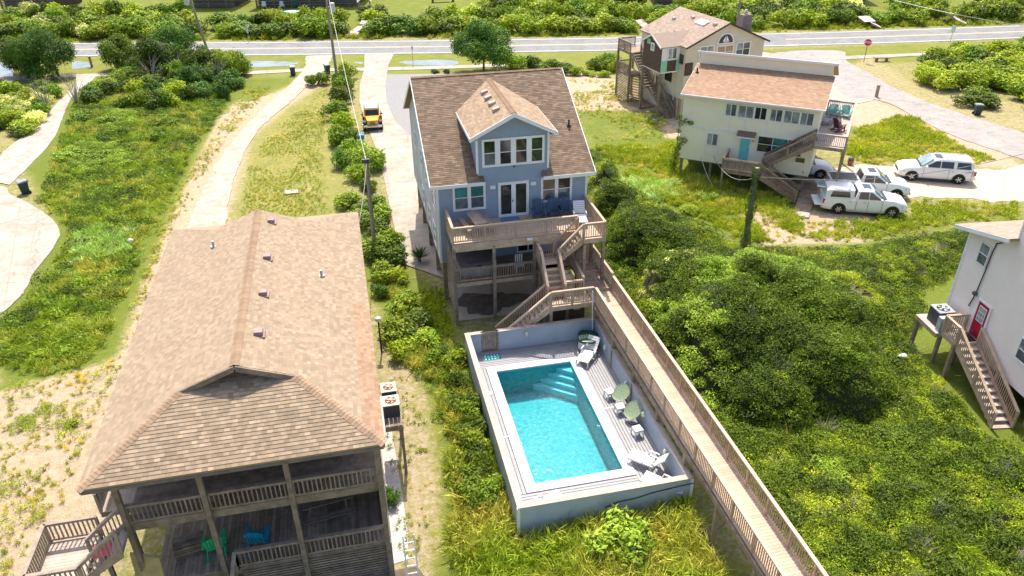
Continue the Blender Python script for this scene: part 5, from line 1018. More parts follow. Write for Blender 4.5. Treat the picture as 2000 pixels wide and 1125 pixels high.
obj('service_cable', rc, black_m, R1); obj('junction_box', MB().blob((1.74, -.12, 4.2), (.15, .12, .12), 6), dark_m, R1)
deck(R1, 1.8, 3.0, -1.3, -.02, 2.1, 'x', .14, m=pool_cap, fm=wood_rail); railing(R1, [(1.82, -.1, 2.1), (1.82, -1.27, 2.1), (2.98, -1.27, 2.1)], m=wood_rail)
obj('door_mat', MB().box(2.1, 2.9, -.8, -.1, 2.101, 2.12), black_m, R1)
stairs(R1, (3.02, -.72, 2.1), (7.0, -.95, .05), 1.05, 12, m=pool_cap, fm=wood_rail, rails=(1, 1), rm=wood_rail)
for x, y in ((1.6, -1.1), (2.9, -1.25), (1.9, -.2)): post(R1, x, y, 0, 2.05, .17, wood_mid)
pl_ = deck(R1, -.1, 1.75, -1.5, -.02, 1.9, 'y', .2, m=pool_cap, fm=wood_rail); post(R1, .0, -1.35, 0, 1.85, .17, wood_mid)
def rw(u, v, z): return (rk.x+u*math.cos(ra_)-v*math.sin(ra_), rk.y+u*math.sin(ra_)+v*math.cos(ra_), z)
a_ = ac('dark grey air conditioner on the platform beside the red door stair', rw(.75, -.75, 1.9), .85, dark_m, mat('grey_top_panel', (.34, .34, .36), .5), black_m); a_.rotation_euler[2] = ra_
bx_ = thing('storage_cabinet', 'pale grey ribbed cabinet between the air conditioner and the stair rail', 'cabinet', rw(1.5, -1.0, 1.9), ra_); obj('body', MB().box(-.14, .14, -.35, .35, 0, .8), mat('ribbed_grey', (.42, .43, .44), .6), bx_)
for k in range(7): obj('rib', MB().box(-.155, -.141, -.33+k*.1, -.28+k*.1, .03, .78), MATS['ribbed_grey'], bx_)
for x in (3.2, 6.5, 10): post(R1, x+.5, .3, 0, 1.43, .25, mat('pinkish_pile', (.5, .36, .27), .8), 'pile')
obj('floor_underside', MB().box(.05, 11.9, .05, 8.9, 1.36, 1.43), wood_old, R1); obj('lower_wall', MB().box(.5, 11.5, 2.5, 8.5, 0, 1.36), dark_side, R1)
# ================================================================ VEHICLES  (x = forward, wheels on z = 0)
def loft(b, secs):
    """secs: list of rings (equal length) -> closed skin"""
    k = len(b.v); n = len(secs[0])
    for s in secs: b.v += [tuple(p) for p in s]
    for i in range(len(secs)-1):
        for j in range(n):
            b.f.append((k+i*n+j, k+i*n+(j+1) % n, k+(i+1)*n+(j+1) % n, k+(i+1)*n+j)); b.c.append(1.0)
    b.f.append(tuple(k+j for j in reversed(range(n)))); b.f.append(tuple(k+(len(secs)-1)*n+j for j in range(n))); b.c += [1.0, 1.0]
def ring(x, z0, z1, w, wt=None, r=.10, crown=.03):
    wt = w*.93 if wt is None else wt
    h = [(w*.90, z0), (w*.98, z0+.10), (w, z0+(z1-z0)*.35), (w*.985, z0+(z1-z0)*.75), (wt, z1-r*.35), (wt-r, z1), (wt*.5, z1+crown)]
    return [(x, y, z) for y, z in h]+[(x, 0, z1+crown*1.3)]+[(x, -y, z) for y, z in reversed(h)]
def wheel(t, x, y, r, w, spokes=6, rimmat=None, dark=False):
    s = 1 if y > 0 else -1; wh = obj('wheel', MB().cyl((x, y-s*w, r), (x, y, r), r, n=24), tyre, t, 40)
    obj('rim', MB().cyl((x, y-.01*s, r), (x, y+.012*s, r), r*.62, r*.58, n=20), black_m if spokes else rim_m, wh); q = MB()
    for k in range(spokes): a = 2*math.pi*k/spokes; q.beam((x+.03*math.cos(a), y+s*.02, r+.03*math.sin(a)), (x+r*.58*math.cos(a), y+s*.016, r+r*.58*math.sin(a)), .07, .02, up=(0, 1, 0))
    if spokes: obj('spokes', q, rimmat or rim_m, wh)
def vehicle(kind, label, cat, loc, rz, paint, group=None):
    t = thing('pickup_truck' if kind.startswith('pickup') else 'parked_suv', label, cat, loc, rz, group)
    L, W, H, hood, belt, wr = {'pickup': (5.85, 1.02, 1.90, 1.28, 1.22, .41), 'suv_long': (5.6, 1.02, 1.88, 1.22, 1.20, .40), 'suv': (5.0, .98, 1.75, 1.12, 1.12, .38)}[kind if kind != 'pickup_cap' else 'pickup']
    pk = kind.startswith('pickup'); xf = L/2; xb = -L/2; wf, wb_ = xf-1.0, xb+1.15; cab0 = xb+(2.15 if pk else .15); b = MB()
    secs = [ring(xb, .50, belt-.08, W*.9, r=.05), ring(xb+.10, .36, belt-.02, W*.97), ring(xb+.6, .32, belt, W), ring(cab0, .32, belt, W), ring(0, .30, belt, W), ring(xf-1.75, .30, hood, W, W*.9), ring(xf-1.2, .30, hood-.02, W, W*.88), ring(xf-.55, .34, hood-.10, W*.98, W*.84), ring(xf-.16, .38, hood-.20, W*.93, W*.78), ring(xf, .46, hood-.38, W*.84, W*.74)]
    loft(b, secs); obj('body', b, paint, t, 38)
    g = MB(); xr0 = cab0+.02; xr1 = xf-1.62; slope_f = .75; slope_b = .16 if pk else .22
    def cr(x, z, wb2, wt2): return [(x, wb2, belt-.08), (x, (wb2+wt2)/2, (belt+z)/2), (x, wt2, z-.08), (x, wt2-.12, z), (x, 0, z+.03), (x, -wt2+.12, z), (x, -wt2, z-.08), (x, -(wb2+wt2)/2, (belt+z)/2), (x, -wb2, belt-.08)]
    WT = W*.80; bz = belt+.03
    loft(g, [cr(xr0, bz, W*.93, W*.9), cr(xr0+slope_b, H-.02, W*.95, WT), cr((xr0+xr1)/2-.2, H, W*.96, WT), cr(xr1-slope_f-.1, H-.02, W*.96, WT), cr(xr1, bz, W*.93, W*.88)]); obj('cabin', g, paint, t, 38)
    dz = H-belt
    def side(x0, x1, x0t, x1t, m=car_gl, nm='side_window'):
        for s in (-1, 1):
            yb, yt = W*.955+.012, WT+.035; b0, t0 = belt+.05, H-.14
            obj(nm, MB().hexa([(x0, s*(yb-.03), b0), (x1, s*(yb-.03), b0), (x1t, s*(yt-.03), t0), (x0t, s*(yt-.03), t0), (x0, s*yb, b0), (x1, s*yb, b0), (x1t, s*yt, t0), (x0t, s*yt, t0)]), m, t)
    xm_ = (xr0+xr1)/2-.1
    if pk: side(xr0+.22, xm_-.03, xr0+.3, xm_-.03); side(xm_+.03, xr1-.22, xm_+.03, xr1-slope_f-.22)
    elif kind == 'suv_long': side(xr0+.25, xr0+1.3, xr0+.35, xr0+1.3); side(xr0+1.55, xr0+2.45, xr0+1.55, xr0+2.45); side(xr0+2.52, xr1-.22, xr0+2.52, xr1-slope_f-.22)
    else: side(xr0+.25, xr0+1.0, xr0+.4, xr0+1.0); side(xr0+1.08, xr0+1.95, xr0+1.08, xr0+1.95); side(xr0+2.02, xr1-.22, xr0+2.02, xr1-slope_f-.2)
    obj('windscreen', MB().hexa([(xr1-.03, W*.83, bz+.02), (xr1-.03, -W*.83, bz+.02), (xr1-slope_f-.03, -WT*.88, H-.03), (xr1-slope_f-.03, WT*.88, H-.03), (xr1+.02, W*.83, bz+.05), (xr1+.02, -W*.83, bz+.05), (xr1-slope_f, -WT*.88, H+.012), (xr1-slope_f, WT*.88, H+.012)]), car_gl2, t)
    obj('rear_window', MB().hexa([(xr0-.005, W*.78, bz+.08), (xr0-.005, -W*.78, bz+.08), (xr0+slope_b-.03, -WT*.86, H-.10), (xr0+slope_b-.03, WT*.86, H-.10), (xr0+.04, W*.78, bz+.08), (xr0+.04, -W*.78, bz+.08), (xr0+slope_b+.02, -WT*.86, H-.10), (xr0+slope_b+.02, WT*.86, H-.10)]), car_gl, t)
    obj('sunroof', MB().box(xr1-slope_f-.75, xr1-slope_f-.2, -.42, .42, H+.012, H+.034), car_gl, t)
    obj('windscreen_cowl', MB().box(xr1-.02, xr1+.16, -W*.8, W*.8, hood+.0, hood+.035), black_m, t)
    for s in (-1, 1):
        obj('side_mirror', MB().blob((xr1-.28, s*(W+.14), belt+.12), (.08, .12, .09), 6, ex=3).box(xr1-.3, xr1-.24, s*(W+.02)-.06, s*(W+.02)+.06, belt+.03, belt+.09), paint, t, 60)
        for x in (wf, wb_):
            q = MB(); n_ = 12
            for i in range(n_):
                a0, a1 = math.pi*i/n_, math.pi*(i+1)/n_; R1_, R2_ = wr+.10, wr-.05; y0_, y1_ = s*(W*.99-.12), s*(W*1.0+.012); P = lambda r, a, y: (x+r*math.cos(a), y, wr-.02+r*math.sin(a)); q.hexa([P(R2_, a0, y0_), P(R1_, a0, y0_), P(R1_, a1, y0_), P(R2_, a1, y0_), P(R2_, a0, y1_), P(R1_, a0, y1_), P(R1_, a1, y1_), P(R2_, a1, y1_)])
            q.cyl((x, s*(W-.22), wr), (x, s*(W+.006), wr), wr+.0, n=20); obj('wheel_arch', q, black_m, t); wheel(t, x, s*(W+.02), wr, .26, 6 if pk else 5)
        obj('sill', MB().box(wb_+.55, wf-.55, s*(W-.02)-.03, s*(W-.02)+.05, .27, .33), dark_m if not pk else rim_m, t)
        obj('headlight', MB().hexa([(xf-.34, s*(W*.62)-.0, hood-.52), (xf-.30, s*(W*.62), hood-.36), (xf-.05, s*(W*.60), hood-.40), (xf+.0, s*(W*.60), hood-.52), (xf-.40, s*(W*.97), hood-.50), (xf-.38, s*(W*.965), hood-.36), (xf-.13, s*(W*.86), hood-.38), (xf-.08, s*(W*.86), hood-.50)]), lens, t)
        obj('tail_light', MB().box(xb-.015, xb+.13, s*(W*.88)-.07, s*(W*.88)+.09, belt-.42, belt-.1), lampred, t)
        for x in (xm_, xm_-1.0): obj('door_handle', MB().box(x-.34, x-.16, s*(W+.0)-.01, s*(W+.0)+.03, belt-.22, belt-.17), rim_m, t)
        for x in (xm_, xr1-.15, xr0+.12): obj('door_gap', MB().box(x-.008, x+.008, s*(W*1.0)-.02, s*(W*1.0)+.004, .42, belt-.1), black_m, t)
    obj('grille', MB().box(xf-.06, xf+.02, -W*.55, W*.55, hood-.66, hood-.42), black_m, t); obj('front_bumper', MB().box(xf-.25, xf+.06, -W*.86, W*.86, .42, .58), rim_m if pk else paint, t); obj('rear_bumper', MB().box(xb-.10, xb+.15, -W*.9, W*.9, .42, .60), rim_m if pk else paint, t); obj('underbody', MB().box(xb+.3, xf-.3, -W*.8, W*.8, .22, .40), black_m, t)
    if kind == 'pickup': obj('load_bed', MB().box(xb+.16, cab0-.12, -W*.78, W*.78, belt+.02, belt+.055), black_m, t); obj('bed_rail', MB().box(xb+.06, cab0-.05, W*.80, W*.93, belt+.0, belt+.07).box(xb+.06, cab0-.05, -W*.93, -W*.80, belt+.0, belt+.07), paint, t)
    if kind == 'pickup_cap':
        cb_ = MB(); loft(cb_, [cr(xb+.12, H-.10, W*.9, WT+.02), cr(xb+.35, H+.0, W*.95, WT+.04), cr(cab0-.08, H+.02, W*.95, WT+.04)]); obj('bed_cap', cb_, paint, t, 38)
        for s in (-1, 1): obj('cap_window', MB().hexa([(xb+.42, s*(W*.94), belt+.12), (cab0-.35, s*(W*.94), belt+.12), (cab0-.4, s*(WT+.06), H-.16), (xb+.55, s*(WT+.06), H-.16), (xb+.42, s*(W*.94+.02), belt+.12), (cab0-.35, s*(W*.94+.02), belt+.12), (cab0-.4, s*(WT+.085), H-.16), (xb+.55, s*(WT+.085), H-.16)]), car_gl, t)
        obj('open_tailgate', MB().box(xb-.55, xb-.02, -W*.86, W*.86, belt-.62, belt-.55), paint, t); obj('raised_hatch', MB().hexa([(xb+.15, -W*.7, H-.02), (xb+.15, W*.7, H-.02), (xb-.55, W*.7, H+.02), (xb-.55, -W*.7, H+.02), (xb+.15, -W*.7, H+.03), (xb+.15, W*.7, H+.03), (xb-.55, W*.7, H+.07), (xb-.55, -W*.7, H+.07)]), car_gl2, t)
    if kind == 'suv_long':
        for s in (-1, 1): obj('roof_rail', MB().box(xr0+.35, xr1-slope_f-.3, s*(WT-.1)-.02, s*(WT-.1)+.02, H+.02, H+.07), rim_m, t)
    return t
def ctr(a, b, yaw_side):   # centre from the two near wheel contacts
    m_ = (a+b)/2; d = (b-a).normalized(); n_ = Vector((-d.y, d.x, 0)); return m_+n_*yaw_side, math.atan2(d.y, d.x)
c_, a_ = ctr(at(1633, 418), at(1740, 425), 1.0)
P1 = c_+Vector((math.cos(a_), math.sin(a_), 0))*-.05; vehicle('pickup_cap', 'white pickup truck with a white bed cap and open tailgate, nearest the camera', 'pickup truck', (P1.x, P1.y, 0), a_, car_w)
q_ = at(1699.9, 337.6, 1.9)-at(1689.6, 369.8, 1.9); vehicle('pickup', 'white pickup truck with an open black bed, behind the capped one', 'pickup truck', (P1.x+q_.x, P1.y+q_.y, 0), a_, car_w)
c_, s_ = ctr(at(1867, 360), at(1783.7, 353.6), -1.0); vehicle('suv_long', 'long white SUV alone on the sandy drive, facing the houses', 'suv', (c_.x, c_.y, 0), s_, car_w)
fw_ = at(1600.6, 349.7); vehicle('suv', 'white SUV half under the cream house deck, nose pointing right', 'suv', (fw_.x-math.cos(a_)*1.5+1.0*-math.sin(a_), fw_.y-math.sin(a_)*1.5+1.0*math.cos(a_), 0), a_, car_w)
# boxy orange off-roader
jl, jr = at(713, 256), at(746, 254); jm = (jl+jr)/2
J = thing('off_road_car', 'boxy orange off-road car with grey soft top on the pale drive', 'off-road car', (jm.x+.05, jm.y+1.6, 0), R_(-92))
obj('body', MB().hexa([(-1.9, -.78, .5), (.75, -.78, .5), (.75, .78, .5), (-1.9, .78, .5), (-1.9, -.8, 1.15), (.75, -.8, 1.15), (.75, .8, 1.15), (-1.9, .8, 1.15)]), car_o, J); obj('hood', MB().hexa([(.76, -.68, .62), (1.95, -.52, .62), (1.95, .52, .62), (.76, .68, .62), (.76, -.66, 1.20), (1.93, -.48, 1.10), (1.93, .48, 1.10), (.76, .66, 1.20)]), car_o, J)
obj('windscreen_frame', MB().hexa([(.5, -.72, 1.16), (.72, -.72, 1.16), (.72, .72, 1.16), (.5, .72, 1.16), (.25, -.66, 1.74), (.40, -.66, 1.74), (.40, .66, 1.74), (.25, .66, 1.74)]), car_o, J); obj('windscreen', MB().hexa([(.70, -.63, 1.25), (.735, -.63, 1.25), (.735, .63, 1.25), (.70, .63, 1.25), (.43, -.58, 1.68), (.465, -.58, 1.68), (.465, .58, 1.68), (.43, .58, 1.68)]), car_gl, J)
obj('soft_top', MB().hexa([(-1.85, -.70, 1.16), (.24, -.70, 1.16), (.24, .70, 1.16), (-1.85, .70, 1.16), (-1.8, -.64, 1.80), (.30, -.64, 1.80), (.30, .64, 1.80), (-1.8, .64, 1.80)]), mat('grey_canvas', (.33, .35, .37), .8), J)
for s in (-1, 1):
    obj('side_window', MB().box(-1.6, .1, s*.71-.02, s*.71+.02, 1.22, 1.68), car_gl, J); obj('side_mirror', MB().box(.5, .6, s*.9-.1, s*.9+.1, 1.2, 1.38), black_m, J)
    for x in (1.38, -1.3): obj('fender', MB().hexa([(x-.5, s*.6, .78), (x+.5, s*.6, .78), (x+.5, s*.93, .78), (x-.5, s*.93, .78), (x-.35, s*.6, .92), (x+.4, s*.6, .92), (x+.4, s*.93, .90), (x-.35, s*.93, .90)]), black_m, J); wheel(J, x, s*.93, .40, .27, 5)
    obj('headlight', MB().cyl((1.93, s*.36, .88), (1.98, s*.36, .88), .09, n=14), lens, J)
gg = obj('grille', MB().box(1.951, 1.97, -.5, .5, .64, 1.06), car_o, J)
for k in range(7): obj('slot', MB().box(1.971, 1.976, -.235+k*.072, -.2+k*.072, .70, 1.0), black_m, gg)
obj('front_bumper', MB().box(2.0, 2.2, -.88, .88, .50, .66), rim_m, J); obj('fog_lamp', MB().box(2.2, 2.22, -.2, -.1, .54, .62).box(2.2, 2.22, .1, .2, .54, .62), lens, J); obj('underbody', MB().box(-1.8, 1.9, -.55, .55, .3, .5), black_m, J)
# ================================================================ STREET FURNITURE
def bin_(label, loc, rz, m=None):
    t = thing('wheelie_bin', label, 'bin', loc, rz, 'wheeled bins by the drives'); m = m or bin_m
    obj('tub', MB().hexa([(-.22, -.24, .04), (.22, -.24, .04), (.22, .26, .04), (-.22, .26, .04), (-.31, -.34, .98), (.31, -.34, .98), (.31, .36, .98), (-.31, .36, .98)]), m, t)
    obj('lid', MB().hexa([(-.34, -.38, .99), (.34, -.38, .99), (.34, .40, 1.0), (-.34, .40, 1.0), (-.28, -.30, 1.07), (.28, -.30, 1.07), (.28, .36, 1.12), (-.28, .36, 1.12)]), mat('faded_lid', (.28, .31, .30), .5) if m is bin_m else m, t)
    for s in (-1, 1): obj('wheel', MB().cyl((s*.25, .28, .13), (s*.31, .28, .13), .13, n=12), black_m, t)
    obj('handle', MB().cyl((-.3, .44, .98), (.3, .44, .98), .025, n=8), black_m, t); return t
for (x, y), rz, lb in (((573, 147), 0, 'dark green bin with pale lid at the lawn edge by the left drive'), ((640, 143), 20, 'dark bin beside the leaning utility pole and clipped bush'), ((50, 378), -60, 'dark green bin beside the big concrete parking pad on the left'), ((1908, 224), 70, 'dark green bin in front of the hedge at the side lane')):
    p = at(x, y); bin_(lb, (p.x, p.y, 0), R_(rz))
p = at(713, 283); bin_('blue bin hidden in bushes beside the orange car', (p.x-.3, p.y, 0), 0, mat('blue_bin', (.10, .22, .34), .5))
pole_m = mat('pole_wood', (.30, .26, .22), .9, scale=3, stretch=(1, 1, 6), bump=.003)
def pole(label, base, top, r, leanto=None):
    t = thing('utility_pole', label, 'utility pole', base); d = Vector(top)-Vector(base); obj('shaft', MB().cyl((0, 0, -.05), d, r, r*.72, 12), pole_m, t, 50); return t, d
def transformer(t, p):
    obj('transformer', MB().cyl((p[0], p[1], p[2]), (p[0], p[1], p[2]+.95), .28, n=14).cyl((p[0], p[1], p[2]+.95), (p[0], p[1], p[2]+1.1), .05, .03, 8).blob((p[0], p[1], p[2]+.95), (.27, .27, .08), 6), mat('pale_grey_enamel', (.55, .58, .58), .4), t, 50)
b1 = at(408, 106); t1, d = pole('tall utility pole with grey transformer and crossarm above the left trees', (b1.x, b1.y, 0), (b1.x-1.3, b1.y+.6, 9.4), .17); transformer(t1, (-1.45, .2, 6.2)); obj('crossarm', MB().box(-2.4, .4, .4, .52, 7.4, 7.55), pole_m, t1)
obj('brace', MB().beam((-1.0, .35, 6.6), (-1.9, .45, 7.4), .05, .05), grey_m, t1)
b2 = at(658, 152); t2, d = pole('utility pole with grey transformer standing in the hedge between the drives', (b2.x, b2.y, 0), (b2.x-.1, b2.y, 12.2), .17); transformer(t2, (.45, -.1, 7.4)); obj('bracket', MB().box(0, .4, -.15, -.05, 7.9, 8.0), grey_m, t2)
b3 = at(733, 497); t3, d = pole('short leaning grey utility pole behind the tan roofed cottage', (b3.x, b3.y, 0), (b3.x+.1, b3.y+.5, 6.5), .15); obj('cap', MB().box(-.2, .3, .35, .55, 6.35, 6.6), dark_m, t3)
b5 = at(1437, 62); t5, d = pole('utility pole behind the taupe house chimney with guy wires', (b5.x, b5.y, 0), (b5.x+.2, b5.y, 12), .17)
def wire(label, pts, sag=.4, r=.022, m=None, n=10):
    b = MB()
    for a, c in zip(pts, pts[1:]):
        a = Vector(a); c = Vector(c); pr_ = a
        for i in range(1, n+1):
            u = i/n; p = a.lerp(c, u); p.z -= sag*4*u*(1-u); b.cyl(pr_, p, r, n=5); pr_ = p
    o = obj('overhead_wire', b, m or mat('cable_grey', (.30, .28, .26), .6)); o['label'] = label; o['category'] = 'wire'; return o
wire('pale overhead wire from the hedge pole down to the short pole', [(b2.x, b2.y, 11.0), (b3.x+.1, b3.y+.5, 6.4)], .9, .02, mat('pale_cable', (.62, .60, .56), .6)); wire('service wire from the short pole to the tan roof edge', [(b3.x+.1, b3.y+.5, 6.35), (-.1, 36.5, 6.95)], .3)
wire('long overhead wire over the road from the left pole to the hedge pole', [(b1.x-1.2, b1.y, 7.6), (b2.x-.05, b2.y, 9.4), (30, 90, 9.2), (b5.x, b5.y, 9.0), (95, 80, 8.8)], .9, .02, dark_m)
wire('overhead wire crossing from the chimney pole over the side lane', [(b5.x+.2, b5.y, 11.2), (62, 70, 8.2), (86, 52, 7.5)], .8, .03, mat('pale_cable', (.62, .60, .56), .6)); wire('guy wire beside the taupe house chimney', [(b5.x+.2, b5.y, 10.5), (b5.x+5, b5.y-4, 3)], .1, .02)
wire('drooping cable from the cream house wall to the ground', [yw(1.9, -.1, 1.7), yw(3.6, -2.2, .1)], .2, .025, mat('pale_cable', (.62, .60, .56), .6)); wire('cable from the cream house to the vine covered pole and on right', [yw(2.9, -.1, 1.9), (b5.x*0+25.1, 41.2, 5.3), at(2000, 300, 4.0)], .9, .022)
# signs
def sign(label, base, h, kind):
    t = thing('road_sign', label, 'sign', (base.x, base.y, 0), 0); obj('post', MB().cyl((0, 0, -.1), (0, 0, h), .035, n=8), grey_m if kind != 'stop' else dark_m, t); return t
ps = at(1687, 121); s1 = sign('red STOP sign on a post at the side lane mouth', ps, 2.5, 'stop'); s1.rotation_euler[2] = R_(-38)
oc = [(.46*math.cos(R_(22.5+45*k)), -.06, 2.35+.46*math.sin(R_(22.5+45*k))) for k in range(8)]; oc2 = [(x*.92, -.065, 2.35+(z-2.35)*.92) for x, y, z in oc]
obj('plate', MB().prism(oc, (0, .02, 0)), white, s1); obj('red_face', MB().poly(oc2), mat('stop_red', (.62, .02, .04), .5), s1)
tc_ = bpy.data.curves.new('STOP', 'FONT'); tc_.body = 'STOP'; tc_.size = .34; tc_.align_x = 'CENTER'; tc_.align_y = 'CENTER'; tc_.extrude = .004; tc_.offset = .006
tm = bpy.data.objects.new('lettering_tmp', tc_); dg = bpy.context.evaluated_depsgraph_get(); COL.objects.link(tm); dg.update(); me_ = bpy.data.meshes.new_from_object(tm.evaluated_get(bpy.context.evaluated_depsgraph_get())); bpy.data.objects.remove(tm)
me_.materials.clear(); me_.materials.append(white); lt_ = link('lettering', me_, s1, loc=(0, -.072, 2.35)); lt_.rotation_euler = (R_(90), 0, 0)
ps = at(1855, 84); s2 = sign('small white road sign on a brown post at the far right verge', ps, 2.2, 'p'); obj('plate', MB().box(-.25, .25, -.06, -.04, 1.4, 2.3), white, s2); s2.rotation_euler[2] = R_(-35)
ps = at(487, 82); s3 = sign('thin white road sign across the road on the left', ps, 2.1, 'p'); obj('plate', MB().box(-.1, .1, -.06, -.04, 1.2, 2.3), mat('pale_sign_back', (.6, .62, .62), .5), s3)
ps = at(807, 128); s4 = sign('thin grey sign post beside the pond next to the main drive', ps, 2.3, 'p'); obj('plate', MB().box(-.12, .12, -.06, -.04, 1.9, 2.35), MATS['pale_sign_back'], s4)
ps = at(48, 110); s5 = sign('brown backed wooden sign board beside the left trees', ps, 2.0, 'p'); obj('board', MB().box(-.5, .5, -.08, -.03, 1.0, 2.3), mat('brown_board', (.18, .12, .09), .8), s5); s5.rotation_euler[2] = R_(20)
for (x, y), lb in (((180, 131), 'dark timber bollard beside the left walkway'), ((1711, 190), 'short weathered post in the sand by the side lane'), ((350/3.516, 140), 'dark post standing under the left tree')):
    p = at(x, y); t = thing('wooden_post', lb, 'post', (p.x, p.y, 0)); obj('shaft', MB().box(-.12, .12, -.12, .12, -.05, 1.25), wood_mid, t); obj('cap', MB().box(-.13, .13, -.13, .13, 1.25, 1.3), wood_grey, t)
ps = at(1721, 120); bn = thing('bench', 'weathered grey plank bench on two blocks by the stop sign', 'bench', (ps.x, ps.y, 0), R_(-12))
for k in range(3): obj('plank', MB().box(-1.0, 1.0, -.25+k*.17, -.1+k*.17, .42, .5), wood_mid, bn)
for s in (-1, 1): obj('leg', MB().box(s*.62-.12, s*.62+.12, -.2, .2, 0, .42), wood_mid, bn)
pv = at(1452, 492); vp = thing('vine_covered_pole', 'broken-off pole fully wrapped in green vines in front of the cream house', 'pole', (pv.x, pv.y, 0)); obj('shaft', MB().cyl((0, 0, -.05), (.0, 0, 6.0), .19, .15, 10), pole_m, vp)
pl = at(733, 690); sl_ = thing('lamp_post', 'small black lamp post with pale globe beside the tan roof', 'lamp post', (pl.x+.35, pl.y, 0)); obj('shaft', MB().cyl((0, 0, 0), (0, 0, 2.0), .05, .04, 8), black_m, sl_); obj('lamp_head', MB().blob((0, 0, 2.15), (.17, .17, .13), 7, ex=2.5), mat('pale_lamp', (.6, .65, .68), .3), sl_, 60)
vb = thing('vent_cover', 'rusty framed white hatch lying on the lawn behind the cottage', 'hatch', (at(570, 376).x, at(570, 376).y, 0)); obj('frame', MB().box(-.55, .55, -.38, .38, 0, .08), mat('rusty_frame', (.40, .27, .18), .9), vb); obj('plate', MB().box(-.47, .47, -.3, .3, .081, .1), mat('chalky_plate', (.6, .54, .48), .8), vb)
# pickets, walks and buildings beyond the road
def far_walk(label, pts, wdt, m=None):
    t = thing('access_ramp', label, 'boardwalk', (0, 0, 0)); me = None; k = 0
    for a, c in zip(pts, pts[1:]):
        a = Vector(a); c = Vector(c); d = c-a; h = Vector((d.x, d.y, 0)).normalized(); s = Vector((-h.y, h.x, 0))*wdt/2; n = max(1, int(d.length/.32))
        for i in range(n): p = a.lerp(c, i/n); q = a.lerp(c, (i+.93)/n); obj('board', MB().hexa([p-s-Vector((0, 0, .05)), p+s-Vector((0, 0, .05)), q+s-Vector((0, 0, .05)), q-s-Vector((0, 0, .05)), p-s, p+s, q+s, q-s]), m or mat('pale_far_board', (.58, .52, .48), .85, rand=.08), t)
        for s_ in (-1, 1): obj('edge_beam', MB().beam(a+s*s_-Vector((0, 0, .15)), c+s*s_-Vector((0, 0, .15)), .08, .2), wood_mid, t)
far_walk('pale timber ramp rising through the hedge left of the dark gateway', [at(685, 72, .1), at(693, 60, .4), at(712, 47, 1.1), at(716, 40, 1.3)], 1.5)
far_walk('pale ramp crossing the hedge behind the taupe house', [at(1262, 52, .2), at(1247, 38, 1.0)], 1.6); far_walk('wide pale ramp down to the road right of the chimney', [at(1720, 52, .15), at(1700, 42, .8), at(1685, 31, 1.2)], 1.8); far_walk('far right pale ramp coming down from the hedge', [at(1888, 45, .2), at(1862, 33, .9), at(1845, 23, 1.6)], 1.4)
gp_ = at(706, 47, 0); gz = thing('gateway', 'small timber gateway with pitched slatted roof across the road', 'gateway', (gp_.x+.8, gp_.y+1.2, 0))
for sx in (-.8, .8):
    for sy in (-.6, .6): obj('post', MB().box(sx-.08, sx+.08, sy-.08, sy+.08, 0, 3.0), wood_mid, gz)
for s in (-1, 1):
    for k in range(6): obj('slat', MB().hexa([(0, -.9+k*.31, 3.9), (s*1.1, -.9+k*.31, 3.0), (s*1.1, -.72+k*.31, 3.0), (0, -.72+k*.31, 3.9), (0, -.9+k*.31, 3.95), (s*1.1, -.9+k*.31, 3.05), (s*1.1, -.72+k*.31, 3.05), (0, -.72+k*.31, 3.95)]), mat('pale_far_board', (.58, .52, .48), .85), gz)
def far_house(label, pl_, pr_, yb, h, m, slat=True, z0=0, depth=9, openings=0):
    a = at(pl_, yb, z0); c = at(pr_, yb, z0); d = c-a; ang = math.atan2(d.y, d.x); t = thing('distant_house', label, 'house', (a.x, a.y, 0), ang); L_ = d.length
    lap_wall(t, 'wall', [(0, 2.6), (L_, 2.6), (L_, h), (0, h)], (0, 0, 0), EX, FN, m, exp=.35, proud=.03); obj('body', MB().box(.02, L_-.02, .12, depth, 2.5, h), m, t)
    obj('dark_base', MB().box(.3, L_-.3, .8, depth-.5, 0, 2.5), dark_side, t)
    for k in range(10): obj('slat', MB().box(.05, L_-.05, .0, .05, .1+k*.25, .24+k*.25), wood_grey if slat else wood_mid, t)
    for k in range(int(L_/3)+1): post(t, min(L_-.15, .15+k*3), .15, 0, 2.5, .2, wood_mid, 'pile')
    obj('roof', MB().prism([(-.4, -.5, h), (L_+.4, -.5, h), (L_+.4, depth/2, h+2.2), (-.4, depth/2, h+2.2)], (0, 0, .2)).prism([(-.4, depth+.5, h), (L_+.4, depth+.5, h), (L_+.4, depth/2, h+2.2), (-.4, depth/2, h+2.2)], (0, 0, .2)), shin_m, t); return t
far_house('pale blue grey house on dark slatted base at the top left corner', 4, 112, 22, 6.5, mat('pale_teal_siding', (.30, .36, .38), .7)); far_house('small slatted grey outbuilding left of the transformer pole', 372, 460, 15, 5.5, wood_grey); far_house('dark slatted house base behind the trees above the taupe house', 1275, 1345, 12, 5.5, wood_grey); far_house('dark timber house behind the hedge at the top right', 1585, 1690, 4, 5.5, taupe_side)
fh = far_house('cluttered blue grey house with porch furniture across the road', 500, 640, 14, 6, mat('blue_grey_boards', (.26, .31, .36), .8)); far_house('grey shed beside the sandy yard across the road', 645, 700, 12, 5, mat('shed_boards', (.25, .24, .24), .8))
for k, (x, y, m, lb) in enumerate(((517, 14, white, 'white garden chair left of the porch tree across the road'), (552, 14, white_pl, 'white garden chair right of the porch tree across the road'), (578, 12, mat('green_tarp', (.02, .16, .12), .6), 'dark green upright chair on the far porch'))):
    p = at(x, y, .1); adirondack(lb, (p.x, p.y-1, .1), R_(10*k), m)
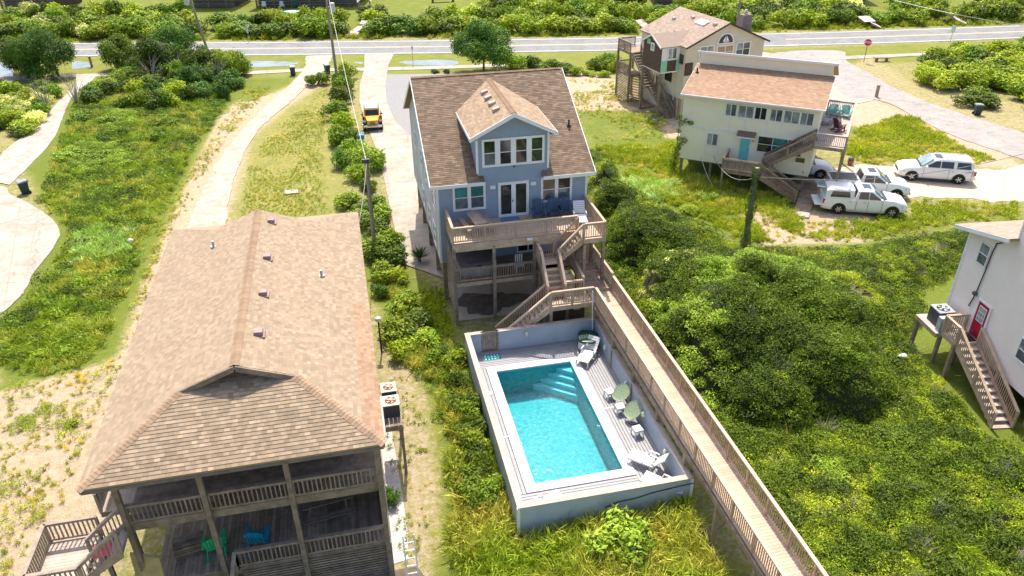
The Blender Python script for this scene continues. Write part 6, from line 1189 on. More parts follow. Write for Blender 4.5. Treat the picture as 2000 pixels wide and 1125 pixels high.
p = at(570, 27, .6); wdr = thing('boat_cover', 'turquoise and white tarpaulin heap behind the hedge', 'tarpaulin', (p.x, p.y, 0)); obj('cover', MB().blob((0, 0, .6), (2.2, .9, .5), 8, ex=2.6), mat('turquoise_tarp', (.30, .62, .62), .5, .3, 1.5), wdr, 60); obj('edge', MB().box(-2, 2, -.9, -.8, .1, .3), white, wdr)
p = at(865, 4, 0); bt = thing('dark_bench', 'dark framed bench on the far lawn', 'bench', (p.x, p.y, 0)); obj('seat', MB().box(-2, 2, -.4, .4, .5, .6), wood_grey, bt); obj('leg', MB().box(-1.9, -1.6, -.4, .4, 0, .5), dark_m, bt); obj('leg', MB().box(1.6, 1.9, -.4, .4, 0, .5), dark_m, bt)
p = at(1763, 694, .5); rk_ = obj('pale_rag', MB().blob((0, 0, 0), (.28, .18, .09), 6, ex=1.6), white_pl, None, 60); rk_.location = p; rk_['label'] = 'white scrap lying on the vines left of the air conditioner'; rk_['category'] = 'scrap'
pb = at(254, 470, .4); rk2 = obj('pale_bag', MB().blob((0, 0, 0), (.22, .18, .16), 6, ex=1.8), white_pl, None, 60); rk2.location = pb; rk2['label'] = 'small white bag caught in the wild field'; rk2['category'] = 'bag'
p = at(1660, 322); pot = thing('plant_pot', 'small dark reddish plant pot behind the deck post by the SUV', 'pot', (p.x, p.y, 0)); obj('pot', MB().cyl((0, 0, 0), (0, 0, .4), .2, .27, 12), mat('clay', (.35, .16, .12), .8), pot); obj('plant', MB().blob((0, 0, .5), (.25, .25, .2), 5), dark_m, pot)
# ================================================================ VEGETATION
npr = np.random.default_rng(5)
def leaf_cloud(n, shape, size, tint=(.7, 1.25), flat=.5, seed=0, curl=True):
    """n leaf-sized faces at points given by shape(rng) -> (point, outward)"""
    r = random.Random(seed); b = MB()
    for i in range(n):
        p, o = shape(r); d = (Vector(o)*(1-flat*.6)+Vector((r.gauss(0, .55), r.gauss(0, .55), r.gauss(.25, .5)))).normalized()
        a = d.orthogonal().normalized(); a.rotate(Matrix.Rotation(r.random()*6.28, 3, d)); c = d.cross(a); s = size*r.uniform(.6, 1.3); w_ = s*.42; k = r.uniform(*tint); t = (k*r.uniform(.92, 1.1), k, k*r.uniform(.8, 1.1)); p = Vector(p)
        b.poly([p-a*s*.5, p-c*w_*.5, p+a*s*.5+d*s*.12, p+c*w_*.5], t)
    return b
def mound(rx, ry, h):
    def f(r):
        a = r.random()*6.283; u = r.random()**.5; q = Vector((math.cos(a)*u*rx, math.sin(a)*u*ry, h*math.sqrt(max(0, 1-u*u))*r.uniform(.55, 1.05))); return q, Vector((q.x/rx, q.y/ry, .8*q.z/h+.2)).normalized()
    return f
def lobes(L):      # several overlapping puffs
    W_ = [a[3]**2 for a in L]
    def f(r):
        c = r.choices(L, W_)[0]; d = Vector((r.gauss(0, 1), r.gauss(0, 1), r.gauss(.25, 1))).normalized(); q = Vector(c[:3])+d*c[3]*(.62+.5*r.random()**1.5+(.25 if r.random() < .06 else 0)); return q, d
    return f
def tuft(n, h, sp, w_=.02, seed=0, lean=.5):
    r = random.Random(seed); b = MB()
    for i in range(n):
        a = r.random()*6.283; p = Vector((math.cos(a)*sp*r.random(), math.sin(a)*sp*r.random(), 0)); d = Vector((r.gauss(.25, lean), r.gauss(-.1, lean), 1)).normalized(); hh = h*r.uniform(.5, 1.15); s = d.cross(Vector((math.cos(a), math.sin(a), 0))).normalized()*w_; m_ = p+d*hh*.6; e = m_+(d+Vector((r.gauss(.35, .4), r.gauss(-.1, .4), -.25))).normalized()*hh*.5; k = r.uniform(.7, 1.3); t = (k*r.uniform(.95, 1.15), k, k*r.uniform(.7, 1.1))
        b.poly([p-s, p+s, m_+s*.8, m_-s*.8], t); b.poly([m_-s*.8, m_+s*.8, e], t)
    return b
lm_dark = leafmat('dark_leaf', (.046, .070, .007), (.088, .118, .011), sc=.25); lm_mid = leafmat('mid_leaf', (.095, .150, .010), (.185, .220, .018), sc=.22); lm_lime = leafmat('lime_leaf', (.14, .20, .022), (.21, .265, .04), sc=.4); lm_yel = leafmat('yellow_green_leaf', (.18, .22, .014), (.25, .275, .024), sc=.2)
lm_pine = leafmat('cedar_leaf', (.045, .095, .018), (.085, .145, .026), sc=.5); lm_grass = leafmat('grass_blade_leaf', (.17, .22, .022), (.33, .30, .085), sc=.25, trans=.25); lm_dry = leafmat('dry_grass_leaf', (.42, .34, .13), (.24, .25, .05), sc=.5, trans=.25); lm_cream = leafmat('cream_blossom_leaf', (.52, .47, .26), (.32, .33, .15), sc=.6); lm_silver = leafmat('silver_grass_leaf', (.36, .42, .26), (.24, .34, .12), sc=.6, trans=.25)
twig = mat('grey_twig', (.20, .16, .13), .9)
def cl(n, rx, h, s, m, seed, flat=.5): return leaf_cloud(n, mound(rx, rx, h), s, seed=seed, flat=flat).mesh('clump', m)
C_dark = cl(150, .55, .42, .13, lm_dark, 1); C_mid = cl(140, .50, .34, .13, lm_mid, 2); C_lime = cl(130, .50, .42, .15, lm_lime, 3, .3); C_yel = cl(130, .50, .28, .12, lm_yel, 4); C_cream = cl(70, .35, .3, .12, lm_cream, 5)
C_gr = tuft(34, .75, .22, seed=6, w_=.022, lean=.45).mesh('tuft', lm_grass); C_dry = tuft(22, .4, .2, seed=7, w_=.016, lean=.6).mesh('tuft', lm_dry); C_short = tuft(22, .26, .25, seed=8, w_=.02, lean=.7).mesh('tuft', lm_yel); C_sil = tuft(30, .7, .25, seed=9, w_=.022, lean=.7).mesh('tuft', lm_silver); C_weed = cl(40, .22, .16, .09, lm_yel, 10)
def scatter(name, pts, me, smin, smax, seed=0, tilt=.25, kind='stuff'):
    """geometry-node instancing of one clump on a cloud of real points"""
    src = bpy.data.objects.new(name+'_clump', me)
    pm = bpy.data.meshes.new(name); pm.from_pydata(pts, [], []); o = link(name, pm, kind=kind)
    g = bpy.data.node_groups.new(name, 'GeometryNodeTree'); g.interface.new_socket('Geometry', in_out='INPUT', socket_type='NodeSocketGeometry'); g.interface.new_socket('Geometry', in_out='OUTPUT', socket_type='NodeSocketGeometry')
    n = g.nodes; l = g.links; gi = n.new('NodeGroupInput'); go_ = n.new('NodeGroupOutput'); mp = n.new('GeometryNodeMeshToPoints'); io = n.new('GeometryNodeInstanceOnPoints'); oi = n.new('GeometryNodeObjectInfo'); oi.inputs['Object'].default_value = src; oi.inputs['As Instance'].default_value = True
    r1 = n.new('FunctionNodeRandomValue'); r1.data_type = 'FLOAT_VECTOR'; r1.inputs[0].default_value = (-tilt, -tilt, 0); r1.inputs[1].default_value = (tilt, tilt, 6.283); r1.inputs['Seed'].default_value = seed
    r2 = n.new('FunctionNodeRandomValue'); r2.data_type = 'FLOAT'; r2.inputs[2].default_value = smin; r2.inputs[3].default_value = smax; r2.inputs['Seed'].default_value = seed+1
    l.new(gi.outputs[0], mp.inputs[0]); l.new(mp.outputs[0], io.inputs['Points']); l.new(oi.outputs['Geometry'], io.inputs['Instance']); l.new(r1.outputs[0], io.inputs['Rotation']); l.new(r2.outputs[1], io.inputs['Scale']); l.new(io.outputs[0], go_.inputs[0])
    md = o.modifiers.new('scatter', 'NODES'); md.node_group = g; return o
def vnoise(X, Y, sc, seed=0):
    r = np.random.default_rng(seed); T = r.random((64, 64)); x = X/sc; y = Y/sc; xi = np.floor(x).astype(int); yi = np.floor(y).astype(int); fx = x-xi; fy = y-yi; fx = fx*fx*(3-2*fx); fy = fy*fy*(3-2*fy)
    g = lambda a, b: T[a % 64, b % 64]; return (g(xi, yi)*(1-fx)+g(xi+1, yi)*fx)*(1-fy)+(g(xi, yi+1)*(1-fx)+g(xi+1, yi+1)*fx)*fy
HOUSES = [[(x, y) for x, y in ((4.4, 36.7), (13.0, 35.4), (13.0, 54), (4.4, 54))], [(4.6, 20.7), (12.15, 20.7), (12.15, 34), (4.6, 36.6)], [(-9, 17), (0, 17), (0, 38), (-9, 38)], [(11.7, 8), (13.6, 8), (13.6, 37), (11.7, 37)], [yw(u, v, 0)[:2] for u, v in ((-.1, 0), (10.5, 0), (10.5, 9), (-.1, 9))], [yw(u, v, 0)[:2] for u, v in ((9.2, -4), (12, -4), (12, 6), (9.2, 6))], [rw(u, v, 0)[:2] for u, v in ((0, 0), (0, 9), (12, 9), (12, 0))], [rw(u, v, 0)[:2] for u, v in ((2.8, 0), (2.8, -1.4), (7, -1.6), (7, 0))],
    [tuple(go[:2]), (go.x+8.9, go.y+1.4), (go.x+7.6, go.y+9.8), (go.x-1.3, go.y+8.4)], [tuple((P1+Vector(k))[:2]) for k in ((-3.4, .6, 0), (3, -2.2, 0), (4.8, 1, 0), (-2, 4.2, 0))]]
def pts_in(P, dens, seed, inner=0.0):
    P = np.array([[p[0], p[1]] for p in P]); lo = P.min(0); hi = P.max(0); r = np.random.default_rng(seed); n = int((hi-lo).prod()*dens); q = r.random((n, 2))*(hi-lo)+lo; k = inpoly(P.tolist(), q[:, 0], q[:, 1])
    if inner: k &= edged(P.tolist(), q[:, 0], q[:, 1]) > inner*r.random(n)
    for Hh in HOUSES: k &= ~inpoly(Hh, q[:, 0], q[:, 1])
    return q[k]
# --- the scrub canopy over the dune: one height field, patches of its own plants
Z_ = lambda *p, z=.6: [at(x, y, z)[:2] for x, y in p]
dune = [(13.55, 10), (13.5, 30), (13.35, 36), (13.3, 41)]+Z_((1150, 285), (1185, 300), (1225, 352), (1290, 392), (1370, 425), (1450, 470), (1560, 478), (1700, 470), (1900, 430), (1990, 470))+[(33, 34), (30.5, 30.5)]+[rw(-.5, -1.7, 0)[:2], rw(7.5, -2.0, 0)[:2], rw(9, 0, 0)[:2], rw(12, 0, 0)[:2], (28, 8), (15, 8)]
bumps = [(1480, 600, 7.0, 3.0), (1430, 660, 5.0, 2.4), (1560, 640, 4.5, 2.6), (1610, 700, 4.0, 2.3), (1350, 560, 3.5, 2.2), (1250, 470, 3.0, 2.0), (1195, 400, 2.2, 1.6), (1170, 330, 2.2, 1.6), (1300, 500, 2.6, 1.8), (1400, 540, 2.8, 2.0), (1640, 590, 2.6, 1.1), (1530, 560, 3.2, 1.6), (1380, 700, 3.0, 1.6), (1500, 760, 3.0, 1.3), (1230, 440, 2, 1.3)]
BC = [(at(x, y, h*.6), r*.80, h*1.32) for x, y, r, h in bumps]
def canopy(X, Y):
    z = np.full(X.shape, .30)
    for c, r, h in BC: d = np.hypot(X-c.x, Y-c.y)/r; z = np.maximum(z, h*np.sqrt(np.clip(1-d*d*.9, 0, 1)))
    z = z+(1.35*vnoise(X, Y, 1.7, 1)-.75)*np.clip(z*.75, .25, 1.1)+.35*(vnoise(X, Y, .7, 2)-.5)*np.clip(z, .3, 1)+.5*vnoise(X, Y, 5, 3)
    e = edged(dune, X, Y); return np.maximum(z*np.clip(e/1.4, .05, 1), .02)
gxd = np.arange(12.8, 46, .3); gyd = np.arange(8, 62, .3); XD, YD_ = np.meshgrid(gxd, gyd); ZD = canopy(XD, YD_)-.32
fx_ = np.arange(len(gyd)-1)[:, None]*len(gxd)+np.arange(len(gxd)-1)[None]; fd = np.stack([fx_, fx_+1, fx_+len(gxd)+1, fx_+len(gxd)], -1).reshape(-1, 4); vd = np.stack([XD, YD_, ZD], -1).reshape(-1, 3); cen = vd[fd].mean(1); keep = inpoly(dune, cen[:, 0], cen[:, 1])&(cen[:, 2] > -.2)
for Hh in HOUSES: keep &= ~inpoly(Hh, cen[:, 0], cen[:, 1])
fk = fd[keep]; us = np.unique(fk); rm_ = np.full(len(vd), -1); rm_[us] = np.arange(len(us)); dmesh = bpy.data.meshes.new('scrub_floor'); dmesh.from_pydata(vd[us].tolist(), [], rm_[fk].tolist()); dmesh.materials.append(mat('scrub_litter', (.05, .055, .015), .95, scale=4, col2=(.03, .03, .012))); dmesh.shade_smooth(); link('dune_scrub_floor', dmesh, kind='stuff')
q = pts_in(dune, 12.5, 11); zq = canopy(q[:, 0], q[:, 1]); mound_w = np.zeros(len(q))
for c, r, h in BC[:7]+BC[8:10]+BC[12:14]: mound_w = np.maximum(mound_w, 1-np.hypot(q[:, 0]-c.x, q[:, 1]-c.y)/(r*1.05))
nz = .6*vnoise(q[:, 0], q[:, 1], 1.1, 9)+.4*npr.random(len(q)); rr_ = npr.random(len(q)); hi_ = mound_w+.25*(nz-.5) > .0
lime_c = [(at(x, y, 2.2), r) for x, y, r in ((1510, 540, 1.9), (1450, 555, 1.5), (1330, 620, 1.3), (1370, 700, 1.6), (1290, 590, 1.1), (1560, 560, 1.5), (1630, 850, .7), (1400, 570, 1.2), (1420, 590, 1.0))]; lw = np.zeros(len(q), bool)
for c, r in lime_c: lw |= np.hypot(q[:, 0]-c.x, q[:, 1]-c.y)+(vnoise(q[:, 0], q[:, 1], .8, 4)-.5)*1.4 < r
cream_c = [(at(x, y, 1.8), r) for x, y, r in ((1275, 540, .9), (1330, 535, .8), (1350, 545, .7), (1270, 570, .8), (1480, 1050, .5))]; cw_ = np.zeros(len(q), bool)
for c, r in cream_c: cw_ |= (np.hypot(q[:, 0]-c.x, q[:, 1]-c.y) < r)
p3 = np.column_stack([q, np.maximum(zq-.16, 0)]); isl = lw; isc = cw_&(rr_ < .5)&~isl; isd = hi_&~isl&~isc; isg = ~hi_&~isl&~isc
scatter('dune_shrub_canopy', p3[isd&(rr_ < .8)].tolist(), C_dark, .55, 1.15, 1, .5); scatter('dune_olive_shrubs', p3[(isd&(rr_ >= .62))|(isg&(rr_ < .06))].tolist(), C_mid, .45, 1.0, 2, .5); scatter('dune_lime_shrubs', p3[isl].tolist(), C_lime, .5, 1.05, 3, .5); scatter('dune_blossom_shrubs', p3[isc].tolist(), C_cream, .5, 1.0, 4, .4)
gg_ = isg&(nz > .70); scatter('dune_ground_vines', p3[gg_&(rr_ < .9)].tolist(), C_mid, .40, .85, 5, .35); scatter('dune_yellow_vines', p3[isg&(nz <= .80)].tolist(), C_yel, .45, .9, 6, .35)
q2 = pts_in(dune, 5, 12); z2 = canopy(q2[:, 0], q2[:, 1]); k2 = (z2 < 1.2)&(vnoise(q2[:, 0], q2[:, 1], 3, 6) > .72); scatter('dune_long_grass', np.column_stack([q2[k2], np.maximum(z2[k2]-.2, 0)]).tolist(), C_gr, .5, 1.0, 7, .3)
def twigs(seed):
    r = random.Random(seed); b = MB()
    for i in range(26): a = r.random()*6.28; e = Vector((math.cos(a)*r.uniform(.1, .5), math.sin(a)*r.uniform(.1, .5), r.uniform(.35, .75))); b.cyl((0, 0, 0), e, .012, .004, 3)
    return b.mesh('twig_clump', mat('silver_twig', (.36, .31, .26), .9))
C_twig = twigs(3); q4 = pts_in(dune, .22, 19); scatter('dune_bare_twigs', np.column_stack([q4, canopy(q4[:, 0], q4[:, 1])-.25]).tolist(), C_twig, .6, 1.4, 15, .7)
# --- wild field on the left, grass by the pool, verges
def field(name, P, spec, seed, clumpy=2.5):
    for j, (me, dens, s0, s1, lo_, hi_) in enumerate(spec):
        q = pts_in(P, dens, seed+j, .8); v = vnoise(q[:, 0], q[:, 1], clumpy, seed); k = (v >= lo_)&(v <= hi_); zz = .25*vnoise(q[k, 0], q[k, 1], clumpy, seed)
        if k.sum(): scatter(name+('' if j == 0 else '_'+'abcdef'[j-1]*0+['patches', 'blades', 'weeds', 'tips', 'sprigs'][j-1]), np.column_stack([q[k], zz-.08]).tolist(), me, s0, s1, seed+j, .35)
wild = Z_((195, 150), (300, 170), (450, 185), (440, 215), (380, 290), (330, 400), (285, 470), (255, 560), (215, 660), (160, 720), (60, 740), (-60, 700), (-40, 640), (20, 612), (60, 580), (75, 540), (112, 500), (140, 448), (70, 392), (95, 340), (110, 285), (132, 240), (145, 205), z=.1)
field('wild_field_vines', wild, [(C_mid, 8, .4, .8, .42, 1), (C_yel, 7, .4, .8, 0, .55), (C_gr, 7, .4, .9, .2, .6), (C_dark, 2.4, .5, 1.0, .6, 1), (C_sil, 1.2, .5, .9, .28, .36)], 40)
q = pts_in(wild, .75, 45, .8); scatter('wild_field_bushes', np.column_stack([q, q[:, :1]*0]).tolist(), C_mid, .9, 1.7, 46, .3); q = pts_in(wild, .35, 47, .8); scatter('wild_field_dark_bushes', np.column_stack([q, q[:, :1]*0]).tolist(), C_dark, .9, 1.6, 48, .3)
for nm, P, me in (('lime_bush', Z_((110, 290), (230, 270), (260, 320), (150, 345), z=.3), C_lime), ('lime_bush', Z_((200, 215), (265, 215), (270, 245), (200, 250), z=.3), C_lime), ('silver_grass', Z_((140, 450), (270, 440), (250, 500), (120, 520), z=.3), C_sil)):
    q = pts_in(P, 7, 77, .6); scatter(nm+'_patch', np.column_stack([q, npr.random(len(q))*.35]).tolist(), me, .6, 1.1, 71, .4)
nearp = Z_((890, 1400), (870, 1050), (905, 960), (1000, 960), (1012, 1045), (1200, 1010), (1345, 965), (1380, 1000), (1450, 1125), (1500, 1400), z=.1); field('pool_side_long_grass', nearp, [(C_gr, 16, .6, 1.3, 0, 1), (C_yel, 6, .4, .8, .45, 1), (C_dry, 5, .7, 1.4, 0, .4), (C_mid, 3, .4, .8, .6, 1)], 50, 1.6)
mid_ = Z_((745, 560), (800, 560), (830, 640), (885, 650), (908, 700), (1000, 985), (900, 1010), (862, 960), (868, 850), (835, 760), (775, 700), (760, 640), z=.2); field('bank_grass', mid_, [(C_gr, 11, .5, 1.0, 0, 1), (C_mid, 7, .4, .9, .4, 1), (C_dark, 5, .45, .9, .58, 1), (C_dry, 3, .6, 1.1, 0, .4)], 60, 1.8)
slope_ = Z_((820, 560), (868, 560), (905, 640), (905, 690), (860, 700), (800, 640), z=.1); field('shaded_weeds', slope_, [(C_short, 14, .8, 1.5, 0, .7), (C_mid, 2, .3, .6, .5, 1)], 65)
under = Z_((1155, 285), (1330, 275), (1335, 320), (1400, 350), (1560, 395), (1580, 470), (1450, 475), (1360, 425), (1285, 388), (1220, 345), z=.1); field('meadow_grass', under, [(C_short, 22, .8, 1.6, .25, 1), (C_gr, 4, .4, .8, .4, .8), (C_dry, 5, .7, 1.2, 0, .4), (C_mid, 2, .3, .6, .7, 1)], 80, 2.2)
q = pts_in(Z_((1210, 345), (1320, 350), (1340, 385), (1250, 395), z=.2), 7, 78, .6); scatter('pale_reed_patch', np.column_stack([q, q[:, :1]*0]).tolist(), C_sil, .7, 1.2, 72, .4)
rgt = Z_((1640, 300), (1665, 255), (1750, 225), (1800, 232), (1880, 285), (1960, 312), (1900, 322), (1800, 320), (1700, 322), z=.05); field('verge_tufts', rgt, [(C_short, 16, .8, 1.5, .25, 1), (C_dry, 6, .7, 1.2, 0, .5), (C_mid, 1.6, .3, .55, .6, 1)], 90, 1.8)
rg2 = Z_((1560, 430), (1700, 425), (1790, 388), (1990, 398), (2000, 465), (1900, 432), (1720, 470), (1580, 475), z=.05); field('drive_edge_tufts', rg2, [(C_short, 12, .7, 1.4, .3, 1), (C_dry, 6, .7, 1.2, 0, .5), (C_yel, 2, .3, .6, .6, 1)], 95, 1.8)
lawn = Z_((640, 165), (655, 200), (635, 290), (645, 380), (650, 420), (460, 430), (480, 330), (520, 260), (600, 200), z=0); field('lawn_blades', lawn, [(C_short, 16, .25, .55, .3, 1), (C_dry, 9, .25, .5, 0, .6)], 100, 3)
sandy = Z_((0, 740), (170, 720), (230, 700), (300, 430), (480, 170), (540, 170), (440, 280), (350, 440), (150, 960), (60, 1060), (0, 1300), (-60, 1300), z=0); field('sparse_sand_weeds', sandy, [(C_weed, 3.2, .5, 1.3, .35, 1), (C_dry, 7, .35, .8, .2, .95), (C_yel, 1.6, .4, .8, .62, 1)], 110, 1.3)
for P in (Z_((0, 830), (100, 780), (105, 800), (0, 870), z=.1), Z_((0, 930), (22, 940), (20, 980), (0, 985), z=.1)): q = pts_in(P, 9, 79, .3); scatter('sand_vine_patch', np.column_stack([q, q[:, :1]*0]).tolist(), C_mid, .4, .8, 73, .4)
lot = Z_((1095, 150), (1210, 160), (1300, 210), (1320, 270), (1150, 280), z=0); field('lot_weeds', lot, [(C_dry, 2.5, .4, .9, .3, .8), (C_short, 5, .5, 1.0, .6, 1), (C_weed, .8, .8, 1.5, .3, .9)], 120, 3)
side_ = Z_((750, 700), (830, 760), (862, 900), (850, 1000), (800, 1300), (752, 1300), z=0); field('side_yard_tufts', side_, [(C_short, 8, .35, .8, .42, 1), (C_dry, 3, .3, .6, 0, .5), (C_weed, 1.2, .5, .9, .5, 1)], 130, 1.2)
vergeN = [off(x, 4.6) for x in range(-60, 130, 5)]+[off(x, 9) for x in range(125, -65, -5)]; field('roadside_grass', vergeN, [(C_short, 2.5, 1.0, 2.0, .3, 1), (C_gr, .5, .8, 1.2, .5, 1)], 140, 4)
# --- individual shrubs and trees
def shrub_mesh(name, m, n, size, R, h, nl, seed, stem=True):
    r = random.Random(seed); L_ = []
    for i in range(nl):
        a = r.random()*6.283; u = r.random()**.6; L_.append((math.cos(a)*u*R*.72, math.sin(a)*u*R*.72, h*(.30+.45*r.random()*(1-u*.5)), R*r.uniform(.30, .48)))
    return leaf_cloud(n, lobes(L_), size, seed=seed).mesh(name, m)
def stems(h, R, seed, m=None, k=5):
    r = random.Random(seed); b = MB()
    for i in range(k): a = r.random()*6.283; b.cyl((0, 0, 0), (math.cos(a)*R*.5, math.sin(a)*R*.5, h*.6), .05, .02, 5)
    return b.mesh('stems', m or twig)
SHM = {}
for key, m in (('dark', lm_dark), ('mid', lm_mid), ('lime', lm_lime), ('yellow', lm_yel), ('cedar', lm_pine), ('blossom', lm_cream)):
    SHM[key] = [(shrub_mesh('foliage', m, 1500, .20, 1.0, 1.3, 9, 100+k*7+hash(key[0]) % 3*0+ord(key[0])), stems(1.3, 1, k)) for k in range(3)]
DESC = {'dark': 'dark green rounded shrub', 'mid': 'mid green shrub', 'lime': 'bright lime green leafy shrub', 'yellow': 'yellow green shrub', 'cedar': 'dark blue green evergreen bush', 'blossom': 'cream blossomed shrub'}
scount = [0]
def shrub(key, x, y, R, h, label, group, seed=None):
    k = scount[0]; scount[0] += 1; rr2 = random.Random(k*13+1); fm_, sm_ = SHM[key][k % 3]; t = thing('shrub', label, 'shrub', (x, y, -.05), rr2.random()*6.28, group); t.scale = (R*rr2.uniform(.9, 1.15), R*rr2.uniform(.9, 1.15), h/1.3); link('foliage', fm_, t); link('stems', sm_, t); return t
# hedge between the two drives
hedge = [(660, 158, .9, 1.4, 'dark'), (680, 148, 1.3, 1.9, 'mid'), (672, 172, 1.3, 1.9, 'mid'), (668, 195, 1.5, 2.1, 'dark'), (655, 228, 1.5, 2.0, 'mid'), (672, 250, 1.5, 2.0, 'yellow'), (660, 275, 1.5, 2.0, 'mid'), (685, 275, 1.3, 1.8, 'dark'), (690, 305, 1.4, 1.9, 'lime'), (715, 322, 1.7, 2.3, 'lime'), (668, 320, 1.2, 1.7, 'cedar'), (695, 345, 1.2, 1.5, 'mid'), (720, 365, 1.0, 1.2, 'dark'), (680, 398, 1.2, 1.2, 'mid'), (720, 405, 1.3, 1.3, 'dark'), (745, 420, 1.2, 1.2, 'mid'), (700, 430, 1.3, 1.1, 'mid'), (740, 450, 1.4, 1.5, 'dark'), (762, 470, 1.2, 1.3, 'mid'), (735, 490, 1.3, 1.3, 'mid'), (757, 505, 1.3, 1.4, 'dark'), (748, 535, 1.3, 1.3, 'mid'), (768, 545, 1.0, 1.1, 'yellow'), (742, 570, .7, 1.0, 'cedar'), (785, 600, 1.3, 1.2, 'mid'), (778, 650, 1.2, 1.3, 'mid'), (800, 640, 1.3, 1.2, 'dark'), (775, 690, .9, 1.1, 'yellow'), (825, 670, 1.1, 1.0, 'mid')]
def hplace(y): return next(t for lim, t in ((180, 'at the road end'), (240, 'beside the upper lawn'), (300, 'left of the orange car'), (375, 'by the lime bushes'), (460, 'behind the short pole'), (520, 'at the short pole foot'), (600, 'beside the cottage roof'), (999, 'below the lamp post')) if y < lim)
for i, (x, y, R, h, k) in enumerate(hedge):
    p = at(x, y, .3); shrub(k, p.x, p.y, R, h, {'lime': 'bright lime leafy bush beside the bin and the orange car', 'cedar': 'blue green evergreen bush in the hedge between the drives'}.get(k, DESC[k]+' in the hedge between the drives, '+hplace(y)), 'shrubs of the hedge between the drives, '+DESC[k])
p = at(619, 162, .2); shrub('dark', p.x, p.y, 1.35, 1.7, 'round clipped dark bush alone beside the left drive bin', None)
for i, (x, y, R, k) in enumerate(((905, 700, .8, 'mid'), (925, 740, .8, 'dark'), (935, 780, .9, 'dark'), (925, 800, .9, 'mid'), (945, 830, .9, 'dark'), (955, 870, .9, 'dark'), (930, 860, .9, 'mid'), (965, 905, .7, 'dark'), (925, 940, 1.0, 'dark'), (955, 960, .9, 'mid'), (940, 975, .8, 'dark'), (880, 690, .9, 'dark'), (850, 700, .8, 'mid'))):
    p = at(x, y, .4); shrub(k, min(p.x, 3.9), p.y, R, 1.05, DESC[k]+' outside the left pool wall, '+('near the gate' if y < 760 else 'beside the pool middle' if y < 850 else 'toward the near corner' if y < 930 else 'at the near corner'), 'shrubs along the left pool wall, '+DESC[k])
p = at(1195, 1050, .6); shrub('lime', p.x, p.y, 1.45, 1.7, 'big glossy green bush in the grass below the near pool wall', None); shrub('mid', p.x+.5, p.y-.7, 1.2, 1.2, 'lower green bush in front of the big glossy one', None)
p = at(1380, 387, .2); shrub('lime', p.x, p.y, .8, .8, 'small bright bush on the meadow below the cream house', None); p = at(1345, 410, .2); shrub('mid', p.x, p.y, .8, .6, 'low green bush at the meadow edge left of the vine covered pole', None)
p = at(142, 828, .1); shrub('mid', p.x, p.y, .35, .35, 'tiny bright green bush alone on the sand', None)
p = at(765, 975, .1); shrub('cedar', p.x, p.y, .5, .9, 'small dark bush on bare soil beside the cottage porch', None)
# across the road: the hedge band, shrub by shrub
r9 = random.Random(44); k = 0
gaps = [(668, 722), (395, 440), (1236, 1280), (1664, 1728), (1836, 1896), (1510, 1530)]
def place(x, row): return ('front', 'middle', 'rear')[row]+' row, '+next(t for lim, t in ((200, 'far left end'), (430, 'behind the leaning pole'), (700, 'below the porch house'), (950, 'edging the far lawn'), (1260, 'above the blue house'), (1520, 'behind the taupe house'), (1800, 'between the two right ramps'), (9999, 'far right end')) if x < lim)
for row, (yy, hh) in enumerate(((66, 2.6), (50, 3.0), (34, 3.2))):
    x = -20+row*9
    while x < 2030:
        x += r9.uniform(27, 37)
        yb = yy-(x-1000)*.017*(1 if x > 1000 else .3)+r9.uniform(-4, 4)+(4 if x < 700 else 0)
        if any(a <= x <= c for a, c in gaps): continue
        if row == 2 and (x > 1250 and x < 1300 or 380 < x < 720 or 740 < x < 950): continue
        if row == 1 and (400 < x < 440 or 740 < x < 820): continue
        p = at(x, yb); key = r9.choices(['dark', 'mid', 'yellow', 'blossom', 'cedar'], [3, 4, 2.6, .7 if (x < 300 or x > 1600) else .2, .4])[0]; h = hh*r9.uniform(.75, 1.15)
        if road_c(p.x)+7.5 > p.y: p.y = road_c(p.x)+7.5+r9.random()*1.5
        shrub(key, p.x, p.y, r9.uniform(2.1, 2.9), h, DESC[key]+' across the road, '+place(x, row), 'hedge shrubs across the road, '+DESC[key]+', '+place(x, row))
for x, y, R, h, k in ((1020, 22, 3.0, 3.6, 'dark'), (975, 18, 2.5, 3.2, 'dark'), (1090, 15, 2.8, 3.6, 'mid'), (1200, 18, 3, 4, 'cedar'), (1235, 14, 2.6, 4.2, 'dark'), (1395, 8, 2.5, 3.0, 'mid'), (1480, 14, 2.5, 3.5, 'yellow'), (1160, 10, 2.6, 3.6, 'mid'), (950, 28, 1.8, 2.4, 'yellow'), (1010, 40, 2, 2.6, 'mid'), (1060, 38, 2.2, 3, 'dark'), (1130, 36, 2.2, 3.2, 'mid'), (1190, 44, 2.4, 3.4, 'dark')):
    p = at(x, y); shrub(k, p.x, p.y, R, h, 'large '+DESC[k]+' in the thicket across the road', 'big thicket shrubs across the road, '+DESC[k])
# hedge right of the side lane
r9 = random.Random(3)
HP = Z_((1795, 118), (1990, 85), (2080, 90), (2080, 205), (1960, 214), (1880, 190), (1800, 150), (1770, 130), z=.5); q = pts_in(HP, .14, 31)
for i, (x, y) in enumerate(q): k = r9.choice(['mid', 'mid', 'dark', 'yellow', 'yellow']); shrub(k, x, y, r9.uniform(1.9, 2.5), r9.uniform(1.6, 2.4), DESC[k]+' in the right hedge, '+('on the lane side, ' if y < 66+(70-x)*.12 else 'on the walkway side, ')+('left part' if x < 68 else 'middle part' if x < 76 else 'right part'), 'shrubs of the hedge on the right, '+DESC[k])
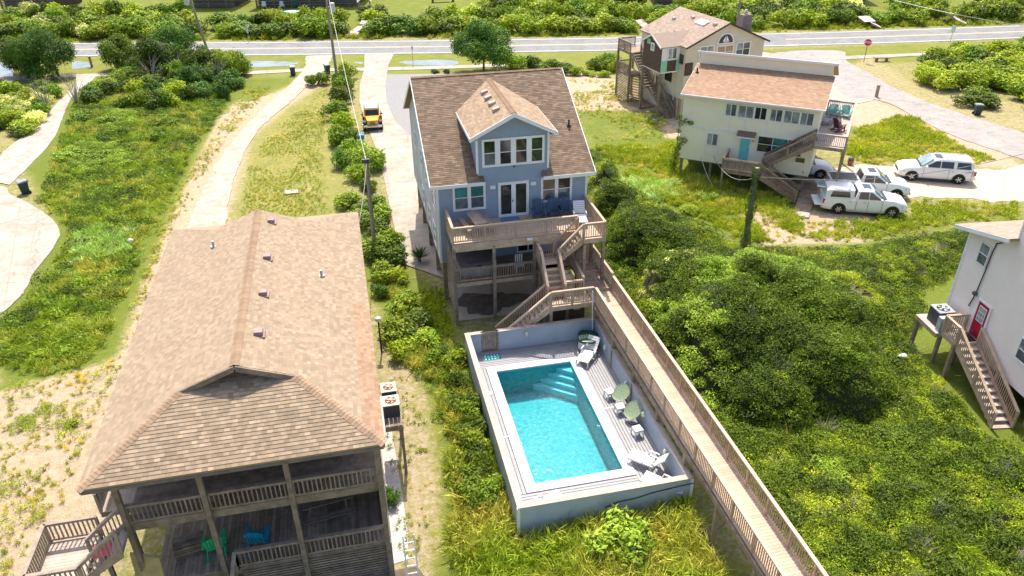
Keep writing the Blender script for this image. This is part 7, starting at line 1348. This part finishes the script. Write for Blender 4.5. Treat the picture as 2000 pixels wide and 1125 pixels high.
# mounds behind the blue house roof
for x, y, R, h, k in ((1010, 135, 1.6, 1.9, 'mid'), (1040, 130, 1.4, 1.7, 'dark'), (1075, 140, 1.5, 1.5, 'mid'), (1100, 143, 1.4, 1.4, 'dark'), (1125, 147, 1.2, 1.2, 'mid'), (1165, 136, 1.4, 1.6, 'dark'), (1185, 133, 1.7, 2.0, 'mid'), (1200, 140, 1.2, 1.5, 'yellow'), (1150, 148, .9, .7, 'yellow'), (1180, 150, .9, .8, 'yellow')):
    p = at(x, y); shrub(k, p.x, p.y, R, h, DESC[k]+' in the line behind the brown roof ridge', 'shrubs behind the blue house, '+DESC[k])
for x, lb in ((850, 'small round olive bush in the bed before the gravel, left one'), (873, 'small round brownish bush in the bed before the gravel, right one')): p = at(x, 143); shrub('dark', p.x, p.y, .55, .6, lb, None)
# left top shrubs and left edge
r9 = random.Random(8)
LP_ = Z_((0, 165), (100, 175), (105, 205), (60, 245), (0, 290), (-60, 300), (-60, 180), z=.5); q = pts_in(LP_, .2, 33)
for i, (x, y) in enumerate(q): k = r9.choice(['mid', 'dark', 'yellow', 'blossom', 'mid']); shrub(k, x, y, r9.uniform(1.1, 1.6), r9.uniform(1.2, 1.8), DESC[k]+' left of the pinkish walkway at the left edge', 'shrubs at the left edge, '+DESC[k])
LP_ = Z_((200, 130), (300, 120), (440, 120), (470, 160), (440, 190), (300, 205), (180, 200), (160, 175), (195, 150), z=.5); q = pts_in(LP_, .27, 34)
for i, (x, y) in enumerate(q): k = r9.choice(['mid', 'dark', 'dark', 'yellow', 'cedar']); shrub(k, x, y, r9.uniform(1.2, 1.7), r9.uniform(1.4, 2.3), DESC[k]+' under the bent trees, '+('left part' if x < -26 else 'middle part' if x < -18 else 'right part')+(', road side' if y > 92 else ', field side'), 'shrubs under the left trees, '+DESC[k])
for x, y, R, k in ((150, 300, 1.5, 'lime'), (210, 235, 1.1, 'lime'), (240, 260, 1, 'mid'), (120, 310, 1.2, 'lime'), (190, 305, 1.3, 'lime'), (300, 270, 1.1, 'mid'), (330, 240, 1.1, 'mid'), (160, 225, 1.3, 'mid'), (260, 205, 1.2, 'mid')):
    p = at(x, y, .3); shrub(k, p.x, p.y, R, 1.0, DESC[k]+' in the wild field left of the drive', 'bushes in the wild field, '+DESC[k])
def tree(label, x, y, h, R, key, lean=(0, 0), flat=.5, nl=12, seed=1, n=5200, size=.26, trunk=.16, low=.18, group=None):
    r = random.Random(seed); t = thing('wind_bent_tree' if lean != (0, 0) else 'tree', label, 'tree', (x, y, -.05), 0, group); top = Vector((lean[0], lean[1], h*.72)); b = MB(); prev = Vector((0, 0, 0))
    for i in range(1, 6): u = i/5; p = Vector((lean[0]*u*u, lean[1]*u*u, h*.6*u)); b.cyl(prev, p, trunk*(1.1-u*.7), trunk*(1.1-(u+.2)*.7), 8); prev = p
    L_ = []
    for i in range(nl):
        a = 6.283*i/nl+r.uniform(-.4, .4); u = r.uniform(.25, 1); c = Vector((lean[0]*.9+math.cos(a)*R*u*.75, lean[1]*.9+math.sin(a)*R*u*.75, h*(low+(1-low)*r.uniform(.15, .82)*(1-.45*u)))); L_.append((*c, R*r.uniform(.26, .40))); st = Vector((lean[0]*.4, lean[1]*.4, h*.4)); md = st.lerp(c, .5)+Vector((0, 0, -.1)); b.cyl(st, md, trunk*.4, trunk*.25, 6); b.cyl(md, c, trunk*.25, .02, 5)
    m = {'dark': lm_dark, 'cedar': lm_pine, 'mid': lm_mid}[key]; obj('trunk', b, twig, t); obj('crown', leaf_cloud(int(n*1.5), lobes(L_), size, seed=seed), m, t); return t
p = at(945, 138); tree('broad dense dark cedar standing behind the ridge of the blue house', p.x, p.y, 6.2, 3.5, 'cedar', nl=18, seed=5, n=11000, size=.30, low=.25)
p = at(115, 150); tree('tall wind bent cedar with bare lower trunk at the top left', p.x, p.y, 7.0, 3.6, 'cedar', (-1.0, 0), seed=6, nl=15, n=8500); p = at(50, 150); tree('bushy olive tree leaning left behind the walkway', p.x, p.y+1, 5.2, 3.2, 'dark', (-.6, 0), seed=7, nl=13, n=7500)
p = at(85, 155); tree('small dark tree between the two leaning cedars', p.x, p.y, 4.4, 2.6, 'cedar', (-.4, 0), seed=17, nl=10, n=5000)
for i, (x, y, h, R, k, lb) in enumerate(((350, 130, 5.6, 3.4, 'cedar', 'dark layered cedar beside the transformer pole'), (310, 145, 4.4, 2.8, 'dark', 'olive tree with twisted grey limbs left of the layered cedar'), (250, 130, 4.2, 2.8, 'dark', 'yellowish rounded tree nearest the walkway end'), (400, 150, 4.4, 2.6, 'dark', 'dark spreading tree at the pole foot'), (450, 150, 3.6, 2.4, 'mid', 'thin grey twigged tree right of the pole'), (375, 175, 3.2, 2.3, 'cedar', 'low dark evergreen above the wild field'))):
    p = at(x, y); tree(lb, p.x, p.y, h, R, k, (-.7+.2*i, 0), seed=20+i, nl=12, n=6500)
# dead grey branches showing in the left thicket
r9 = random.Random(12)
for i, (x, y) in enumerate(((425, 165), (445, 150), (350, 150), (300, 160), (90, 210), (150, 205))):
    p = at(x, y); t = thing('dead_branches', 'bare grey branches poking out of the thicket', 'branches', (p.x, p.y, 0), 0, 'bare grey branches in the left thicket'); b = MB()
    for k in range(14):
        a = r9.random()*6.28; e = Vector((math.cos(a)*r9.uniform(.5, 1.8), math.sin(a)*r9.uniform(.5, 1.5), r9.uniform(1.6, 3.4))); m_ = e*.5+Vector((0, 0, .3)); b.cyl((0, 0, 0), m_, .05, .03, 5); b.cyl(m_, e, .03, .008, 5); b.cyl(m_, e+Vector((r9.gauss(0, .5), r9.gauss(0, .5), -.1)), .02, .006, 4)
    obj('branch', b, mat('bleached_branch', (.36, .31, .27), .9), t, )
# yucca by the house corner
yc = at(820, 512); Yk = thing('yucca', 'spiky dark green yucca at the corner of the blue house drive', 'yucca', (yc.x, yc.y, 0)); b = MB(); r9 = random.Random(2)
for i in range(110):
    a = r9.random()*6.283; el = r9.uniform(.05, 1.35); d = Vector((math.cos(a)*math.cos(el), math.sin(a)*math.cos(el), math.sin(el))); s = d.cross(Vector((0, 0, 1))).normalized()*.028; L_ = r9.uniform(.65, .95); o2 = Vector((0, 0, .35)); k = r9.uniform(.6, 1.4); b.poly([o2-s, o2+s, o2+d*L_*.6+s*1.1, o2+d*L_, o2+d*L_*.6-s*1.1], (k, k, k))
obj('leaves', b, leafmat('yucca_leaf', (.05, .085, .03), (.07, .11, .04), trans=.15), Yk); obj('trunk', MB().cyl((0, 0, 0), (0, 0, .4), .12, .1, 8), twig, Yk)
# vines climbing the broken pole and the cream house corner
def vine(label, x, y, z0, z1, r0, n, parent=None, lean=0):
    def f(r): z = z0+(z1-z0)*r.random(); a = r.random()*6.283; q_ = r0*(1+.35*math.sin(z*2.3))*r.uniform(.75, 1.1); return Vector((math.cos(a)*q_, math.sin(a)*q_, z)), Vector((math.cos(a), math.sin(a), .2))
    return leaf_cloud(n, f, .11, seed=int(x))
obj('vine_leaves', vine('', 3, 0, .0, 6.15, .27, 3800), lm_dark, vp)
vx = yw(-.25, -.15, 0); vt = thing('climbing_vine', 'dark vine climbing the left corner of the cream house', 'vine', (vx[0], vx[1], 0)); r9 = random.Random(4); b = MB()
L_ = [(.0, 0, .6, .35), (0, 0, 1.0, .4), (.1, 0, 1.6, .35), (.35, -.1, 2.4, .3), (.6, -.3, 2.9, .28), (.15, 0, 2.2, .3), (.2, -.05, 3.0, .22), (.15, 0, 3.6, .2), (.2, -.1, 4.3, .28), (.55, -.35, 4.5, .26), (.85, -.6, 4.4, .2), (.1, 0, 4.9, .2)]
obj('leaves', leaf_cloud(1500, lobes(L_), .15, seed=5), lm_dark, vt); obj('stem', MB().cyl((0, 0, 0), (.15, 0, 3.0), .04, .03, 6).cyl((.15, 0, 3.0), (.1, 0, 5.0), .03, .015, 6), twig, vt)
# loose stones by the taupe house
r9 = random.Random(9); sm = bpy.data.meshes.new('pebble'); b = MB()
P = Z_((1250, 215), (1290, 225), (1335, 240), (1330, 255), (1280, 240), (1245, 222), z=0); q = pts_in(P, 14, 91)
for x, y in q: s = r9.uniform(.06, .16); b.blob((x, y, s*.3), (s, s*.8, s*.5), 3, ex=2)
if b.v: obj('riprap_stones', b, mat('pale_stone', (.50, .44, .40), .9, scale=2), kind='stuff')
